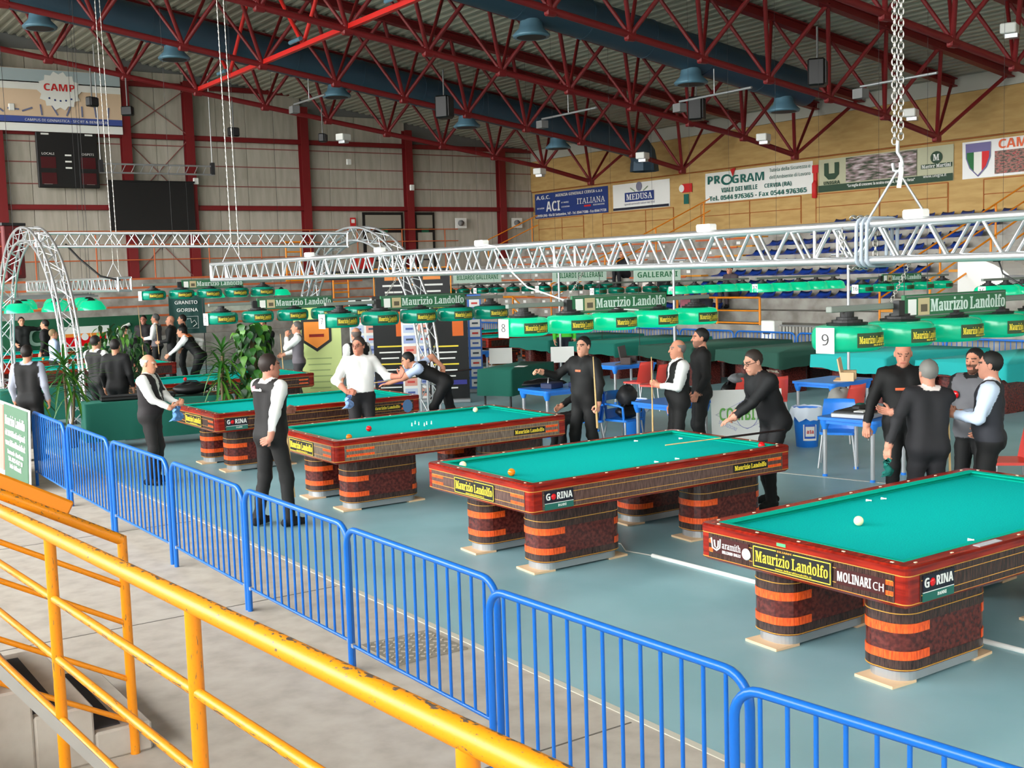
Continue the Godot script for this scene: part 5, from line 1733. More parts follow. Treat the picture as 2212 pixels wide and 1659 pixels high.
func arch(n: String, label: String, at: Vector3, hw: float, H: float) -> Node3D:
	# arched box truss in the z/y plane on straight legs
	var t := thing(n, label, "truss", at)
	var pts := []
	for i in 3:
		pts.append([Vector3(0, 0.05 + 0.25 * i, hw), Vector3(0, 0, 1)])
	var N := 30
	for i in N + 1:
		var a := PI * i / N
		var p := Vector3(0, 0.6 + (H - 0.6) * pow(sin(a), 0.85), hw * cos(a))
		pts.append([p, Vector3(0, sin(a), cos(a))])
	for i in 3:
		pts.append([Vector3(0, 0.55 - 0.25 * i, -hw), Vector3(0, 0, -1)])
	var w := 0.13
	var lines := [[], [], [], []]
	for p in pts:
		var k := 0
		for s in [[-1, -1], [1, -1], [1, 1], [-1, 1]]:
			lines[k].append(p[0] + Vector3(w * s[0], 0, 0) + p[1] * (w * s[1]))
			k += 1
	for k in 4:
		put(t, "chord", tube(lines[k], 0.024, 8), M.alu)
	for i in pts.size() - 1:
		for k in 4:
			var a: Vector3 = lines[k][i] if i % 2 == 0 else lines[(k + 1) % 4][i]
			var b: Vector3 = lines[(k + 1) % 4][i + 1] if i % 2 == 0 else lines[k][i + 1]
			rod(t, "brace", a, b, 0.010, M.alu)
	for s in [-1.0, 1.0]:
		put(t, "base_plate", box(0.45, 0.02, 0.45), M.galv, Vector3(0, 0.02, hw * s))
	return t

# ---------------------------------------------------------------- side furniture
func plastic_table(label: String, at: Vector3, yaw: float, w: float, d: float, grp := "") -> Node3D:
	var t := thing("plastic_table", label, "table", at, yaw, grp)
	put(t, "table_top", prism(round_rect(w, d, 0.06, 4), 0.70, 0.735), M.plastic_blue)
	put(t, "apron", prism(round_rect(w - 0.08, d - 0.08, 0.05, 4), 0.655, 0.70), M.plastic_blue)
	for sx in [-1.0, 1.0]:
		for sz in [-1.0, 1.0]:
			var p := Vector3(sx * (w / 2 - 0.08), 0, sz * (d / 2 - 0.08))
			rod(t, "leg", p, p + Vector3(0, 0.66, 0), 0.026, M.galv)
			rod(t, "foot_cap", p, p + Vector3(0, 0.03, 0), 0.031, M.plastic_blue)
			put(t, "leg_socket", lathe([Vector2(0.032, 0.58), Vector2(0.06, 0.66), Vector2(0.06, 0.70)], 10), M.plastic_blue, p)
	return t

func plastic_chair(label: String, at: Vector3, yaw: float, m: Material, arms: bool, grp := "") -> Node3D:
	var t := thing("plastic_chair", label, "chair", at, yaw, grp)
	put(t, "seat", prism(round_rect(0.44, 0.42, 0.06, 4), 0.43, 0.46), m)
	# curved back shell
	var st := st_new()
	var g := []
	for i in 7:
		var row := []
		for j in 7:
			var u := float(i) / 6.0 * 2.0 - 1.0
			var v := float(j) / 6.0
			row.append(Vector3(u * (0.22 - 0.03 * v * v), 0.46 + 0.38 * v, 0.19 + 0.07 * v - 0.05 * u * u))
		g.append(row)
	for i in 6:
		for j in 6:
			if arms and j >= 2 and j <= 3 and i >= 1 and i <= 4:
				continue
			quad(st, g[i][j], g[i + 1][j], g[i + 1][j + 1], g[i][j + 1], Vector3(0, 0, -1))
			var o := Vector3(0, 0, 0.02)
			quad(st, g[i][j] + o, g[i + 1][j] + o, g[i + 1][j + 1] + o, g[i][j + 1] + o, Vector3(0, 0, 1))
	for i in 6:
		var o := Vector3(0, 0, 0.02)
		quad(st, g[i][6], g[i + 1][6], g[i + 1][6] + o, g[i][6] + o, Vector3.UP)
	put(t, "backrest", st_done(st), m)
	for sx in [-1.0, 1.0]:
		rod(t, "leg", Vector3(sx * 0.23, 0, -0.2), Vector3(sx * 0.18, 0.44, -0.16), 0.013, M.galv)
		rod(t, "leg", Vector3(sx * 0.23, 0, 0.24), Vector3(sx * 0.18, 0.44, 0.17), 0.013, M.galv)
		if arms:
			put(t, "arm_rest", tube([Vector3(sx * 0.21, 0.46, -0.16), Vector3(sx * 0.24, 0.64, -0.17), Vector3(sx * 0.24, 0.66, -0.10), Vector3(sx * 0.22, 0.68, 0.2)], 0.018, 8), m)
	return t

func bin(label: String, at: Vector3, sticker: bool) -> void:
	var t := thing("waste_bin", label, "bin", at)
	put(t, "bucket", lathe([Vector2(0, 0.0), Vector2(0.15, 0.0), Vector2(0.2, 0.55)], 20), M.plastic_blue)
	var st := st_new()
	var rows := [[], [], [], []]
	for i in 28:
		var a := TAU * i / 28
		var w := sin(i * 1.9) * 0.5 + sin(i * 3.7) * 0.5
		var d := Vector3(cos(a), 0, sin(a))
		rows[0].append(d * 0.19 + Vector3(0, 0.46, 0))
		rows[1].append(d * 0.212 + Vector3(0, 0.57 + 0.01 * w, 0))
		rows[2].append(d * (0.235 + 0.01 * w) + Vector3(0, 0.52, 0))
		rows[3].append(d * (0.24 + 0.018 * w) + Vector3(0, 0.40 + 0.05 * w, 0))
	for k in 3:
		for i in 28:
			var j := (i + 1) % 28
			quad(st, rows[k][i], rows[k][j], rows[k + 1][j], rows[k + 1][i], rows[k][i] + Vector3(0, 0.2, 0))
	put(t, "bin_liner", st_done(st), mat("liner", Color(0.86, 0.90, 0.95), 0.4))
	if sticker:
		put(t, "sticker", patch(0.178, -0.55, 0.55, 0.10, 0.36), M.white, Vector3.ZERO, Vector3(0, -0.6, 0))
		put(t, "sticker_ring", patch(0.180, -0.45, 0.45, 0.13, 0.33), mat("sticker_blue", Color(0.12, 0.35, 0.75), 0.4), Vector3.ZERO, Vector3(0, -0.6, 0))
		put(t, "sticker_centre", patch(0.182, -0.36, 0.36, 0.16, 0.30), M.white, Vector3.ZERO, Vector3(0, -0.6, 0))
		var tx := Node3D.new()
		tx.name = "sticker_word"
		t.add_child(tx)
		tx.rotation.y = -0.6
		letters(tx, "ata", 0.06, M.ball_red, Vector3(0, 0.23, 0.186), Vector3.ZERO, 0.1, "Droid Serif", true, 0.002)

func draped_table(label: String, at: Vector3, yaw: float, w: float, d: float, h: float, drop: float, m: Material) -> Node3D:
	var t := thing("draped_table", label, "table", at, yaw)
	var st := st_new()
	var dense := []
	var base := round_rect(w, d, 0.03, 2)
	for i in base.size():
		var p := base[i]
		var q := base[(i + 1) % base.size()]
		var n := maxi(1, int((q - p).length() / 0.07))
		for k in n:
			dense.append(p.lerp(q, float(k) / n))
	var m_ := dense.size()
	var rows := []
	for lv in 4:
		var row := []
		for i in m_:
			var p: Vector2 = dense[i]
			var wv := sin(i * 0.7) * 0.6 + sin(i * 1.9 + 1.0) * 0.4
			var f: float = [0.0, 0.03, 0.5, 1.0][lv]
			var o := p.normalized() * (0.02 * wv * f + 0.015 * f)
			row.append(Vector3(p.x + o.x, h - drop * f, p.y + o.y))
		rows.append(row)
	for lv in 3:
		for i in m_:
			var j := (i + 1) % m_
			quad(st, rows[lv][i], rows[lv][j], rows[lv + 1][j], rows[lv + 1][i], Vector3(rows[lv][i].x / w, 0.0, rows[lv][i].z / d))
	for i in m_:
		triangle(st, Vector3(0, h, 0), rows[0][i], rows[0][(i + 1) % m_], Vector3.UP)
	put(t, "cloth", st_done(st), m)
	for sx in [-1.0, 1.0]:
		for sz in [-1.0, 1.0]:
			rod(t, "leg", Vector3(sx * (w / 2 - 0.12), 0, sz * (d / 2 - 0.1)), Vector3(sx * (w / 2 - 0.12), h - 0.01, sz * (d / 2 - 0.1)), 0.022, M.dark_grey)
	return t

func score_stand(label: String, at: Vector3, yaw: float, m: Material) -> void:
	var t := thing("score_stand", label, "stand", at, yaw)
	put(t, "back_board", box(0.46, 0.34, 0.02), m, Vector3(0, 0.18, 0.06), Vector3(0.18, 0, 0))
	put(t, "side_block", box(0.10, 0.14, 0.2, 0.004), m, Vector3(-0.2, 0.07, -0.06))
	put(t, "side_block", box(0.10, 0.14, 0.2, 0.004), m, Vector3(0.2, 0.07, -0.06))
	put(t, "base_board", box(0.5, 0.015, 0.3), m, Vector3(0, 0.008, 0))

func duffel(label: String, at: Vector3, yaw: float, sz: Vector3, m: Material, n := "bag") -> void:
	# soft lump of cloth: squashed, slightly irregular
	var t := thing(n, label, "bag" if n == "bag" else "clothes", at, yaw)
	var st := st_new()
	var N := 18
	var K := 9
	var g := []
	for j in K + 1:
		var row := []
		for i in N + 1:
			var a := TAU * i / N
			var b := PI * j / K - PI / 2
			var w := 1.0 + 0.10 * sin(3.0 * a + at.x * 7.0) * cos(b) + 0.07 * sin(5.0 * b + a * 2.0 + at.z)
			row.append(Vector3(cos(a) * cos(b) * sz.x / 2 * w, (sin(b) + 1.0) * sz.y / 2 * (1.0 + 0.08 * sin(a * 2.0)), sin(a) * cos(b) * sz.z / 2 * w))
		g.append(row)
	for j in K:
		for i in N:
			quad(st, g[j][i], g[j][i + 1], g[j + 1][i + 1], g[j + 1][i], g[j][i] - Vector3(0, sz.y / 2, 0) + g[j + 1][i] * 0.01)
	put(t, "body", st_done(st), m)
	if n == "bag":
		put(t, "strap", tube([Vector3(-sz.x * 0.3, sz.y * 0.8, 0), Vector3(-sz.x * 0.1, sz.y * 1.15, 0.02), Vector3(sz.x * 0.15, sz.y * 1.12, 0.02), Vector3(sz.x * 0.32, sz.y * 0.8, 0)], 0.012, 6), M.dark_grey)

func roll_up(label: String, at: Vector3, yaw: float, w: float, h: float, m: Material) -> Node3D:
	var t := thing("roll_up_banner", label, "banner", at, yaw)
	put(t, "print", box(w, h, 0.01), m, Vector3(0, h / 2 + 0.08, 0))
	put(t, "cassette", box(w + 0.04, 0.09, 0.16, 0.02), M.galv, Vector3(0, 0.045, -0.02))
	rod(t, "pole", Vector3(0, 0.08, -0.05), Vector3(0, h + 0.08, -0.03), 0.012, M.galv)
	return t

func build_furniture() -> void:
	var yw := 0.6
	plastic_table("blue plastic table where the bald man rests his hand", Vector3(11.45, 0, -9.25), 0.1, 0.82, 0.82)
	plastic_chair("blue plastic chair tucked under the equipment table", Vector3(11.75, 0, -9.9), 2.2, M.plastic_blue, false)
	var tr := thing("equipment_case", "open silver-edged black equipment case on the blue table", "case", Vector3(11.4, 0.737, -9.25), 0.25)
	put(tr, "tray", box(0.62, 0.06, 0.5, 0.01), M.galv, Vector3(0, 0.03, 0))
	put(tr, "foam", box(0.56, 0.03, 0.44), M.black, Vector3(0, 0.065, 0))
	put(tr, "paper", box(0.16, 0.012, 0.12), M.paper, Vector3(-0.22, 0.086, 0.1))
	put(tr, "tool", box(0.2, 0.05, 0.1, 0.01), M.dark_grey, Vector3(0.05, 0.1, -0.05))
	put(tr, "red_tool", box(0.1, 0.02, 0.04), M.ball_red, Vector3(0.0, 0.09, 0.16))
	put(tr, "green_cloth", box(0.13, 0.05, 0.1, 0.02), M.cover_green, Vector3(0.14, 0.11, -0.08))
	plastic_table("blue plastic table carrying a pale wooden score stand, near the red chairs", Vector3(14.65, 0, -12.45), 0.1, 1.1, 0.8)
	score_stand("pale wooden score stand on the table by the red chairs", Vector3(14.7, 0.737, -12.25), yw + PI, M.wood_board)
	plastic_table("blue plastic table with toolboxes and cue bag", Vector3(11.15, 0, -15.0), 0.0, 1.15, 0.8)
	for s in [[10.95, -14.95, "low blue toolbox with a bent handle on the table"], [11.35, -14.75, "blue toolbox holding coloured chalk on the table"]]:
		var b := thing("toolbox", s[2], "toolbox", Vector3(s[0], 0.737, s[1]), 0.3)
		put(b, "body", box(0.32, 0.09, 0.22, 0.01), mat("box_navy", Color(0.10, 0.16, 0.32), 0.5), Vector3(0, 0.045, 0))
		put(b, "handle", tube([Vector3(-0.1, 0.09, 0), Vector3(-0.09, 0.17, 0), Vector3(0.06, 0.19, 0), Vector3(0.08, 0.15, 0)], 0.01, 6), M.galv)
		if s[0] > 11.2:
			for k in 4:
				put(b, "chalk_box", box(0.05, 0.05, 0.05, 0.005), [M.gold_print, mat("chalk_green", Color(0.2, 0.6, 0.45), 0.6), M.ball_red, mat("chalk_green", Color(0.2, 0.6, 0.45), 0.6)][k], Vector3(-0.1 + 0.065 * k, 0.13 - 0.02 * (k % 2), 0.0))
	duffel("long black cue bag lying on the toolbox table", Vector3(10.98, 0.737, -15.25), -0.4, Vector3(0.75, 0.12, 0.18), M.black)
	plastic_table("blue plastic table beside the tall blue roll-up", Vector3(14.7, 0, -23.7), 0.0, 1.2, 0.85)
	score_stand("pale wooden score stand on the table beside the blue roll-up", Vector3(14.8, 0.737, -23.55), yw + PI, M.wood_board)
	score_stand("second pale wooden score stand at the table's far edge", Vector3(14.45, 0.737, -24.0), yw + PI, M.wood_board)
	plastic_table("blue plastic table carrying a dark wooden score stand", Vector3(14.75, 0, -17.75), 0.0, 1.1, 0.8)
	score_stand("dark wooden score stand on the blue table behind the pointing man", Vector3(14.7, 0.737, -17.6), yw + PI, mat("wood_dark", Color(0.20, 0.12, 0.10), 0.4))
	plastic_table("blue plastic table between the bin and the vested cue holder", Vector3(11.0, 0, -12.2), 0.05, 0.85, 0.8)
	for s in [[10.3, -13.2, -2.17, "blue armchair on which the man with the phone sits"], [10.72, -12.9, 0.2, "blue armchair between the coats and the table"]]:
		plastic_chair(s[3], Vector3(s[0], 0, s[1]), s[2] + PI, M.plastic_blue, true)
	duffel("dark coat heaped on the bag in the blue armchair", Vector3(10.78, 0.62, -12.9), 0.5, Vector3(0.36, 0.30, 0.28), M.dark_grey, "coat")
	duffel("dark bag with a red tag on the blue chairs", Vector3(10.75, 0.46, -12.85), 0.3, Vector3(0.5, 0.2, 0.3), M.black)
	duffel("dark jacket lying over the blue table's edge", Vector3(11.3, 0.737, -12.3), 0.3, Vector3(0.5, 0.16, 0.35), M.black, "jacket")
	for s in [[14.4, -16.9, 0.2, "coral red chair behind the bin with white liner"], [14.2, -16.2, 0.3, "coral red chair partly behind the vested cue holder"], [13.3, -13.3, 0.2, "coral red chair left of the camera case"], [13.75, -12.95, -0.2, "coral red chair at the leaning man's back"], [13.5, -11.25, 0.1, "coral red chair with a grey jacket by the equipment table"], [11.25, -7.2, 0.8, "coral red chair behind the man in the vest with pale sleeves"]]:
		plastic_chair(s[3], Vector3(s[0], 0, s[1]), s[2], M.plastic_red, false)
	duffel("grey jacket lying on the coral chair's seat", Vector3(13.45, 0.47, -11.3), 0.2, Vector3(0.42, 0.3, 0.34), mat("cloth_grey", Color(0.62, 0.62, 0.60), 0.9), "jacket")
	duffel("black camera bag on a chair beside the white board", Vector3(13.28, 0.47, -13.36), 0.2, Vector3(0.34, 0.27, 0.26), M.black)
	duffel("grey folded jacket on top of the camera bag", Vector3(13.3, 0.74, -13.2), 0.6, Vector3(0.5, 0.15, 0.3), mat("cloth_mid", Color(0.42, 0.43, 0.44), 0.9), "jacket")
	bin("blue waste bin with white liner between the coats and coral chairs", Vector3(11.75, 0.0, -13.9), false)
	bin("blue waste bin with a round sticker beside the equipment table", Vector3(12.75, 0.0, -11.3), true)
	# lettered white board leaning between the two men
	var cb := thing("sponsor_board", "white sponsor board with green lettering standing by the leaning man", "board", Vector3(11.4, 0, -11.15), -0.60)
	put(cb, "board", box(0.95, 0.92, 0.02), M.white, Vector3(0, 0.47, 0), Vector3(-0.10, 0, 0))
	put(cb, "rear_strut", box(0.05, 0.7, 0.02), M.galv, Vector3(0, 0.34, -0.14), Vector3(0.2, 0, 0))
	letters(cb, "COMBITRAS", 0.17, mat("board_green", Color(0.42, 0.68, 0.32), 0.6), Vector3(0.04, 0.60, 0.008), Vector3(-0.10, 0, 0), 0.82, "Droid Sans", true, 0.004)
	put(cb, "globe_ring", tube(arc_pts(0.15, 0.19), 0.004, 5, false, true), mat("board_violet", Color(0.62, 0.62, 0.80), 0.6), Vector3(0.0, 0.60, 0.004), Vector3(-0.10, 0, 0))
	put(cb, "diamond_ring", tube([Vector3(-0.42, 0, 0), Vector3(0, 0.2, 0), Vector3(0.42, 0, 0), Vector3(0, -0.2, 0)], 0.003, 5, false, true), mat("board_violet", Color(0.62, 0.62, 0.80), 0.6), Vector3(0.0, 0.60, 0.004), Vector3(-0.10, 0, 0))
	letters(cb, "SPEDIZIONI", 0.045, mat("board_violet", Color(0.62, 0.62, 0.80), 0.6), Vector3(-0.26, 0.45, 0.012), Vector3(-0.10, 0, -0.45), 0.26)
	letters(cb, "TRASPORTI", 0.045, mat("board_violet", Color(0.62, 0.62, 0.80), 0.6), Vector3(0.28, 0.45, 0.012), Vector3(-0.10, 0, 0.35), 0.26)
	# draped tables
	draped_table("long table draped in deep green cloth behind the toolbox table", Vector3(13.0, 0, -18.9), 0.5, 1.9, 0.75, 0.76, 0.5, M.cover_green)
	solo("sheet_of_paper", "white paper sheet on the deep green draped table", "paper", box(0.3, 0.004, 0.2), M.paper, Vector3(12.9, 0.764, -18.6), Vector3(0, 0.7, 0))
	var lp := draped_table("long table draped in green cloth with black cases, behind the barriers", Vector3(5.75, 0, -18.8), -0.16, 2.05, 0.62, 0.75, 0.60, M.cover_green)
	var cs := thing("cue_case", "long open black cue case on the green draped table", "case", Vector3(5.55, 0.755, -18.78), -0.16)
	put(cs, "body", box(1.15, 0.07, 0.2, 0.02), M.black, Vector3(0, 0.035, 0))
	put(cs, "rim", box(1.1, 0.02, 0.16), M.dark_grey, Vector3(0, 0.075, 0))
	solo("drink_can", "small pale drink can among the black cases", "can", lathe([Vector2(0, 0), Vector2(0.032, 0), Vector2(0.033, 0.1), Vector2(0.028, 0.115), Vector2(0, 0.116)], 14), M.galv, Vector3(5.6, 0.755, -18.6))
	duffel("black bag on the green draped table", Vector3(6.42, 0.755, -18.78), -0.2, Vector3(0.6, 0.2, 0.3), M.black)
	draped_table("low green draped table among the left plants", Vector3(4.95, 0, -22.9), -0.1, 1.4, 0.6, 0.72, 0.6, M.cover_green)
	# white placards on chairs behind
	for s in [[12.6, -19.9, "white blank placard leaning on a chair, left one"], [13.6, -19.0, "white chair back with a slot, right of the placard"]]:
		var t := thing("white_placard", s[2], "placard", Vector3(s[0] + 1.5, 0.0, s[1] - 1.2), -0.6)
		put(t, "board", box(0.5, 0.34, 0.02), M.white, Vector3(0, 0.78, 0), Vector3(-0.15, 0, 0))
		for sx in [-1.0, 1.0]:
			rod(t, "leg", Vector3(sx * 0.2, 0, 0.0), Vector3(sx * 0.2, 0.68, 0.0), 0.014, M.galv)
	# roll-up banners and poster stand in the passage behind
	var ry := -0.5
	var g := roll_up("yellow-green roll-up banner with an orange hexagon badge", Vector3(10.2, 0, -21.95), ry, 0.95, 2.0, mat("rollup_lime", Color(0.80, 0.86, 0.56), 0.6))
	put(g, "badge_rim", extrude(PackedVector2Array([Vector2(-0.3, 0.3), Vector2(0.3, 0.3), Vector2(0.3, -0.15), Vector2(0, -0.36), Vector2(-0.3, -0.15)]), 0.008), M.black, Vector3(-0.02, 1.45, 0.01))
	put(g, "badge", extrude(PackedVector2Array([Vector2(-0.25, 0.25), Vector2(0.25, 0.25), Vector2(0.25, -0.12), Vector2(0, -0.29), Vector2(-0.25, -0.12)]), 0.008), mat("badge_orange", Color(0.93, 0.55, 0.18), 0.6), Vector3(-0.02, 1.45, 0.016))
	put(g, "badge_table", box(0.3, 0.06, 0.008), M.mahogany, Vector3(-0.02, 1.42, 0.022))
	for k in 6:
		put(g, "text_line", box(0.5 - 0.04 * (k % 3), 0.025, 0.004), mat("text_olive", Color(0.62, 0.70, 0.45), 0.6), Vector3(0.02, 0.95 - 0.12 * k, 0.008))
	var sponsor := mat("sponsor_blue", Color(0.25, 0.45, 0.78), 0.6)
	for s in [[11.1, -21.6, "white and blue sponsor wall panel behind the white-shirted man"], [11.75, -20.6, "narrow white sponsor strip between the black posters"], [13.5, -21.4, "tall blue sponsor roll-up with two columns of logos"]]:
		var w := 0.62 if s[0] < 13.0 else 0.55
		var t := roll_up(s[2], Vector3(s[0], 0, s[1]), ry, w, 2.05, sponsor if s[0] > 13.0 else M.white)
		for j in 9:
			for i in 2:
				put(t, "logo_tile", box(w * 0.4, 0.16, 0.006), M.white if s[0] > 13.0 else mat("tile_%d" % ((i + j) % 3), [Color(0.75, 0.80, 0.88), Color(0.88, 0.62, 0.55), Color(0.62, 0.68, 0.85)][(i + j) % 3], 0.6), Vector3((i - 0.5) * w * 0.48, 0.22 + 0.215 * j, 0.008))
				put(t, "logo_mark", box(w * 0.24, 0.04, 0.006), mat("mark_%d" % ((i * 2 + j) % 3), [Color(0.30, 0.38, 0.62), Color(0.80, 0.25, 0.22), Color(0.25, 0.30, 0.35)][(i * 2 + j) % 3], 0.6), Vector3((i - 0.5) * w * 0.48, 0.22 + 0.215 * j, 0.013))
	for s in [[11.45, -21.1, 0.75, "black poster with yellow heading and an orange glowing picture"], [12.15, -20.05, 0.8, "black poster with yellow text lines beside the arch foot"]]:
		var t := roll_up(s[3], Vector3(s[0], 0, s[1]), ry, s[2], 2.1, M.black)
		put(t, "picture", box(0.22, 0.5, 0.006), mat("poster_orange", Color(0.85, 0.40, 0.12), 0.6), Vector3(0.2, 1.6, 0.008))
		letters(t, "Palazzetto", 0.06, M.gold_print, Vector3(-0.12, 1.95, 0.009), Vector3.ZERO, 0.4, "Droid Sans", true)
		letters(t, "dello Sport", 0.06, M.gold_print, Vector3(-0.12, 1.84, 0.009), Vector3.ZERO, 0.36, "Droid Sans", true)
		for k in 8:
			put(t, "text_line", box(0.5 - 0.07 * (k % 3), 0.028, 0.005), M.white if k % 3 else M.gold_print, Vector3(-0.05, 1.15 - 0.12 * k, 0.008))
		put(t, "blue_band", box(s[2] - 0.1, 0.09, 0.006), mat("poster_blue", Color(0.22, 0.22, 0.55), 0.6), Vector3(0, 0.42, 0.008))
	var ps := thing("poster_frame", "pair of dark posters in a thin yellow frame above the passage", "poster", Vector3(13.4, 0, -23.6), ry)
	put(ps, "panel", box(1.7, 0.75, 0.03), M.dark_grey, Vector3(0, 2.35, 0))
	for y in [1.98, 2.74]:
		rod(ps, "frame_bar", Vector3(-0.88, y, 0.01), Vector3(0.88, y, 0.01), 0.015, M.yellow_paint)
	for x in [-0.88, 0.0, 0.88]:
		rod(ps, "frame_bar", Vector3(x, 0.0 if x != 0.0 else 1.98, 0.01), Vector3(x, 2.74, 0.01), 0.015, M.yellow_paint)
	for x in [-0.44, 0.44]:
		put(ps, "picture", box(0.4, 0.16, 0.01), mat("poster_peach", Color(0.92, 0.56, 0.28), 0.6), Vector3(x, 2.55, 0.02))
		put(ps, "text_line", box(0.5, 0.04, 0.01), M.white, Vector3(x, 2.35, 0.02))
		put(ps, "text_line", box(0.4, 0.04, 0.01), M.white, Vector3(x, 2.2, 0.02))
	# hung name strips far behind
	for s in [[Vector3(16.0, 2.62, -31.5), 1.9, 0.26, "Biliardi Perugini", M.black, M.gold_print, "dark strip with yellow lettering beyond the second arch"], [Vector3(13.6, 2.02, -22.3), 1.2, 0.22, "di Perugini", M.dark_grey, M.gold_print, "dark strip with yellow lettering behind lamp row seven"], [Vector3(18.2, 2.42, -20.6), 1.15, 0.3, "GALLERANI", mat("strip_pale", Color(0.72, 0.80, 0.74), 0.6), M.sign_green, "pale green strip with dark heavy lettering above the far lamps"], [Vector3(17.9, 2.45, -23.15), 1.4, 0.3, "BILIARDI GALLERANI", mat("strip_pale", Color(0.72, 0.80, 0.74), 0.6), M.sign_green, "pale green strip with thin lettering above the far lamps"], [Vector3(18.1, 2.45, -28.15), 1.4, 0.3, "BILIARDI GALLERANI", mat("strip_pale", Color(0.72, 0.80, 0.74), 0.6), M.sign_green, "faint pale green strip above the farthest lamp row"], [Vector3(9.9, 3.0, -37.0), 0.01, 0.01, "", M.black, M.black, ""]]:
		if s[6] == "":
			continue
		var t := thing("name_strip", s[6], "sign", s[0], -0.35)
		put(t, "board", box(s[1], s[2], 0.03), s[4])
		letters(t, s[3], s[2] * 0.42, s[5], Vector3(0, 0, 0.018), Vector3.ZERO, s[1] * 0.86, "Droid Sans", true)
		rod(t, "leg", Vector3(-s[1] * 0.4, 0, -0.02), Vector3(-s[1] * 0.4, -s[0].y, -0.02), 0.008, M.dark_grey)
		rod(t, "leg", Vector3(s[1] * 0.4, 0, -0.02), Vector3(s[1] * 0.4, -s[0].y, -0.02), 0.008, M.dark_grey)
	var gb := thing("hanging_cloth_banner", "dark green cloth banner with pale maker names behind the left players", "banner", Vector3(10.45, 1.72, -30.5), -0.62)
	put(gb, "cloth", sheet(0.95, 1.0, 0.04, 9), mat("cloth_bottle", Color(0.03, 0.22, 0.20), 0.8))
	letters(gb, "GRANITO", 0.09, M.white, Vector3(0.0, 0.32, 0.05), Vector3.ZERO, 0.6)
	letters(gb, "GORINA", 0.09, M.white, Vector3(0.02, 0.12, 0.05), Vector3.ZERO, 0.56)
	put(gb, "sketch_frame", tube([Vector3(-0.02, -0.05, 0), Vector3(0.3, -0.05, 0), Vector3(0.3, -0.36, 0), Vector3(-0.02, -0.36, 0)], 0.005, 5, false, true), M.white, Vector3(0, 0, 0.05))
	put(gb, "sketch_line", tube([Vector3(0.0, -0.12, 0), Vector3(0.1, -0.1, 0), Vector3(0.12, -0.22, 0), Vector3(0.2, -0.15, 0), Vector3(0.26, -0.25, 0), Vector3(0.16, -0.32, 0)], 0.008, 5), M.white, Vector3(0, 0, 0.05))
	for sx in [-0.42, 0.42]:
		rod(gb, "stand_leg", Vector3(sx, 0.5, -0.03), Vector3(sx, -1.72, -0.03), 0.015, M.dark_grey)
	var wb := thing("wide_wall_banner", "wide green banner with a white and red emblem at the end stand", "banner", Vector3(8.75, 1.15, -34.7), 0.0)
	put(wb, "cloth", sheet(4.2, 1.0, 0.02, 11), mat("cloth_green", Color(0.06, 0.34, 0.22), 0.7))
	put(wb, "white_field", extrude(PackedVector2Array([Vector2(-0.85, 0.25), Vector2(0.55, 0.25), Vector2(0.55, -0.35), Vector2(-0.75, -0.35)]), 0.01), M.white, Vector3(0.25, 0, 0.03))
	put(wb, "red_field", box(1.15, 0.26, 0.01), M.ball_red, Vector3(0.12, -0.18, 0.04))
	put(wb, "orange_field", box(1.15, 0.1, 0.01), mat("badge_orange", Color(0.93, 0.55, 0.18), 0.6), Vector3(0.12, 0.0, 0.04))
	put(wb, "white_ball", extrude(ellipse(0.2, 0.2), 0.01), M.white, Vector3(0.1, -0.05, 0.05))
	put(wb, "white_letter", tube([Vector3(1.5, 0.25, 0), Vector3(1.1, 0.1, 0), Vector3(1.2, -0.3, 0), Vector3(1.7, -0.32, 0)], 0.05, 6), M.white, Vector3(-0.1, 0, 0.03))
	letters(wb, "CC", 0.5, mat("letter_pale", Color(0.62, 0.75, 0.68), 0.6), Vector3(-1.5, 0.0, 0.03), Vector3.ZERO, 0.9, "Droid Sans", true)
	# thin poles that carry the far lamp rows
	for z in [-12.92, -17.18, -20.93, -28.39]:
		var t := thing("lamp_pole", "thin grey pole standing before the far lamp rows", "pole", Vector3(15.6, 0, z), 0.0, "poles of the far lamp rows")
		rod(t, "tube", Vector3(0, 0.02, 0), Vector3(0, 2.75, 0), 0.025, M.galv)
		put(t, "foot", box(0.3, 0.02, 0.3), M.galv, Vector3(0, 0.01, 0))
		rod(t, "cross_arm", Vector3(0, 2.72, -0.35), Vector3(0, 2.72, 0.35), 0.018, M.galv)
	# floor raceways with cable
	var rc := thing("cable_raceway", "white plastic cable raceway on the floor between two tables", "raceway")
	rod(rc, "cover", Vector3(6.86, 0.012, -7.9), Vector3(6.98, 0.012, -4.2), 0.02, M.white)
	put(rc, "cable", tube([Vector3(6.86, 0.012, -7.9), Vector3(6.8, 0.01, -8.2), Vector3(6.95, 0.01, -8.45), Vector3(6.85, 0.01, -8.75), Vector3(7.0, 0.01, -9.0)], 0.007, 6), mat("cable_pale", Color(0.78, 0.78, 0.74), 0.5))
	var rc2 := thing("grey_cable", "grey cable lying on the floor behind the table below row seven", "cable")
	put(rc2, "cable", tube([Vector3(6.9, 0.012, -11.0), Vector3(7.2, 0.01, -10.6), Vector3(7.0, 0.01, -10.2), Vector3(7.4, 0.01, -9.9)], 0.01, 6), M.dark_grey)

func arc_pts(w: float, h: float) -> Array:
	var p := []
	for i in 20:
		p.append(Vector3(cos(TAU * i / 20) * w, sin(TAU * i / 20) * h, 0))
	return p

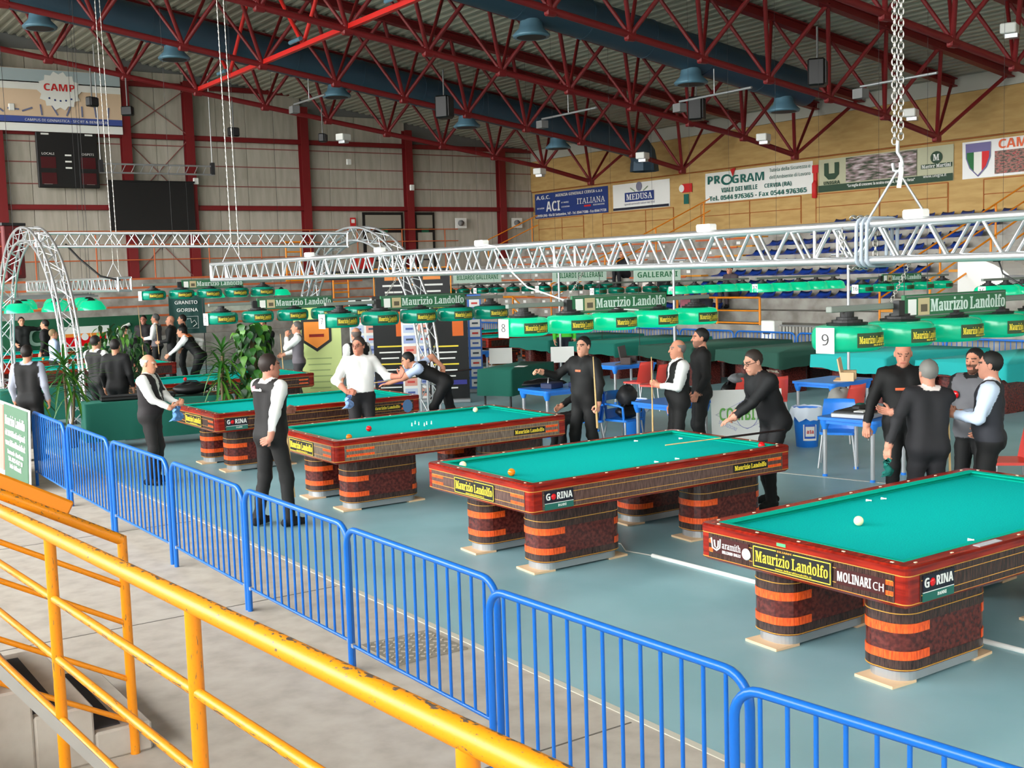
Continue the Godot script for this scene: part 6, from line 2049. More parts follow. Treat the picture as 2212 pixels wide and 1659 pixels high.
# ---------------------------------------------------------------- plants
func blade_leaf(L: float, w: float, droop: float) -> ArrayMesh:
	# long folded strap leaf along +z, arching down
	var st := st_new(false)
	var n := 5
	var rows := []
	for i in n + 1:
		var u := float(i) / n
		var ww := w * (0.5 + 1.2 * u) * (1.0 - pow(u, 3.0)) + 0.001
		var y := -droop * u * u * L
		rows.append([Vector3(-ww, y + 0.3 * ww, u * L), Vector3(0, y, u * L), Vector3(ww, y + 0.3 * ww, u * L)])
	for i in n:
		for k in 2:
			quad(st, rows[i][k], rows[i][k + 1], rows[i + 1][k + 1], rows[i + 1][k], Vector3.UP)
	return st_done(st)

func heart_leaf(L: float, w: float) -> ArrayMesh:
	var st := st_new()
	var n := 6
	var rows := []
	for i in n + 1:
		var u := float(i) / n
		var ww := w * sin(PI * pow(u, 0.62)) + 0.001
		var y := -0.45 * u * u * L
		rows.append([Vector3(-ww, y + 0.25 * ww, u * L), Vector3(0, y, u * L), Vector3(ww, y + 0.25 * ww, u * L)])
	for i in n:
		for k in 2:
			quad(st, rows[i][k], rows[i][k + 1], rows[i + 1][k + 1], rows[i + 1][k], Vector3.UP)
	return st_done(st)

func pot(t: Node3D, r: float, h: float) -> void:
	put(t, "pot", lathe([Vector2(0, 0), Vector2(r * 0.75, 0), Vector2(r, h), Vector2(r * 0.9, h), Vector2(r * 0.85, h - 0.04), Vector2(0, h - 0.04)], 18), mat("pot_grey", Color(0.35, 0.33, 0.30), 0.7))

func dracaena(label: String, at: Vector3, heads: Array, leaf_len: float, count: int) -> void:
	var t := thing("dracaena_plant", label, "plant", at)
	pot(t, 0.2, 0.3)
	var leafs := [blade_leaf(leaf_len, 0.024, 0.55), blade_leaf(leaf_len * 0.8, 0.026, 0.25), blade_leaf(leaf_len * 1.1, 0.022, 0.9)]
	for h in heads:
		var top: Vector3 = h
		put(t, "stem", tube([Vector3(top.x * 0.3, 0.25, top.z * 0.3), Vector3(top.x * 0.7, top.y * 0.5, top.z * 0.6), top], 0.022, 7), M.bark)
		for k in count:
			var a := k * 2.39996
			var f := float(k) / count
			var o := put(t, "leaf", leafs[k % 3], M.leaf if k % 4 else M.leaf_light, top + Vector3(0, -0.12 + 0.24 * f, 0))
			o.rotation = Vector3(lerpf(0.35, -1.15, f), a, 0)
		

func build_plants() -> void:
	dracaena("tall dracaena with arching strap leaves at the left arch's foot", Vector3(4.62, 0, -19.5), [Vector3(0.0, 1.28, 0.0), Vector3(0.12, 1.0, 0.1)], 0.55, 34)
	dracaena("lower dark dracaena left of the tall one", Vector3(4.2, 0, -19.9), [Vector3(0.0, 0.95, 0.0)], 0.48, 34)
	dracaena("slim dracaena with dark leaves beside the leafy climber", Vector3(6.6, 0, -17.75), [Vector3(0.0, 1.42, 0.0), Vector3(-0.05, 1.15, 0.05), Vector3(0.06, 0.95, -0.05)], 0.42, 26)
	# leafy climber on a pole
	var t := thing("climbing_plant", "tall leafy climbing plant on a moss pole behind the vested man", "plant", Vector3(7.12, 0, -17.75))
	pot(t, 0.2, 0.28)
	rod(t, "moss_pole", Vector3(0, 0.2, 0), Vector3(0, 1.75, 0), 0.05, M.bark)
	rng.seed = 11
	var hl := [heart_leaf(0.16, 0.06), heart_leaf(0.13, 0.052), heart_leaf(0.19, 0.068)]
	for k in 240:
		var y := 0.5 + 1.42 * pow(rng.randf(), 0.8)
		var a := rng.randf() * TAU
		var r := 0.12 + 0.2 * rng.randf() * (1.0 - 0.25 * absf(y - 1.3))
		var o := put(t, "leaf", hl[k % 3], [M.leaf, M.leaf_dark, M.leaf_light, M.leaf_dark, M.leaf][k % 5], Vector3(cos(a) * r, y, sin(a) * r))
		o.rotation = Vector3(0.5 + rng.randf() * 0.9, PI / 2 - a + (rng.randf() - 0.5) * 1.2, 0)
	# round bushy tree between the left players
	t = thing("bushy_plant", "round bushy potted tree behind the players in dark suits", "plant", Vector3(6.3, 0, -22.45))
	pot(t, 0.22, 0.34)
	put(t, "stem", tube([Vector3(0, 0.3, 0), Vector3(0.03, 0.8, 0.02), Vector3(0, 1.4, 0)], 0.03, 7), M.bark)
	rng.seed = 12
	var sl := [heart_leaf(0.15, 0.035), heart_leaf(0.18, 0.04)]
	for k in 260:
		var d := Vector3(rng.randfn(), rng.randfn(), rng.randfn()).normalized()
		var r := 0.28 + 0.32 * sqrt(rng.randf())
		var o := put(t, "leaf", sl[k % 2], [M.leaf, M.leaf_dark, M.leaf_light, M.leaf_dark][k % 4], Vector3(0, 1.32, 0) + d * Vector3(r * 0.95, r, r * 0.95))
		o.rotation = Vector3(0.2 + rng.randf() * 1.2, rng.randf() * TAU, 0)

# ---------------------------------------------------------------- people
class Field:
	var o: Vector3
	var c: float
	var nx: int
	var ny: int
	var nz: int
	var d: PackedFloat32Array
	var id: PackedByteArray

	func _init(lo: Vector3, hi: Vector3, cell: float) -> void:
		c = cell
		o = lo - Vector3.ONE * cell * 2.0
		var s := (hi - lo) / cell
		nx = int(s.x) + 6
		ny = int(s.y) + 6
		nz = int(s.z) + 6
		d.resize(nx * ny * nz)
		d.fill(1.0)
		id.resize(nx * ny * nz)

	# tapered capsule, joined with a smooth minimum of width k
	func cap(a: Vector3, b: Vector3, ra: float, rb: float, k: float, who: int) -> void:
		var pad := maxf(ra, rb) + k * 0.6 + c * 2.0
		var lo := (a.min(b) - Vector3.ONE * pad - o) / c
		var hi := (a.max(b) + Vector3.ONE * pad - o) / c
		var i0 := maxi(0, int(lo.x))
		var i1 := mini(nx - 1, int(hi.x) + 1)
		var j0 := maxi(0, int(lo.y))
		var j1 := mini(ny - 1, int(hi.y) + 1)
		var k0 := maxi(0, int(lo.z))
		var k1 := mini(nz - 1, int(hi.z) + 1)
		var ab := b - a
		var l2 := maxf(ab.length_squared(), 1e-8)
		var dr := rb - ra
		var inv := 1.0 / maxf(k, 1e-6)
		for kk in range(k0, k1 + 1):
			for jj in range(j0, j1 + 1):
				var at := (kk * ny + jj) * nx
				var p := Vector3(o.x + i0 * c, o.y + jj * c, o.z + kk * c) - a
				for ii in range(i0, i1 + 1):
					var t := clampf(p.dot(ab) / l2, 0.0, 1.0)
					var q := (p - ab * t).length() - ra - dr * t
					p.x += c
					var g := d[at + ii]
					if q < g:
						id[at + ii] = who
					var e := absf(g - q)
					if e < k:
						var h := (k - e) * inv
						d[at + ii] = minf(g, q) - h * h * k * 0.25
					elif q < g:
						d[at + ii] = q

	func ell(tf: Transform3D, r: Vector3, k: float, who: int) -> void:
		var m := maxf(r.x, maxf(r.y, r.z)) + k * 0.6 + c * 2.0
		var lo := (tf.origin - Vector3.ONE * m - o) / c
		var hi := (tf.origin + Vector3.ONE * m - o) / c
		var mn := minf(r.x, minf(r.y, r.z))
		var it := tf.affine_inverse()
		for kk in range(maxi(0, int(lo.z)), mini(nz - 1, int(hi.z) + 1) + 1):
			for jj in range(maxi(0, int(lo.y)), mini(ny - 1, int(hi.y) + 1) + 1):
				var at := (kk * ny + jj) * nx
				for ii in range(maxi(0, int(lo.x)), mini(nx - 1, int(hi.x) + 1) + 1):
					var p := it * Vector3(o.x + ii * c, o.y + jj * c, o.z + kk * c)
					var pl := p / r
					var l := pl.length()
					var q := (l - 1.0) * l / maxf((pl / r).length(), 1e-4)
					if l < 0.3:
						q = -mn * (1.0 - l)
					var g := d[at + ii]
					if q < g:
						id[at + ii] = who
					var e := absf(g - q)
					if e < k:
						var h := (k - e) / k
						d[at + ii] = minf(g, q) - h * h * k * 0.25
					elif q < g:
						d[at + ii] = q

	# keep only where n.(p - p0) < 0
	func cut(p0: Vector3, n: Vector3) -> void:
		for kk in nz:
			for jj in ny:
				var at := (kk * ny + jj) * nx
				for ii in nx:
					var q := n.dot(Vector3(o.x + ii * c, o.y + jj * c, o.z + kk * c) - p0)
					if q > d[at + ii]:
						d[at + ii] = q

	# surface nets: one vertex in each crossed cell, one quad round each crossed edge
	func mesh(V: PackedVector3Array, N: PackedVector3Array, I: PackedByteArray, T: PackedInt32Array) -> Array:
		var cell := PackedInt32Array()
		cell.resize(nx * ny * nz)
		cell.fill(-1)
		var sy := nx
		var sz := nx * ny
		var lim := c * 1.9
		var offs := PackedInt32Array([0, 1, sy, sy + 1, sz, sz + 1, sz + sy, sz + sy + 1])
		var start := V.size()
		var where := PackedInt32Array()
		for k in nz - 1:
			for j in ny - 1:
				var at := k * sz + j * sy
				for i in nx - 1:
					var b := at + i
					var v0 := d[b]
					if v0 > lim or v0 < -lim:
						continue
					var neg := 0
					for q in 8:
						if d[b + offs[q]] < 0.0:
							neg += 1
					if neg == 0 or neg == 8:
						continue
					var s := Vector3.ZERO
					var n := 0
					for q in 8:
						var dq := d[b + offs[q]]
						for ax in 3:
							var bit := 1 << ax
							if q & bit:
								continue
							var dr := d[b + offs[q | bit]]
							if (dq < 0.0) != (dr < 0.0):
								var p := Vector3(q & 1, (q >> 1) & 1, (q >> 2) & 1)
								p[ax] = dq / (dq - dr)
								s += p
								n += 1
					s /= n
					cell[b] = V.size()
					V.append(o + (Vector3(i, j, k) + s) * c)
					var gx := d[b + 1] - d[b] + d[b + sy + sz + 1] - d[b + sy + sz]
					var gy := d[b + sy] - d[b] + d[b + sy + sz + 1] - d[b + sz + 1]
					var gz := d[b + sz] - d[b] + d[b + sy + sz + 1] - d[b + sy + 1]
					N.append(Vector3(gx, gy, gz).normalized())
					I.append(id[b])
					where.append(b)
		for w in where:
			var b := w
			var ins := d[b] < 0.0
			for ax in 3:
				var st: int = [1, sy, sz][ax]
				var u: int = [sy, sz, 1][ax]
				var v: int = [sz, 1, sy][ax]
				if b - u < 0 or b - v < 0 or b - u - v < 0:
					continue
				if ins == (d[b + st] < 0.0):
					continue
				var a := cell[b - u - v]
				var bb := cell[b - v]
				var cc := cell[b]
				var dd := cell[b - u]
				if a < 0 or bb < 0 or cc < 0 or dd < 0:
					continue
				if ins:
					T.append_array(PackedInt32Array([a, cc, bb, a, dd, cc]))
				else:
					T.append_array(PackedInt32Array([a, bb, cc, a, cc, dd]))
		return [V, N, I, T]

func ik(a: Vector3, t: Vector3, l1: float, l2: float, pole: Vector3) -> Array:
	var d := t - a
	var L := d.length()
	var M_ := minf(L, (l1 + l2) * 0.995)
	d = d / maxf(L, 1e-5)
	t = a + d * M_
	var x := (l1 * l1 - l2 * l2 + M_ * M_) / (2.0 * M_)
	var h := sqrt(maxf(0.0, l1 * l1 - x * x))
	var p := (pole - d * pole.dot(d)).normalized()
	return [a + d * x + p * h, t]

var wrinkle := FastNoiseLite.new()

# spec lengths are for a figure of 1.75 m: x to its right, y up, -z the way it faces
func person(label: String, s: Dictionary) -> Node3D:
	var hgt: float = s.get("h", 1.75)
	var k := hgt / 1.75
	var f: Vector2 = s.face
	var t := thing("person", label, "person", s.pos, atan2(-f.x, -f.y), s.get("grp", ""))
	var cell: float = s.get("cell", 0.016)
	var skin: Color = s.get("skin", Color(0.80, 0.56, 0.45))
	var top: Color = s.top
	var sleeve: Color = s.get("sleeve", top)
	var collar: Color = s.get("collar", sleeve)
	var trou: Color = s.get("trousers", Color(0.05, 0.05, 0.06))
	var shoe: Color = s.get("shoe", Color(0.04, 0.035, 0.035))
	var fat: float = s.get("fat", 0.0)
	var hem: float = s.get("hem", 0.98)
	var send: float = s.get("sleeve_end", 1.9)
	var vopen: float = s.get("vopen", 0.0)
	var hipy: float = s.get("hip", 0.94)
	var pel := Vector3(s.get("hx", 0.0), hipy, s.get("hz", 0.0))
	var U := Basis.from_euler(Vector3(-deg_to_rad(s.get("lean", 0.0)), deg_to_rad(s.get("twist", 0.0)), deg_to_rad(s.get("tilt", 0.0))))
	var up := func(x: float, y: float, z: float) -> Vector3:
		return pel + U * Vector3(x, y - 0.94, z)
	var shR: Vector3 = up.call(0.185, 1.415, 0.01)
	var shL: Vector3 = up.call(-0.185, 1.415, 0.01)
	var neck: Vector3 = up.call(0, 1.47, 0.012)
	var HB := U.slerp(Basis(), s.get("head_level", 0.6)) * Basis.from_euler(Vector3(deg_to_rad(s.get("head_pitch", 0.0)), deg_to_rad(s.get("head_yaw", 0.0)), deg_to_rad(s.get("head_tilt", 0.0))))
	var hc: Vector3 = neck + (U * Vector3(0, 0.5, -0.06) + HB * Vector3(0, 0.5, -0.06)).normalized() * 0.155
	var H := Transform3D(HB, hc)
	var ar := ik(shR, s.get("rw", Vector3(0.25, 0.90, -0.06)), 0.285, 0.255, s.get("rp", Vector3(0.4, -0.2, 0.8)))
	var al := ik(shL, s.get("lw", Vector3(-0.25, 0.90, -0.06)), 0.285, 0.255, s.get("lp", Vector3(-0.4, -0.2, 0.8)))
	var lh := Vector3(0.088, -0.02, 0)
	var hipR := pel + Basis.from_euler(Vector3(0, deg_to_rad(s.get("twist", 0.0)) * 0.3, 0)) * lh
	var hipL := pel + Basis.from_euler(Vector3(0, deg_to_rad(s.get("twist", 0.0)) * 0.3, 0)) * Vector3(-lh.x, lh.y, 0)
	var fr: Vector3 = s.get("rf", Vector3(0.11, 0.08, 0.02))
	var fl: Vector3 = s.get("lf", Vector3(-0.11, 0.08, 0.02))
	var lr := ik(hipR, fr, 0.43, 0.42, s.get("kr", Vector3(0.05, 0, -1)))
	var ll := ik(hipL, fl, 0.43, 0.42, s.get("kl", Vector3(-0.05, 0, -1)))
	fr = lr[1]
	fl = ll[1]
	var toeR: Vector3 = fr + (s.get("tr", Vector3(0.25, 0, -1)) as Vector3).normalized() * 0.155 + Vector3(0, -0.04, 0)
	var toeL: Vector3 = fl + (s.get("tl", Vector3(-0.25, 0, -1)) as Vector3).normalized() * 0.155 + Vector3(0, -0.04, 0)
	# ---- body
	var lo := Vector3.ONE * 9.0
	var hi := -lo
	for p in [shR, shL, neck, ar[0], ar[1], al[0], al[1], lr[0], ll[0], toeR, toeL, fr, fl, pel]:
		lo = lo.min(p * k)
		hi = hi.max(p * k)
	lo -= Vector3.ONE * 0.2
	hi += Vector3(0.2, 0.16, 0.2)
	lo.y = -cell * 2.0
	var F := Field.new(lo, hi, cell)
	var sl := 0.008
	var B := func(a: Vector3, b: Vector3, ra: float, rb: float, kk: float, who: int) -> void:
		F.cap(a * k, b * k, ra * k, rb * k, kk * k, who)
	for sx in [-1.0, 1.0]:
		B.call(up.call(sx * 0.062, 1.0, 0.0), up.call(sx * 0.085, 1.33, 0.0), 0.103 + fat * 0.6, 0.112 + fat * 0.3, 0.06, 1)
		B.call(up.call(sx * 0.05, 1.30, -0.03), up.call(sx * 0.07, 1.36, -0.03), 0.095, 0.09, 0.05, 1)
	if fat > 0.0:
		B.call(up.call(0, 1.04, -0.04 - fat), up.call(0, 1.14, -0.04 - fat), 0.10 + fat * 0.4, 0.09 + fat * 0.4, 0.08, 1)
	B.call(up.call(-0.13, 1.405, 0.012), up.call(0.13, 1.405, 0.012), 0.078, 0.078, 0.06, 1)
	B.call(up.call(-0.07, 1.44, 0.015), up.call(0.07, 1.44, 0.015), 0.05, 0.05, 0.06, 1)
	B.call(neck + U * Vector3(0, -0.05, 0), neck.lerp(hc, 0.55), 0.062, 0.053, 0.03, 10)
	B.call(hipR + Vector3(0, 0.03, 0), hipL + Vector3(0, 0.03, 0), 0.098 + fat * 0.3, 0.098 + fat * 0.3, 0.06, 6)
	B.call(hipR + Vector3(0, 0, 0.05), hipL + Vector3(0, 0, 0.035), 0.092, 0.092, 0.05, 6)
	B.call(shR, ar[0], 0.062 + sl, 0.046 + sl, 0.05, 2)
	B.call(ar[0], ar[1], 0.046 + (sl if send > 1.1 else 0.0), 0.031 + (sl if send > 1.8 else 0.0), 0.02, 3)
	B.call(shL, al[0], 0.062 + sl, 0.046 + sl, 0.05, 4)
	B.call(al[0], al[1], 0.046 + (sl if send > 1.1 else 0.0), 0.031 + (sl if send > 1.8 else 0.0), 0.02, 5)
	for q in [[hipR, lr, fr, toeR], [hipL, ll, fl, toeL]]:
		var kn: Vector3 = q[1][0]
		B.call(q[0], kn, 0.096, 0.07, 0.05, 7)
		B.call(kn, q[2] + Vector3(0, 0.02, 0), 0.07, 0.058, 0.03, 8)
		var heel: Vector3 = q[2] + ((q[2] - q[3]) * Vector3(1, 0, 1)).normalized() * 0.05 + Vector3(0, -0.035, 0)
		B.call(heel, q[3], 0.042, 0.036, 0.015, 9)
		B.call(q[2] + Vector3(0, -0.02, 0), q[3].lerp(q[2], 0.4) + Vector3(0, 0.005, 0), 0.042, 0.036, 0.02, 9)
	var V := PackedVector3Array()
	var N := PackedVector3Array()
	var I := PackedByteArray()
	var T := PackedInt32Array()
	var R := F.mesh(V, N, I, T)
	V = R[0]
	N = R[1]
	I = R[2]
	T = R[3]
	# ---- paint by region, with small cloth folds
	var C := PackedColorArray()
	var Ui := U.inverse()
	wrinkle.frequency = 10.0
	wrinkle.fractal_octaves = 2
	wrinkle.seed = int(absf(s.pos.x * 100.0))
	for v in V.size():
		var p := V[v] / k
		var who := I[v]
		var q := Ui * (p - pel) + Vector3(0, 0.94, 0)
		var c := top
		match who:
			1, 6:
				c = top if q.y > hem else trou
				if vopen > 0.0 and who == 1 and q.z < -0.02 and q.y > 1.10 and absf(q.x - 0.005) < (q.y - 1.10) / 0.32 * vopen:
					c = s.get("shirt", collar)
				if q.y > 1.452 and Vector2(q.x, q.z - 0.012).length() < 0.105:
					c = collar
			2, 4:
				c = sleeve if send > 0.9 or (p - (shR if who == 2 else shL)).length() < 0.285 * send else skin
				if q.y > 1.25 and absf(q.x) < 0.168 and s.has("vest"):
					c = top
			3, 5:
				var el: Vector3 = ar[0] if who == 3 else al[0]
				c = sleeve if (p - el).length() < 0.255 * (send - 1.0) else skin
			7, 8:
				c = trou if q.y < hem else top
			9:
				c = shoe
			10:
				c = skin if q.y > s.get("neckline", 1.475) else collar
		C.append(c)
		if who < 9 and c != skin:
			V[v] += N[v] * wrinkle.get_noise_3d(p.x, p.y * 0.7, p.z) * 0.014
	# ---- head
	var hcell: float = minf(cell * 0.62, 0.010)
	var HF := Field.new(hc * k - Vector3.ONE * 0.17, hc * k + Vector3.ONE * 0.17, hcell)
	var HE := func(x: float, y: float, z: float, rx: float, ry: float, rz: float, kk: float, who: int) -> void:
		HF.ell(Transform3D(HB, (H * Vector3(x, y, z)) * k), Vector3(rx, ry, rz) * k, kk * k, who)
	var HC := func(a: Vector3, b: Vector3, ra: float, rb: float, kk: float, who: int) -> void:
		HF.cap((H * a) * k, (H * b) * k, ra * k, rb * k, kk * k, who)
	HE.call(0.0, 0.022, 0.014, 0.076, 0.098, 0.094, 0.001, 11)
	HE.call(0.0, -0.04, -0.026, 0.060, 0.082, 0.068, 0.04, 11)
	HC.call(Vector3(0, -0.10, -0.058), Vector3(0, -0.102, -0.062), 0.028, 0.026, 0.04, 11)
	HC.call(Vector3(-0.03, 0.024, -0.078), Vector3(0.03, 0.024, -0.078), 0.014, 0.014, 0.02, 11)
	HC.call(Vector3(0, 0.008, -0.090), Vector3(0, -0.032, -0.112), 0.008, 0.013, 0.012, 11)
	HC.call(Vector3(-0.022, -0.068, -0.082), Vector3(0.022, -0.068, -0.082), 0.012, 0.012, 0.015, 11)
	for sx in [-1.0, 1.0]:
		HE.call(sx * 0.079, -0.008, 0.012, 0.011, 0.032, 0.02, 0.006, 11)
	HC.call(Vector3(0, -0.08, 0.02), Vector3(0, -0.16, 0.035), 0.052, 0.055, 0.03, 10)
	var v0 := V.size()
	R = HF.mesh(V, N, I, T)
	V = R[0]
	N = R[1]
	I = R[2]
	T = R[3]
	var Hi := H.affine_inverse()
	var hairc: Color = s.get("hair", Color(0.10, 0.07, 0.05))
	var lip := skin.lerp(Color(0.62, 0.25, 0.24), 0.45)
	for v in range(v0, V.size()):
		var p := Hi * (V[v] / k)
		var c := skin
		if p.z < -0.055:
			for sx in [-1.0, 1.0]:
				if Vector2(p.x - sx * 0.031, (p.y - 0.002) * 1.7).length() < 0.0085:
					c = Color(0.20, 0.14, 0.12)
				elif absf(p.x - sx * 0.033) < 0.021 and absf(p.y - 0.025) < 0.006:
					c = hairc.lerp(skin, 0.2)
			if absf(p.x) < 0.026 and absf(p.y + 0.068) < 0.007:
				c = lip
		if s.has("beard") and p.y < -0.035 and p.z < 0.03 and c == skin and not (absf(p.x) < 0.03 and absf(p.y + 0.068) < 0.012):
			c = skin.lerp(s.beard, 0.65)
		if I[v] == 10:
			c = skin
		C.append(c)
	# ---- hands
	for q in [[ar, "rhand", 1.0], [al, "lhand", -1.0]]:
		var hd: Dictionary = s.get(q[1], {})
		if hd.has("none"):
			continue
		var fa: Vector3 = (q[0][1] - q[0][0]).normalized()
		var dir: Vector3 = (hd.get("dir", fa) as Vector3).normalized()
		var nn: Vector3 = hd.get("palm", Vector3(-q[2], 0, 0.2))
		nn = (nn - dir * nn.dot(dir)).normalized()
		var ac := dir.cross(nn) * float(q[2])
		var curl: float = hd.get("curl", 0.5)
		var w: Vector3 = q[0][1]
		var bones := []
		for i in 4:
			var off := 0.030 - 0.020 * i
			var kn := w + dir * (0.088 - 0.006 * absf(i - 1.2)) + ac * off
			bones.append([w + dir * 0.012 + ac * off * 0.6, kn, 0.017, 0.012])
			var ln: float = [0.070, 0.079, 0.073, 0.058][i]
			var p := kn
			var ang := curl * 0.6
			for g in 3:
				var dd := dir * cos(ang) + nn * sin(ang)
				var l2: float = ln * [0.45, 0.32, 0.25][g]
				bones.append([p, p + dd * l2, 0.0098 - 0.0012 * g, 0.0088 - 0.0012 * g])
				p += dd * l2
				ang += curl * 1.05
		var tb := w + dir * 0.028 + ac * 0.026 + nn * 0.006
		var td := (dir * 0.62 + ac * 0.62 + nn * (0.25 + 0.35 * curl)).normalized()
		bones.append([tb, tb + td * 0.042, 0.015, 0.0115])
		var td2 := (dir * 0.85 + ac * (0.35 - 0.5 * curl) + nn * (0.3 + 0.35 * curl)).normalized()
		bones.append([tb + td * 0.042, tb + td * 0.042 + td2 * 0.036, 0.0112, 0.0085])
		bones.append([w - fa * 0.03, w + dir * 0.02, 0.030, 0.028])
		var l3 := Vector3.ONE * 9.0
		var h3 := -l3
		for b in bones:
			l3 = l3.min(b[0] * k).min(b[1] * k)
			h3 = h3.max(b[0] * k).max(b[1] * k)
		var GF := Field.new(l3 - Vector3.ONE * 0.04, h3 + Vector3.ONE * 0.04, s.get("hand_cell", 0.0055))
		for b in bones:
			GF.cap(b[0] * k, b[1] * k, b[2] * k, b[3] * k, 0.006, 12)
		v0 = V.size()
		R = GF.mesh(V, N, I, T)
		V = R[0]
		N = R[1]
		I = R[2]
		T = R[3]
		for v in range(v0, V.size()):
			C.append(skin)
	var arr := []
	arr.resize(Mesh.ARRAY_MAX)
	arr[Mesh.ARRAY_VERTEX] = V
	arr[Mesh.ARRAY_NORMAL] = N
	arr[Mesh.ARRAY_COLOR] = C
	arr[Mesh.ARRAY_INDEX] = T
	var am := ArrayMesh.new()
	am.add_surface_from_arrays(Mesh.PRIMITIVE_TRIANGLES, arr)
	put(t, "body", am, M.person)
	# ---- hair
	var style: String = s.get("style", "short")
	if style != "none":
		var XF := Field.new(hc * k - Vector3.ONE * 0.14, hc * k + Vector3.ONE * 0.14, hcell)
		XF.ell(Transform3D(HB, (H * Vector3(0, 0.026, 0.018)) * k), Vector3(0.084, 0.103, 0.100) * k, 0.001, 1)
		var sc := 0.6 if style == "bald" else 0.5
		var n := HB * Vector3(0, -sc, -sqrt(1.0 - sc * sc))
		XF.cut((H * Vector3(0, 0, 0)) * k - n * (-0.012 if style != "bald" else 0.012) * k, n)
		if style == "bald":
			XF.cut((H * Vector3(0, 0.055, 0)) * k, HB * Vector3.UP)
		if style == "long":
			pass
		else:
			XF.cut((H * Vector3(0, -0.06, 0)) * k, HB * Vector3.DOWN)
		var r2 := XF.mesh(PackedVector3Array(), PackedVector3Array(), PackedByteArray(), PackedInt32Array())
		var hv: PackedVector3Array = r2[0]
		var hn: PackedVector3Array = r2[1]
		wrinkle.frequency = 60.0
		for v in hv.size():
			hv[v] += hn[v] * wrinkle.get_noise_3dv(hv[v]) * 0.008
		var a2 := []
		a2.resize(Mesh.ARRAY_MAX)
		a2[Mesh.ARRAY_VERTEX] = hv
		a2[Mesh.ARRAY_NORMAL] = hn
		a2[Mesh.ARRAY_INDEX] = r2[3]
		if hv.size() > 0:
			var hm := ArrayMesh.new()
			hm.add_surface_from_arrays(Mesh.PRIMITIVE_TRIANGLES, a2)
			put(t, "hair", hm, mat("hair_%s" % hairc.to_html(), hairc, 0.6))
	if s.has("glasses"):
		var gl := Node3D.new()
		gl.name = "glasses"
		t.add_child(gl)
		for sx in [-1.0, 1.0]:
			var pts := []
			for i in 10:
				pts.append((H * Vector3(sx * 0.032 + cos(TAU * i / 10) * 0.021, 0.0 + sin(TAU * i / 10) * 0.016, -0.098)) * k)
			put(gl, "rim", tube(pts, 0.0028, 5, false, true), M.black)
			put(gl, "temple", tube([(H * Vector3(sx * 0.053, 0.004, -0.096)) * k, (H * Vector3(sx * 0.082, 0.004, 0.0)) * k], 0.0025, 5), M.black)
		put(gl, "bridge", tube([(H * Vector3(-0.012, 0.004, -0.1)) * k, (H * Vector3(0.012, 0.004, -0.1)) * k], 0.0025, 5), M.black)
	t.set_meta("_wr", t.transform * (ar[1] * k))
	t.set_meta("_wl", t.transform * (al[1] * k))
	last_r = t.transform * (ar[1] * k)
	last_l = t.transform * (al[1] * k)
	t.remove_meta("_wr")
	t.remove_meta("_wl")
	return t

var last_r: Vector3
var last_l: Vector3

func cue(label: String, a: Vector3, b: Vector3) -> void:
	# butt a, tip b
	var t := thing("cue", label, "cue")
	var m := a.lerp(b, 0.45)
	var d := mat("cue_dark", Color(0.12, 0.07, 0.07), 0.3)
	put(t, "butt", st_done_tube([a, m], 0.0145, 0.011), M.wood_cue if label.contains("pale") else d)
	put(t, "shaft", st_done_tube([m, b], 0.011, 0.0062), M.wood_cue)

func st_done_tube(p: Array, r0: float, r1: float) -> ArrayMesh:
	var st := st_new()
	st_tube(st, p, r0, 8, true, false, r1)
	return st_done(st)

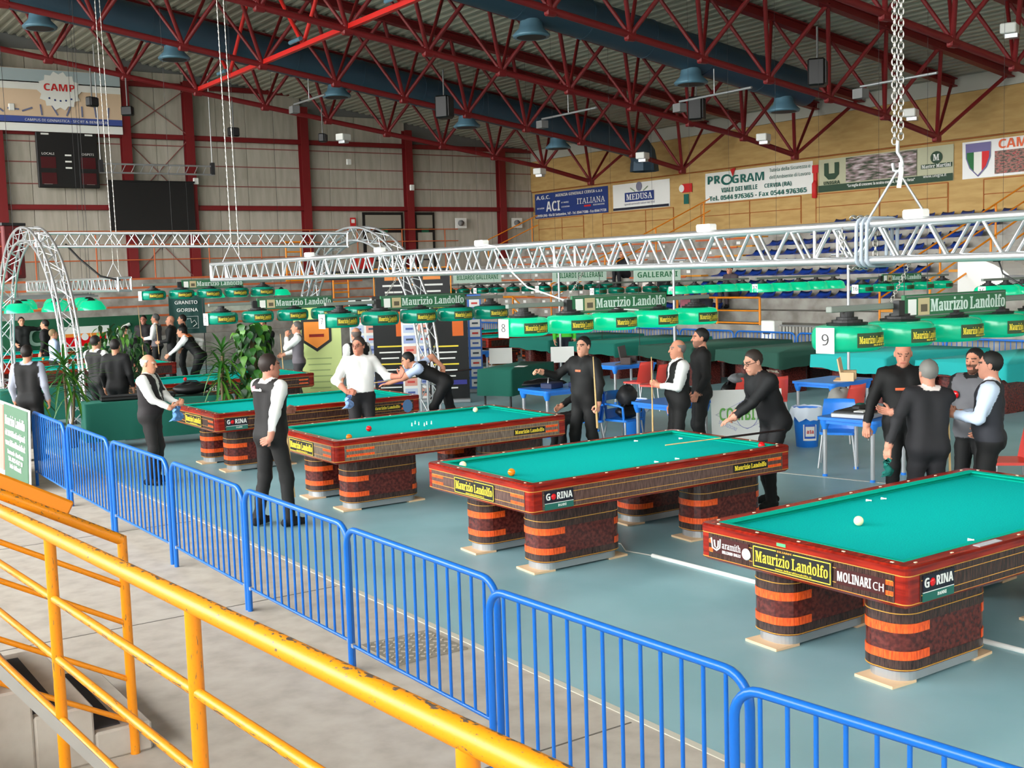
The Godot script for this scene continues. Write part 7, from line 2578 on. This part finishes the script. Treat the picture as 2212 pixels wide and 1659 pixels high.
func build_people() -> void:
	var R := Vector2(0.826, 0.563)
	var Fw := Vector2(0.563, -0.826)
	var black := Color(0.045, 0.043, 0.045)
	var white := Color(0.93, 0.93, 0.92)
	# vested man by the barrier
	var p := person("person in a black leather vest and white sleeves, hand on hip, behind the barrier", {"pos": Vector3(4.78, 0, -11.55), "face": Fw * 0.75 + R * 0.66, "h": 1.83, "top": Color(0.075, 0.06, 0.06), "sleeve": white, "collar": white, "vest": 1, "trousers": Color(0.09, 0.085, 0.085), "hem": 0.97, "hair": Color(0.16, 0.11, 0.09), "skin": Color(0.74, 0.50, 0.42), "head_yaw": -14, "rw": Vector3(0.24, 0.93, 0.19), "rp": Vector3(0.7, -0.1, 0.7), "rhand": {"dir": Vector3(-0.8, -0.35, 0.3), "palm": Vector3(-0.2, 0.2, -1), "curl": 0.45}, "lw": Vector3(-0.20, 1.12, -0.34), "lp": Vector3(-0.6, -0.6, 0.5), "lhand": {"dir": Vector3(0.2, 0.1, -1), "palm": Vector3(1, 0, 0), "curl": 1.2}, "send": 1.8, "sleeve_end": 1.72, "cell": 0.013, "fat": 0.012, "lean": 2, "rf": Vector3(0.17, 0.08, -0.05), "lf": Vector3(-0.14, 0.08, 0.1)})
	cue("pale cue held before the man in the leather vest", last_l + Vector3(0.05, -0.95, 0.03), last_l + Vector3(-0.02, 0.35, -0.02))
	var lg := put(p, "back_logo", box(0.05, 0.05, 0.004), mat("logo_pink", Color(0.80, 0.45, 0.50), 0.5), Vector3(-0.075, 1.47, 0.135), Vector3(-0.12, 0.1, 0.3))
	lg.name = "back_logo"
	letters(p, "Mazzarella", 0.03, M.white, Vector3(-0.01, 1.46, 0.142), Vector3(-0.12, 0, 0.0), 0.15, "Droid Sans", true, 0.003, "back_lettering", true)
	# older man with blue cloth
	person("person with white hair in a dark vest holding a blue cloth", {"pos": Vector3(4.6, 0, -15.05), "face": R * 0.96 - Fw * 0.1, "h": 1.69, "top": Color(0.13, 0.11, 0.12), "sleeve": white, "collar": white, "vest": 1, "vopen": 0.05, "trousers": Color(0.15, 0.145, 0.145), "hem": 0.95, "fat": 0.03, "hair": Color(0.72, 0.70, 0.68), "style": "bald", "skin": Color(0.82, 0.58, 0.46), "rw": Vector3(0.13, 1.04, -0.33), "rp": Vector3(0.6, -0.7, 0.5), "lw": Vector3(-0.1, 1.06, -0.36), "rhand": {"dir": Vector3(-0.5, 0.1, -0.8), "palm": Vector3(0, 0, 1), "curl": 0.9}, "lhand": {"dir": Vector3(0.4, 0.3, -0.8), "palm": Vector3(0.6, 0.3, 0), "curl": 0.8}, "head_pitch": -8, "cell": 0.013})
	rag("sky blue cloth held by the white-haired man", last_r + Vector3(0.08, -0.02, 0.04), Color(0.42, 0.62, 0.85), 0.16)
	# white-shirted man with glasses
	person("person in a white shirt and glasses gesturing with one hand", {"pos": Vector3(7.32, 0, -14.45), "face": R * 0.30 - Fw * 0.95, "h": 1.78, "top": Color(0.93, 0.92, 0.91), "trousers": Color(0.13, 0.12, 0.13), "hem": 1.0, "hair": Color(0.24, 0.20, 0.18), "skin": Color(0.78, 0.50, 0.41), "glasses": 1, "sleeve_end": 1.45, "head_yaw": -38, "rw": Vector3(0.22, 1.03, -0.20), "rp": Vector3(1, -0.3, 0.5), "rhand": {"dir": Vector3(-0.9, -0.1, -0.3), "palm": Vector3(0, -0.3, 1), "curl": 0.9}, "lw": Vector3(-0.50, 1.20, -0.26), "lp": Vector3(-0.3, -1, 0.3), "lhand": {"dir": Vector3(-0.3, 0.9, -0.2), "palm": Vector3(0.6, 0.2, -0.6), "curl": 0.5}, "cell": 0.014, "fat": 0.01, "vopen": 0.0})
	rag("blue and white towel in the white-shirted man's hand", last_r + Vector3(0.0, -0.08, 0.06), Color(0.55, 0.68, 0.90), 0.15)
	# leaning player at the next table
	person("person bending over the table in a black vest and pale blue short sleeves", {"pos": Vector3(9.45, 0, -16.05), "face": -R * 0.98 - Fw * 0.1, "h": 1.74, "top": Color(0.085, 0.075, 0.08), "sleeve": Color(0.72, 0.78, 0.90), "collar": Color(0.72, 0.78, 0.90), "vest": 1, "sleeve_end": 0.75, "hem": 0.93, "lean": 62, "hip": 0.90, "hz": 0.16, "hair": Color(0.05, 0.04, 0.04), "skin": Color(0.80, 0.55, 0.44), "head_level": 0.85, "head_pitch": -12, "lw": Vector3(-0.12, 0.87, -0.82), "lp": Vector3(-0.3, -0.6, 0.2), "lhand": {"dir": Vector3(0.1, -0.1, -1), "palm": Vector3(0, -1, 0), "curl": 0.35}, "rw": Vector3(0.24, 1.10, 0.16), "rp": Vector3(0.4, 1, 0.6), "rhand": {"dir": Vector3(-0.2, -0.9, -0.2), "palm": Vector3(-1, 0, 0), "curl": 1.2}, "rf": Vector3(0.12, 0.08, 0.42), "lf": Vector3(-0.14, 0.08, -0.02), "cell": 0.014})
	cue("dark cue under the bending player", last_r + Vector3(0.4, -0.05, 0.2), Vector3(8.1, 0.89, -16.5))
	# pointing man
	var pb := person("person in a black shirt pointing with one arm, cue in the other hand", {"pos": Vector3(9.12, 0, -11.75), "face": -R * 0.72 - Fw * 0.70, "h": 1.76, "top": black, "trousers": Color(0.04, 0.04, 0.045), "hem": 0.90, "fat": 0.015, "hair": Color(0.11, 0.09, 0.08), "skin": Color(0.84, 0.60, 0.50), "head_yaw": 8, "rw": Vector3(0.36, 1.32, -0.42), "rp": Vector3(0.3, -1, 0.3), "rhand": {"dir": Vector3(0.2, 0.15, -1), "palm": Vector3(-0.6, -0.8, 0), "curl": 1.1}, "lw": Vector3(-0.33, 0.92, -0.12), "lp": Vector3(-1, 0, 0.4), "lhand": {"dir": Vector3(-0.1, -0.9, -0.3), "palm": Vector3(1, 0, 0), "curl": 1.2}, "cell": 0.013, "rf": Vector3(0.17, 0.08, -0.02), "lf": Vector3(-0.16, 0.08, 0.06)})
	put(pb, "chest_patch", box(0.09, 0.025, 0.004), mat("patch_orange", Color(0.90, 0.42, 0.25), 0.6), Vector3(-0.02, 1.33, -0.136), Vector3(0.1, 0, 0))
	cue("pale cue in the pointing man's lowered hand", last_l + Vector3(-0.02, -0.30, 0.0), last_l + Vector3(-0.10, 0.60, 0.05))
	# older man with cue
	person("person with grey hair in a black vest holding an upright cue", {"pos": Vector3(10.02, 0, -10.98), "face": -R * 0.98 - Fw * 0.15, "h": 1.69, "top": Color(0.06, 0.055, 0.06), "sleeve": white, "collar": white, "vest": 1, "vopen": 0.05, "trousers": Color(0.07, 0.065, 0.065), "hem": 0.93, "fat": 0.03, "hair": Color(0.50, 0.48, 0.47), "style": "bald", "skin": Color(0.84, 0.58, 0.47), "lw": Vector3(-0.10, 1.17, -0.30), "lp": Vector3(-0.4, -0.8, 0.4), "lhand": {"dir": Vector3(0.2, 0.5, -0.8), "palm": Vector3(1, 0, -0.2), "curl": 1.25}, "rw": Vector3(0.2, 0.86, -0.05), "cell": 0.013})
	cue("pale cue held upright by the grey-haired man", last_l + Vector3(-0.06, -1.02, -0.05), last_l + Vector3(-0.06, 0.36, -0.05))
	# tall man in black
	person("person in an all black shirt standing with hands lowered, short dark hair", {"pos": Vector3(10.72, 0, -11.3), "face": -R * 0.99 + Fw * 0.0, "h": 1.79, "top": Color(0.07, 0.065, 0.065), "trousers": Color(0.04, 0.04, 0.045), "hem": 0.86, "hair": Color(0.05, 0.045, 0.04), "skin": Color(0.80, 0.55, 0.45), "lw": Vector3(-0.22, 0.92, -0.10), "lhand": {"dir": Vector3(0.3, -0.8, -0.3), "palm": Vector3(1, 0, 0.3), "curl": 0.8}, "cell": 0.014, "stubble": 1, "beard": Color(0.45, 0.33, 0.28)})
	# leaning man at the second table's end
	var le := person("person in a dark jacket and glasses leaning a hand on the table end", {"pos": Vector3(9.28, 0, -8.75), "face": -R * 0.93 - Fw * 0.38, "h": 1.78, "top": Color(0.06, 0.06, 0.075), "trousers": Color(0.035, 0.035, 0.04), "hem": 0.80, "fat": 0.01, "lean": 24, "hip": 0.92, "hz": 0.08, "hair": Color(0.20, 0.16, 0.14), "skin": Color(0.80, 0.57, 0.48), "glasses": 1, "head_level": 0.75, "head_pitch": -10, "lw": Vector3(-0.02, 0.90, -0.55), "lp": Vector3(-0.6, -0.2, 0.6), "lhand": {"dir": Vector3(0.2, -0.35, -1), "palm": Vector3(0, -1, 0.2), "curl": 0.3}, "rw": Vector3(0.25, 0.98, -0.25), "rf": Vector3(0.12, 0.08, 0.1), "lf": Vector3(-0.12, 0.08, -0.06), "cell": 0.013})
	letters(le, "ZANETTI", 0.035, mat("letter_silver", Color(0.70, 0.68, 0.60), 0.5), Vector3(-0.03, 1.46, 0.03), Vector3(-0.75, 0, 0), 0.2, "Droid Sans", true, 0.003, "back_lettering")
	# bald man with cue
	var bm := person("person in a black shirt with shaved head, cue in hand, leaning on the blue table", {"pos": Vector3(9.95, 0, -7.55), "face": -Fw * 0.97 - R * 0.16, "h": 1.79, "top": black, "trousers": Color(0.04, 0.04, 0.045), "hem": 0.88, "fat": 0.02, "style": "none", "hair": Color(0.25, 0.18, 0.15), "skin": Color(0.82, 0.56, 0.46), "head_pitch": -14, "head_yaw": -8, "rw": Vector3(0.36, 0.90, -0.05), "rp": Vector3(1, 0, 0.3), "rhand": {"dir": Vector3(0.1, -0.8, -0.4), "palm": Vector3(-0.3, -0.5, 1), "curl": 1.0}, "lw": Vector3(-0.10, 1.20, -0.28), "lp": Vector3(-1, -0.6, 0.2), "lhand": {"dir": Vector3(0.5, 0.5, -0.4), "palm": Vector3(0.2, 0, 1), "curl": 1.2}, "cell": 0.013})
	put(bm, "chest_patch", box(0.10, 0.026, 0.004), mat("patch_orange", Color(0.90, 0.42, 0.25), 0.6), Vector3(0.05, 1.31, -0.155), Vector3(0.1, 0, 0))
	cue("pale cue held before the chest of the man with shaved head", last_l + Vector3(-0.06, -0.55, 0.10), last_l + Vector3(0.0, 0.34, 0.06))
	# man in grey suit from behind
	person("person in a charcoal suit seen from behind with a green cloth in the lowered hand", {"pos": Vector3(9.05, 0, -6.6), "face": Fw * 0.98 - R * 0.10, "h": 1.70, "top": Color(0.125, 0.12, 0.135), "collar": Color(0.92, 0.86, 0.84), "trousers": Color(0.11, 0.105, 0.12), "hem": 0.74, "fat": 0.03, "lean": 8, "tilt": -4, "neckline": 1.49, "hair": Color(0.50, 0.49, 0.47), "skin": Color(0.80, 0.55, 0.46), "lw": Vector3(-0.42, 0.92, 0.05), "lp": Vector3(-0.8, -0.2, 0.5), "lhand": {"dir": Vector3(-0.2, -0.9, 0.1), "palm": Vector3(0.8, 0, -0.5), "curl": 0.7}, "rw": Vector3(-0.22, 1.22, -0.33), "rp": Vector3(0.8, -0.6, -0.2), "rhand": {"dir": Vector3(-0.9, 0.25, -0.2), "palm": Vector3(0, 0.5, 1), "curl": 0.3}, "cell": 0.013})
	rag("dark green cloth in the suited man's lowered hand", last_l + Vector3(0.0, -0.14, 0.0), Color(0.05, 0.42, 0.38), 0.14)
	# smiling man in grey vest
	var sm := person("person with a dark beard smiling, grey vest with a red round badge", {"pos": Vector3(10.12, 0, -6.85), "face": -R * 0.75 - Fw * 0.66, "h": 1.73, "top": Color(0.44, 0.44, 0.46), "sleeve": Color(0.06, 0.06, 0.065), "collar": Color(0.05, 0.05, 0.05), "vest": 1, "trousers": Color(0.05, 0.05, 0.055), "hem": 0.86, "fat": 0.03, "hair": Color(0.10, 0.08, 0.07), "beard": Color(0.16, 0.11, 0.09), "skin": Color(0.84, 0.57, 0.46), "rw": Vector3(0.22, 1.02, -0.25), "lw": Vector3(-0.2, 1.0, -0.25), "cell": 0.014})
	put(sm, "round_badge", lathe([Vector2(0, 0), Vector2(0.04, 0), Vector2(0.035, 0.005), Vector2(0, 0.006)], 14), M.ball_red, Vector3(0.12, 1.28, -0.155), Vector3(-PI / 2, 0, 0))
	# man with pale sleeves and cue
	person("person in a dark satin vest with pale blue sleeves holding a cue", {"pos": Vector3(9.62, 0, -6.35), "face": -R * 0.86 + Fw * 0.45, "h": 1.75, "top": Color(0.17, 0.175, 0.20), "sleeve": Color(0.80, 0.86, 0.95), "collar": Color(0.92, 0.94, 0.96), "vest": 1, "trousers": Color(0.04, 0.038, 0.042), "hem": 0.93, "fat": 0.012, "hair": Color(0.09, 0.085, 0.08), "skin": Color(0.82, 0.57, 0.48), "lw": Vector3(-0.14, 1.18, -0.30), "lp": Vector3(-0.5, -0.9, 0.3), "lhand": {"dir": Vector3(0.3, 0.6, -0.6), "palm": Vector3(1, 0, -0.2), "curl": 1.25}, "rw": Vector3(0.15, 1.15, -0.28), "cell": 0.013})
	cue("pale cue held upright by the man with pale blue sleeves", last_l + Vector3(-0.02, -1.0, 0.0), last_l + Vector3(-0.05, 0.14, -0.02))
	# left group
	var grey := Color(0.40, 0.38, 0.40)
	person("person in a dark vest with white sleeves, back turned, behind the draped table", {"pos": Vector3(5.5, 0, -20.85), "face": Fw * 0.9 + R * 0.4, "h": 1.72, "top": Color(0.06, 0.055, 0.06), "sleeve": white, "collar": white, "vest": 1, "hem": 0.9, "style": "short", "hair": Color(0.10, 0.07, 0.06), "cell": 0.02, "hand_cell": 0.008, "rw": Vector3(0.26, 0.95, -0.12), "lw": Vector3(-0.15, 1.15, -0.3)})
	cue("long cue held by the man behind the draped table", last_l + Vector3(0.02, -0.9, 0), last_l + Vector3(-0.2, 0.62, 0.1))
	person("person in a dark suit, back turned, behind the draped table", {"pos": Vector3(5.52, 0, -19.75), "face": Fw * 0.98 + R * 0.1, "h": 1.69, "top": Color(0.055, 0.055, 0.07), "trousers": Color(0.05, 0.05, 0.06), "hem": 0.80, "hair": Color(0.13, 0.11, 0.10), "cell": 0.02, "hand_cell": 0.008})
	var op := person("person leaning on the far table in a black vest with an orange back patch", {"pos": Vector3(9.05, 0, -26.0), "face": -R * 0.98, "h": 1.74, "top": Color(0.05, 0.045, 0.05), "sleeve": white, "collar": white, "vest": 1, "hem": 0.92, "lean": 38, "hz": 0.1, "hip": 0.92, "hair": Color(0.05, 0.045, 0.04), "cell": 0.02, "hand_cell": 0.008, "lw": Vector3(-0.08, 0.87, -0.68), "rw": Vector3(0.24, 1.0, 0.05), "head_level": 0.8})
	put(op, "back_patch", box(0.34, 0.1, 0.01), mat("patch_bright", Color(0.95, 0.48, 0.16), 0.6), Vector3(0.0, 1.375, -0.13), Vector3(-0.98, 0, 0))
	person("person with a bald head in black, left of the dark cloth banner", {"pos": Vector3(9.5, 0, -29.0), "face": -R * 0.98 - Fw * 0.1, "h": 1.76, "top": black, "style": "none", "hem": 0.85, "cell": 0.024, "hand_cell": 0.01, "lw": Vector3(-0.1, 1.1, -0.28)})
	cue("upright cue before the bald man in black", last_l + Vector3(0, -0.9, 0), last_l + Vector3(-0.05, 0.45, 0))
	person("person with black hair in black in front of the dark cloth banner", {"pos": Vector3(9.95, 0, -29.45), "face": -R * 0.95 - Fw * 0.2, "h": 1.76, "top": black, "hem": 0.85, "cell": 0.024, "hand_cell": 0.01})
	person("person with grey hair in a pale grey vest holding a tall cue, far left group", {"pos": Vector3(9.6, 0, -30.5), "face": -R * 0.98, "h": 1.78, "top": grey, "sleeve": white, "collar": white, "vest": 1, "hem": 0.92, "hair": Color(0.35, 0.34, 0.34), "cell": 0.024, "hand_cell": 0.01, "lw": Vector3(-0.1, 1.12, -0.3), "rw": Vector3(0.12, 1.1, -0.3)})
	cue("tall cue beside the man in the pale grey vest", last_l + Vector3(0, -1.1, 0), last_l + Vector3(-0.1, 0.85, 0))
	person("person beside the grey-vested man, face towards the tables", {"pos": Vector3(9.5, 0, -31.2), "face": -Fw, "h": 1.74, "top": Color(0.16, 0.14, 0.15), "cell": 0.026, "hand_cell": 0.011, "skin": Color(0.74, 0.48, 0.40)})
	person("person in a grey vest, one hand at the mouth, by the silver arch", {"pos": Vector3(9.6, 0, -21.6), "face": -R * 0.98 - Fw * 0.1, "h": 1.75, "top": grey, "sleeve": white, "collar": white, "vest": 1, "trousers": Color(0.24, 0.23, 0.24), "hem": 0.92, "hair": Color(0.38, 0.36, 0.35), "cell": 0.02, "hand_cell": 0.008, "lw": Vector3(-0.06, 1.46, -0.20), "lp": Vector3(-0.5, -1, -0.1), "rw": Vector3(0.16, 1.08, -0.3)})
	cue("upright cue of the man with a hand at his mouth", last_r + Vector3(0, -0.95, 0), last_r + Vector3(-0.05, 0.42, 0))
	person("person in a black vest over white, seen from behind before the sponsor panels", {"pos": Vector3(9.0, 0, -17.85), "face": Fw * 0.8 - R * 0.55, "h": 1.74, "top": Color(0.05, 0.045, 0.05), "sleeve": white, "collar": white, "vest": 1, "hem": 0.92, "style": "bald", "hair": Color(0.40, 0.36, 0.34), "cell": 0.02, "hand_cell": 0.008})
	person("person in black pointing across a far table, left border", {"pos": Vector3(7.1, 0, -34.35), "face": -Fw * 0.8 + R * 0.5, "h": 1.76, "top": black, "cell": 0.026, "hand_cell": 0.011, "lw": Vector3(-0.5, 1.45, -0.15), "rw": Vector3(0.2, 1.0, -0.2), "hair": Color(0.10, 0.08, 0.07)})
	person("person in pale blue between the left arch's legs", {"pos": Vector3(6.5, 0, -28.2), "face": Fw * 0.5 + R * 0.8, "h": 1.6, "top": Color(0.72, 0.78, 0.92), "cell": 0.026, "hand_cell": 0.011, "hair": Color(0.55, 0.45, 0.32)})
	person("person in a dark jacket behind the left arch", {"pos": Vector3(7.05, 0, -31.4), "face": -R, "h": 1.74, "top": Color(0.10, 0.08, 0.10), "cell": 0.026, "hand_cell": 0.011})
	person("person in a dark vest with grey satin sleeves at the hall's left border", {"pos": Vector3(3.85, 0, -18.4), "face": Fw, "h": 1.74, "top": Color(0.07, 0.065, 0.07), "sleeve": Color(0.62, 0.64, 0.70), "vest": 1, "cell": 0.02, "hand_cell": 0.008})
	person("person with black hair behind the bushy plant", {"pos": Vector3(7.1, 0, -24.6), "face": -Fw, "h": 1.72, "top": black, "cell": 0.026, "hand_cell": 0.011})
	person("person in black behind lamp row six with folded arms", {"pos": Vector3(9.7, 0, -23.6), "face": -Fw, "h": 1.76, "top": black, "cell": 0.026, "hand_cell": 0.011, "rw": Vector3(-0.08, 1.2, -0.24), "lw": Vector3(0.08, 1.22, -0.24)})
	# bright green shirts at the far tables
	for q in [[Vector3(14.1, 0, -25.6), "person in a bright green shirt beside the blue roll-up"], [Vector3(17.2, 0, -22.9), "person in a bright green shirt behind lamp row eight"]]:
		person(q[1], {"pos": q[0], "face": -Fw, "h": 1.72, "top": Color(0.32, 0.80, 0.22), "style": "bald", "cell": 0.026, "hand_cell": 0.011, "trousers": Color(0.10, 0.10, 0.16)})
	# a seated man on the phone behind the pointing man
	person("person sitting with a phone at the ear behind the pointing man", {"pos": Vector3(10.27, 0, -13.18), "face": -R * 0.9 - Fw * 0.3, "h": 1.74, "top": Color(0.07, 0.06, 0.065), "hip": 0.54, "hem": 0.80, "rf": Vector3(0.16, 0.08, -0.46), "lf": Vector3(-0.16, 0.08, -0.46), "lw": Vector3(-0.06, 1.14, -0.18), "lp": Vector3(-0.4, -1, 0), "rw": Vector3(0.15, 0.66, -0.35), "hair": Color(0.40, 0.34, 0.30), "cell": 0.02, "hand_cell": 0.008})
	# spectators sitting on the stand
	for q in [[2, -26.4, Color(0.88, 0.85, 0.82), "person in a cream sweater sitting on the bench rows"], [2, -25.75, Color(0.08, 0.08, 0.10), "person in a dark coat sitting next to the cream sweater"], [4, -29.3, Color(0.10, 0.10, 0.13), "person in a dark hoodie sitting high on the bench rows"], [2, -23.05, Color(0.30, 0.26, 0.28), "person with dark hair sitting among the blue seats"], [0, -23.2, Color(0.72, 0.42, 0.48), "person in a pink top sitting low on the stand"], [0, -22.55, Color(0.10, 0.11, 0.16), "person in navy sitting next to the pink top"]]:
		var row: int = q[0]
		var b := Vector3(21.4 + 0.72 * row + 0.35, 1.12 + 0.285 * row, q[1])
		person(q[3], {"pos": b + Vector3(-0.1, -0.35, 0), "face": Vector2(-1, 0.1), "h": 1.72, "top": q[2], "hip": 0.48, "hem": 0.74, "lean": 12, "rf": Vector3(0.13, 0.16, -0.42), "lf": Vector3(-0.13, 0.16, -0.42), "rw": Vector3(0.08, 0.64, -0.36), "lw": Vector3(-0.08, 0.64, -0.36), "cell": 0.028, "hand_cell": 0.012, "hair": Color(0.12, 0.09, 0.08)})

func rag(label: String, at: Vector3, c: Color, sz: float) -> void:
	# folded hanging cloth with deep creases
	var st := st_new()
	var n := 9
	var g := []
	for i in n + 1:
		var row := []
		for j in n + 1:
			var u := float(i) / n - 0.5
			var v := float(j) / n
			row.append(Vector3(u * sz * (0.5 + 0.8 * v), -v * sz * 1.05 + 0.02 * sin(u * 14.0), 0.03 * sin(u * 21.0 + v * 3.0) * (0.3 + v) + 0.02 * cos(v * 9.0)))
		g.append(row)
	for i in n:
		for j in n:
			quad(st, g[i][j], g[i + 1][j], g[i + 1][j + 1], g[i][j + 1], Vector3(0, 0, 1))
			var o := Vector3(0, 0, -0.012)
			quad(st, g[i][j] + o, g[i + 1][j] + o, g[i + 1][j + 1] + o, g[i][j + 1] + o, Vector3(0, 0, -1))
	solo("hand_cloth", label, "cloth", st_done(st), mat("rag_%s" % c.to_html(), c, 0.95), at + Vector3(0, 0.03, 0), Vector3(0, 0.6, 0))

func build_small() -> void:
	pass
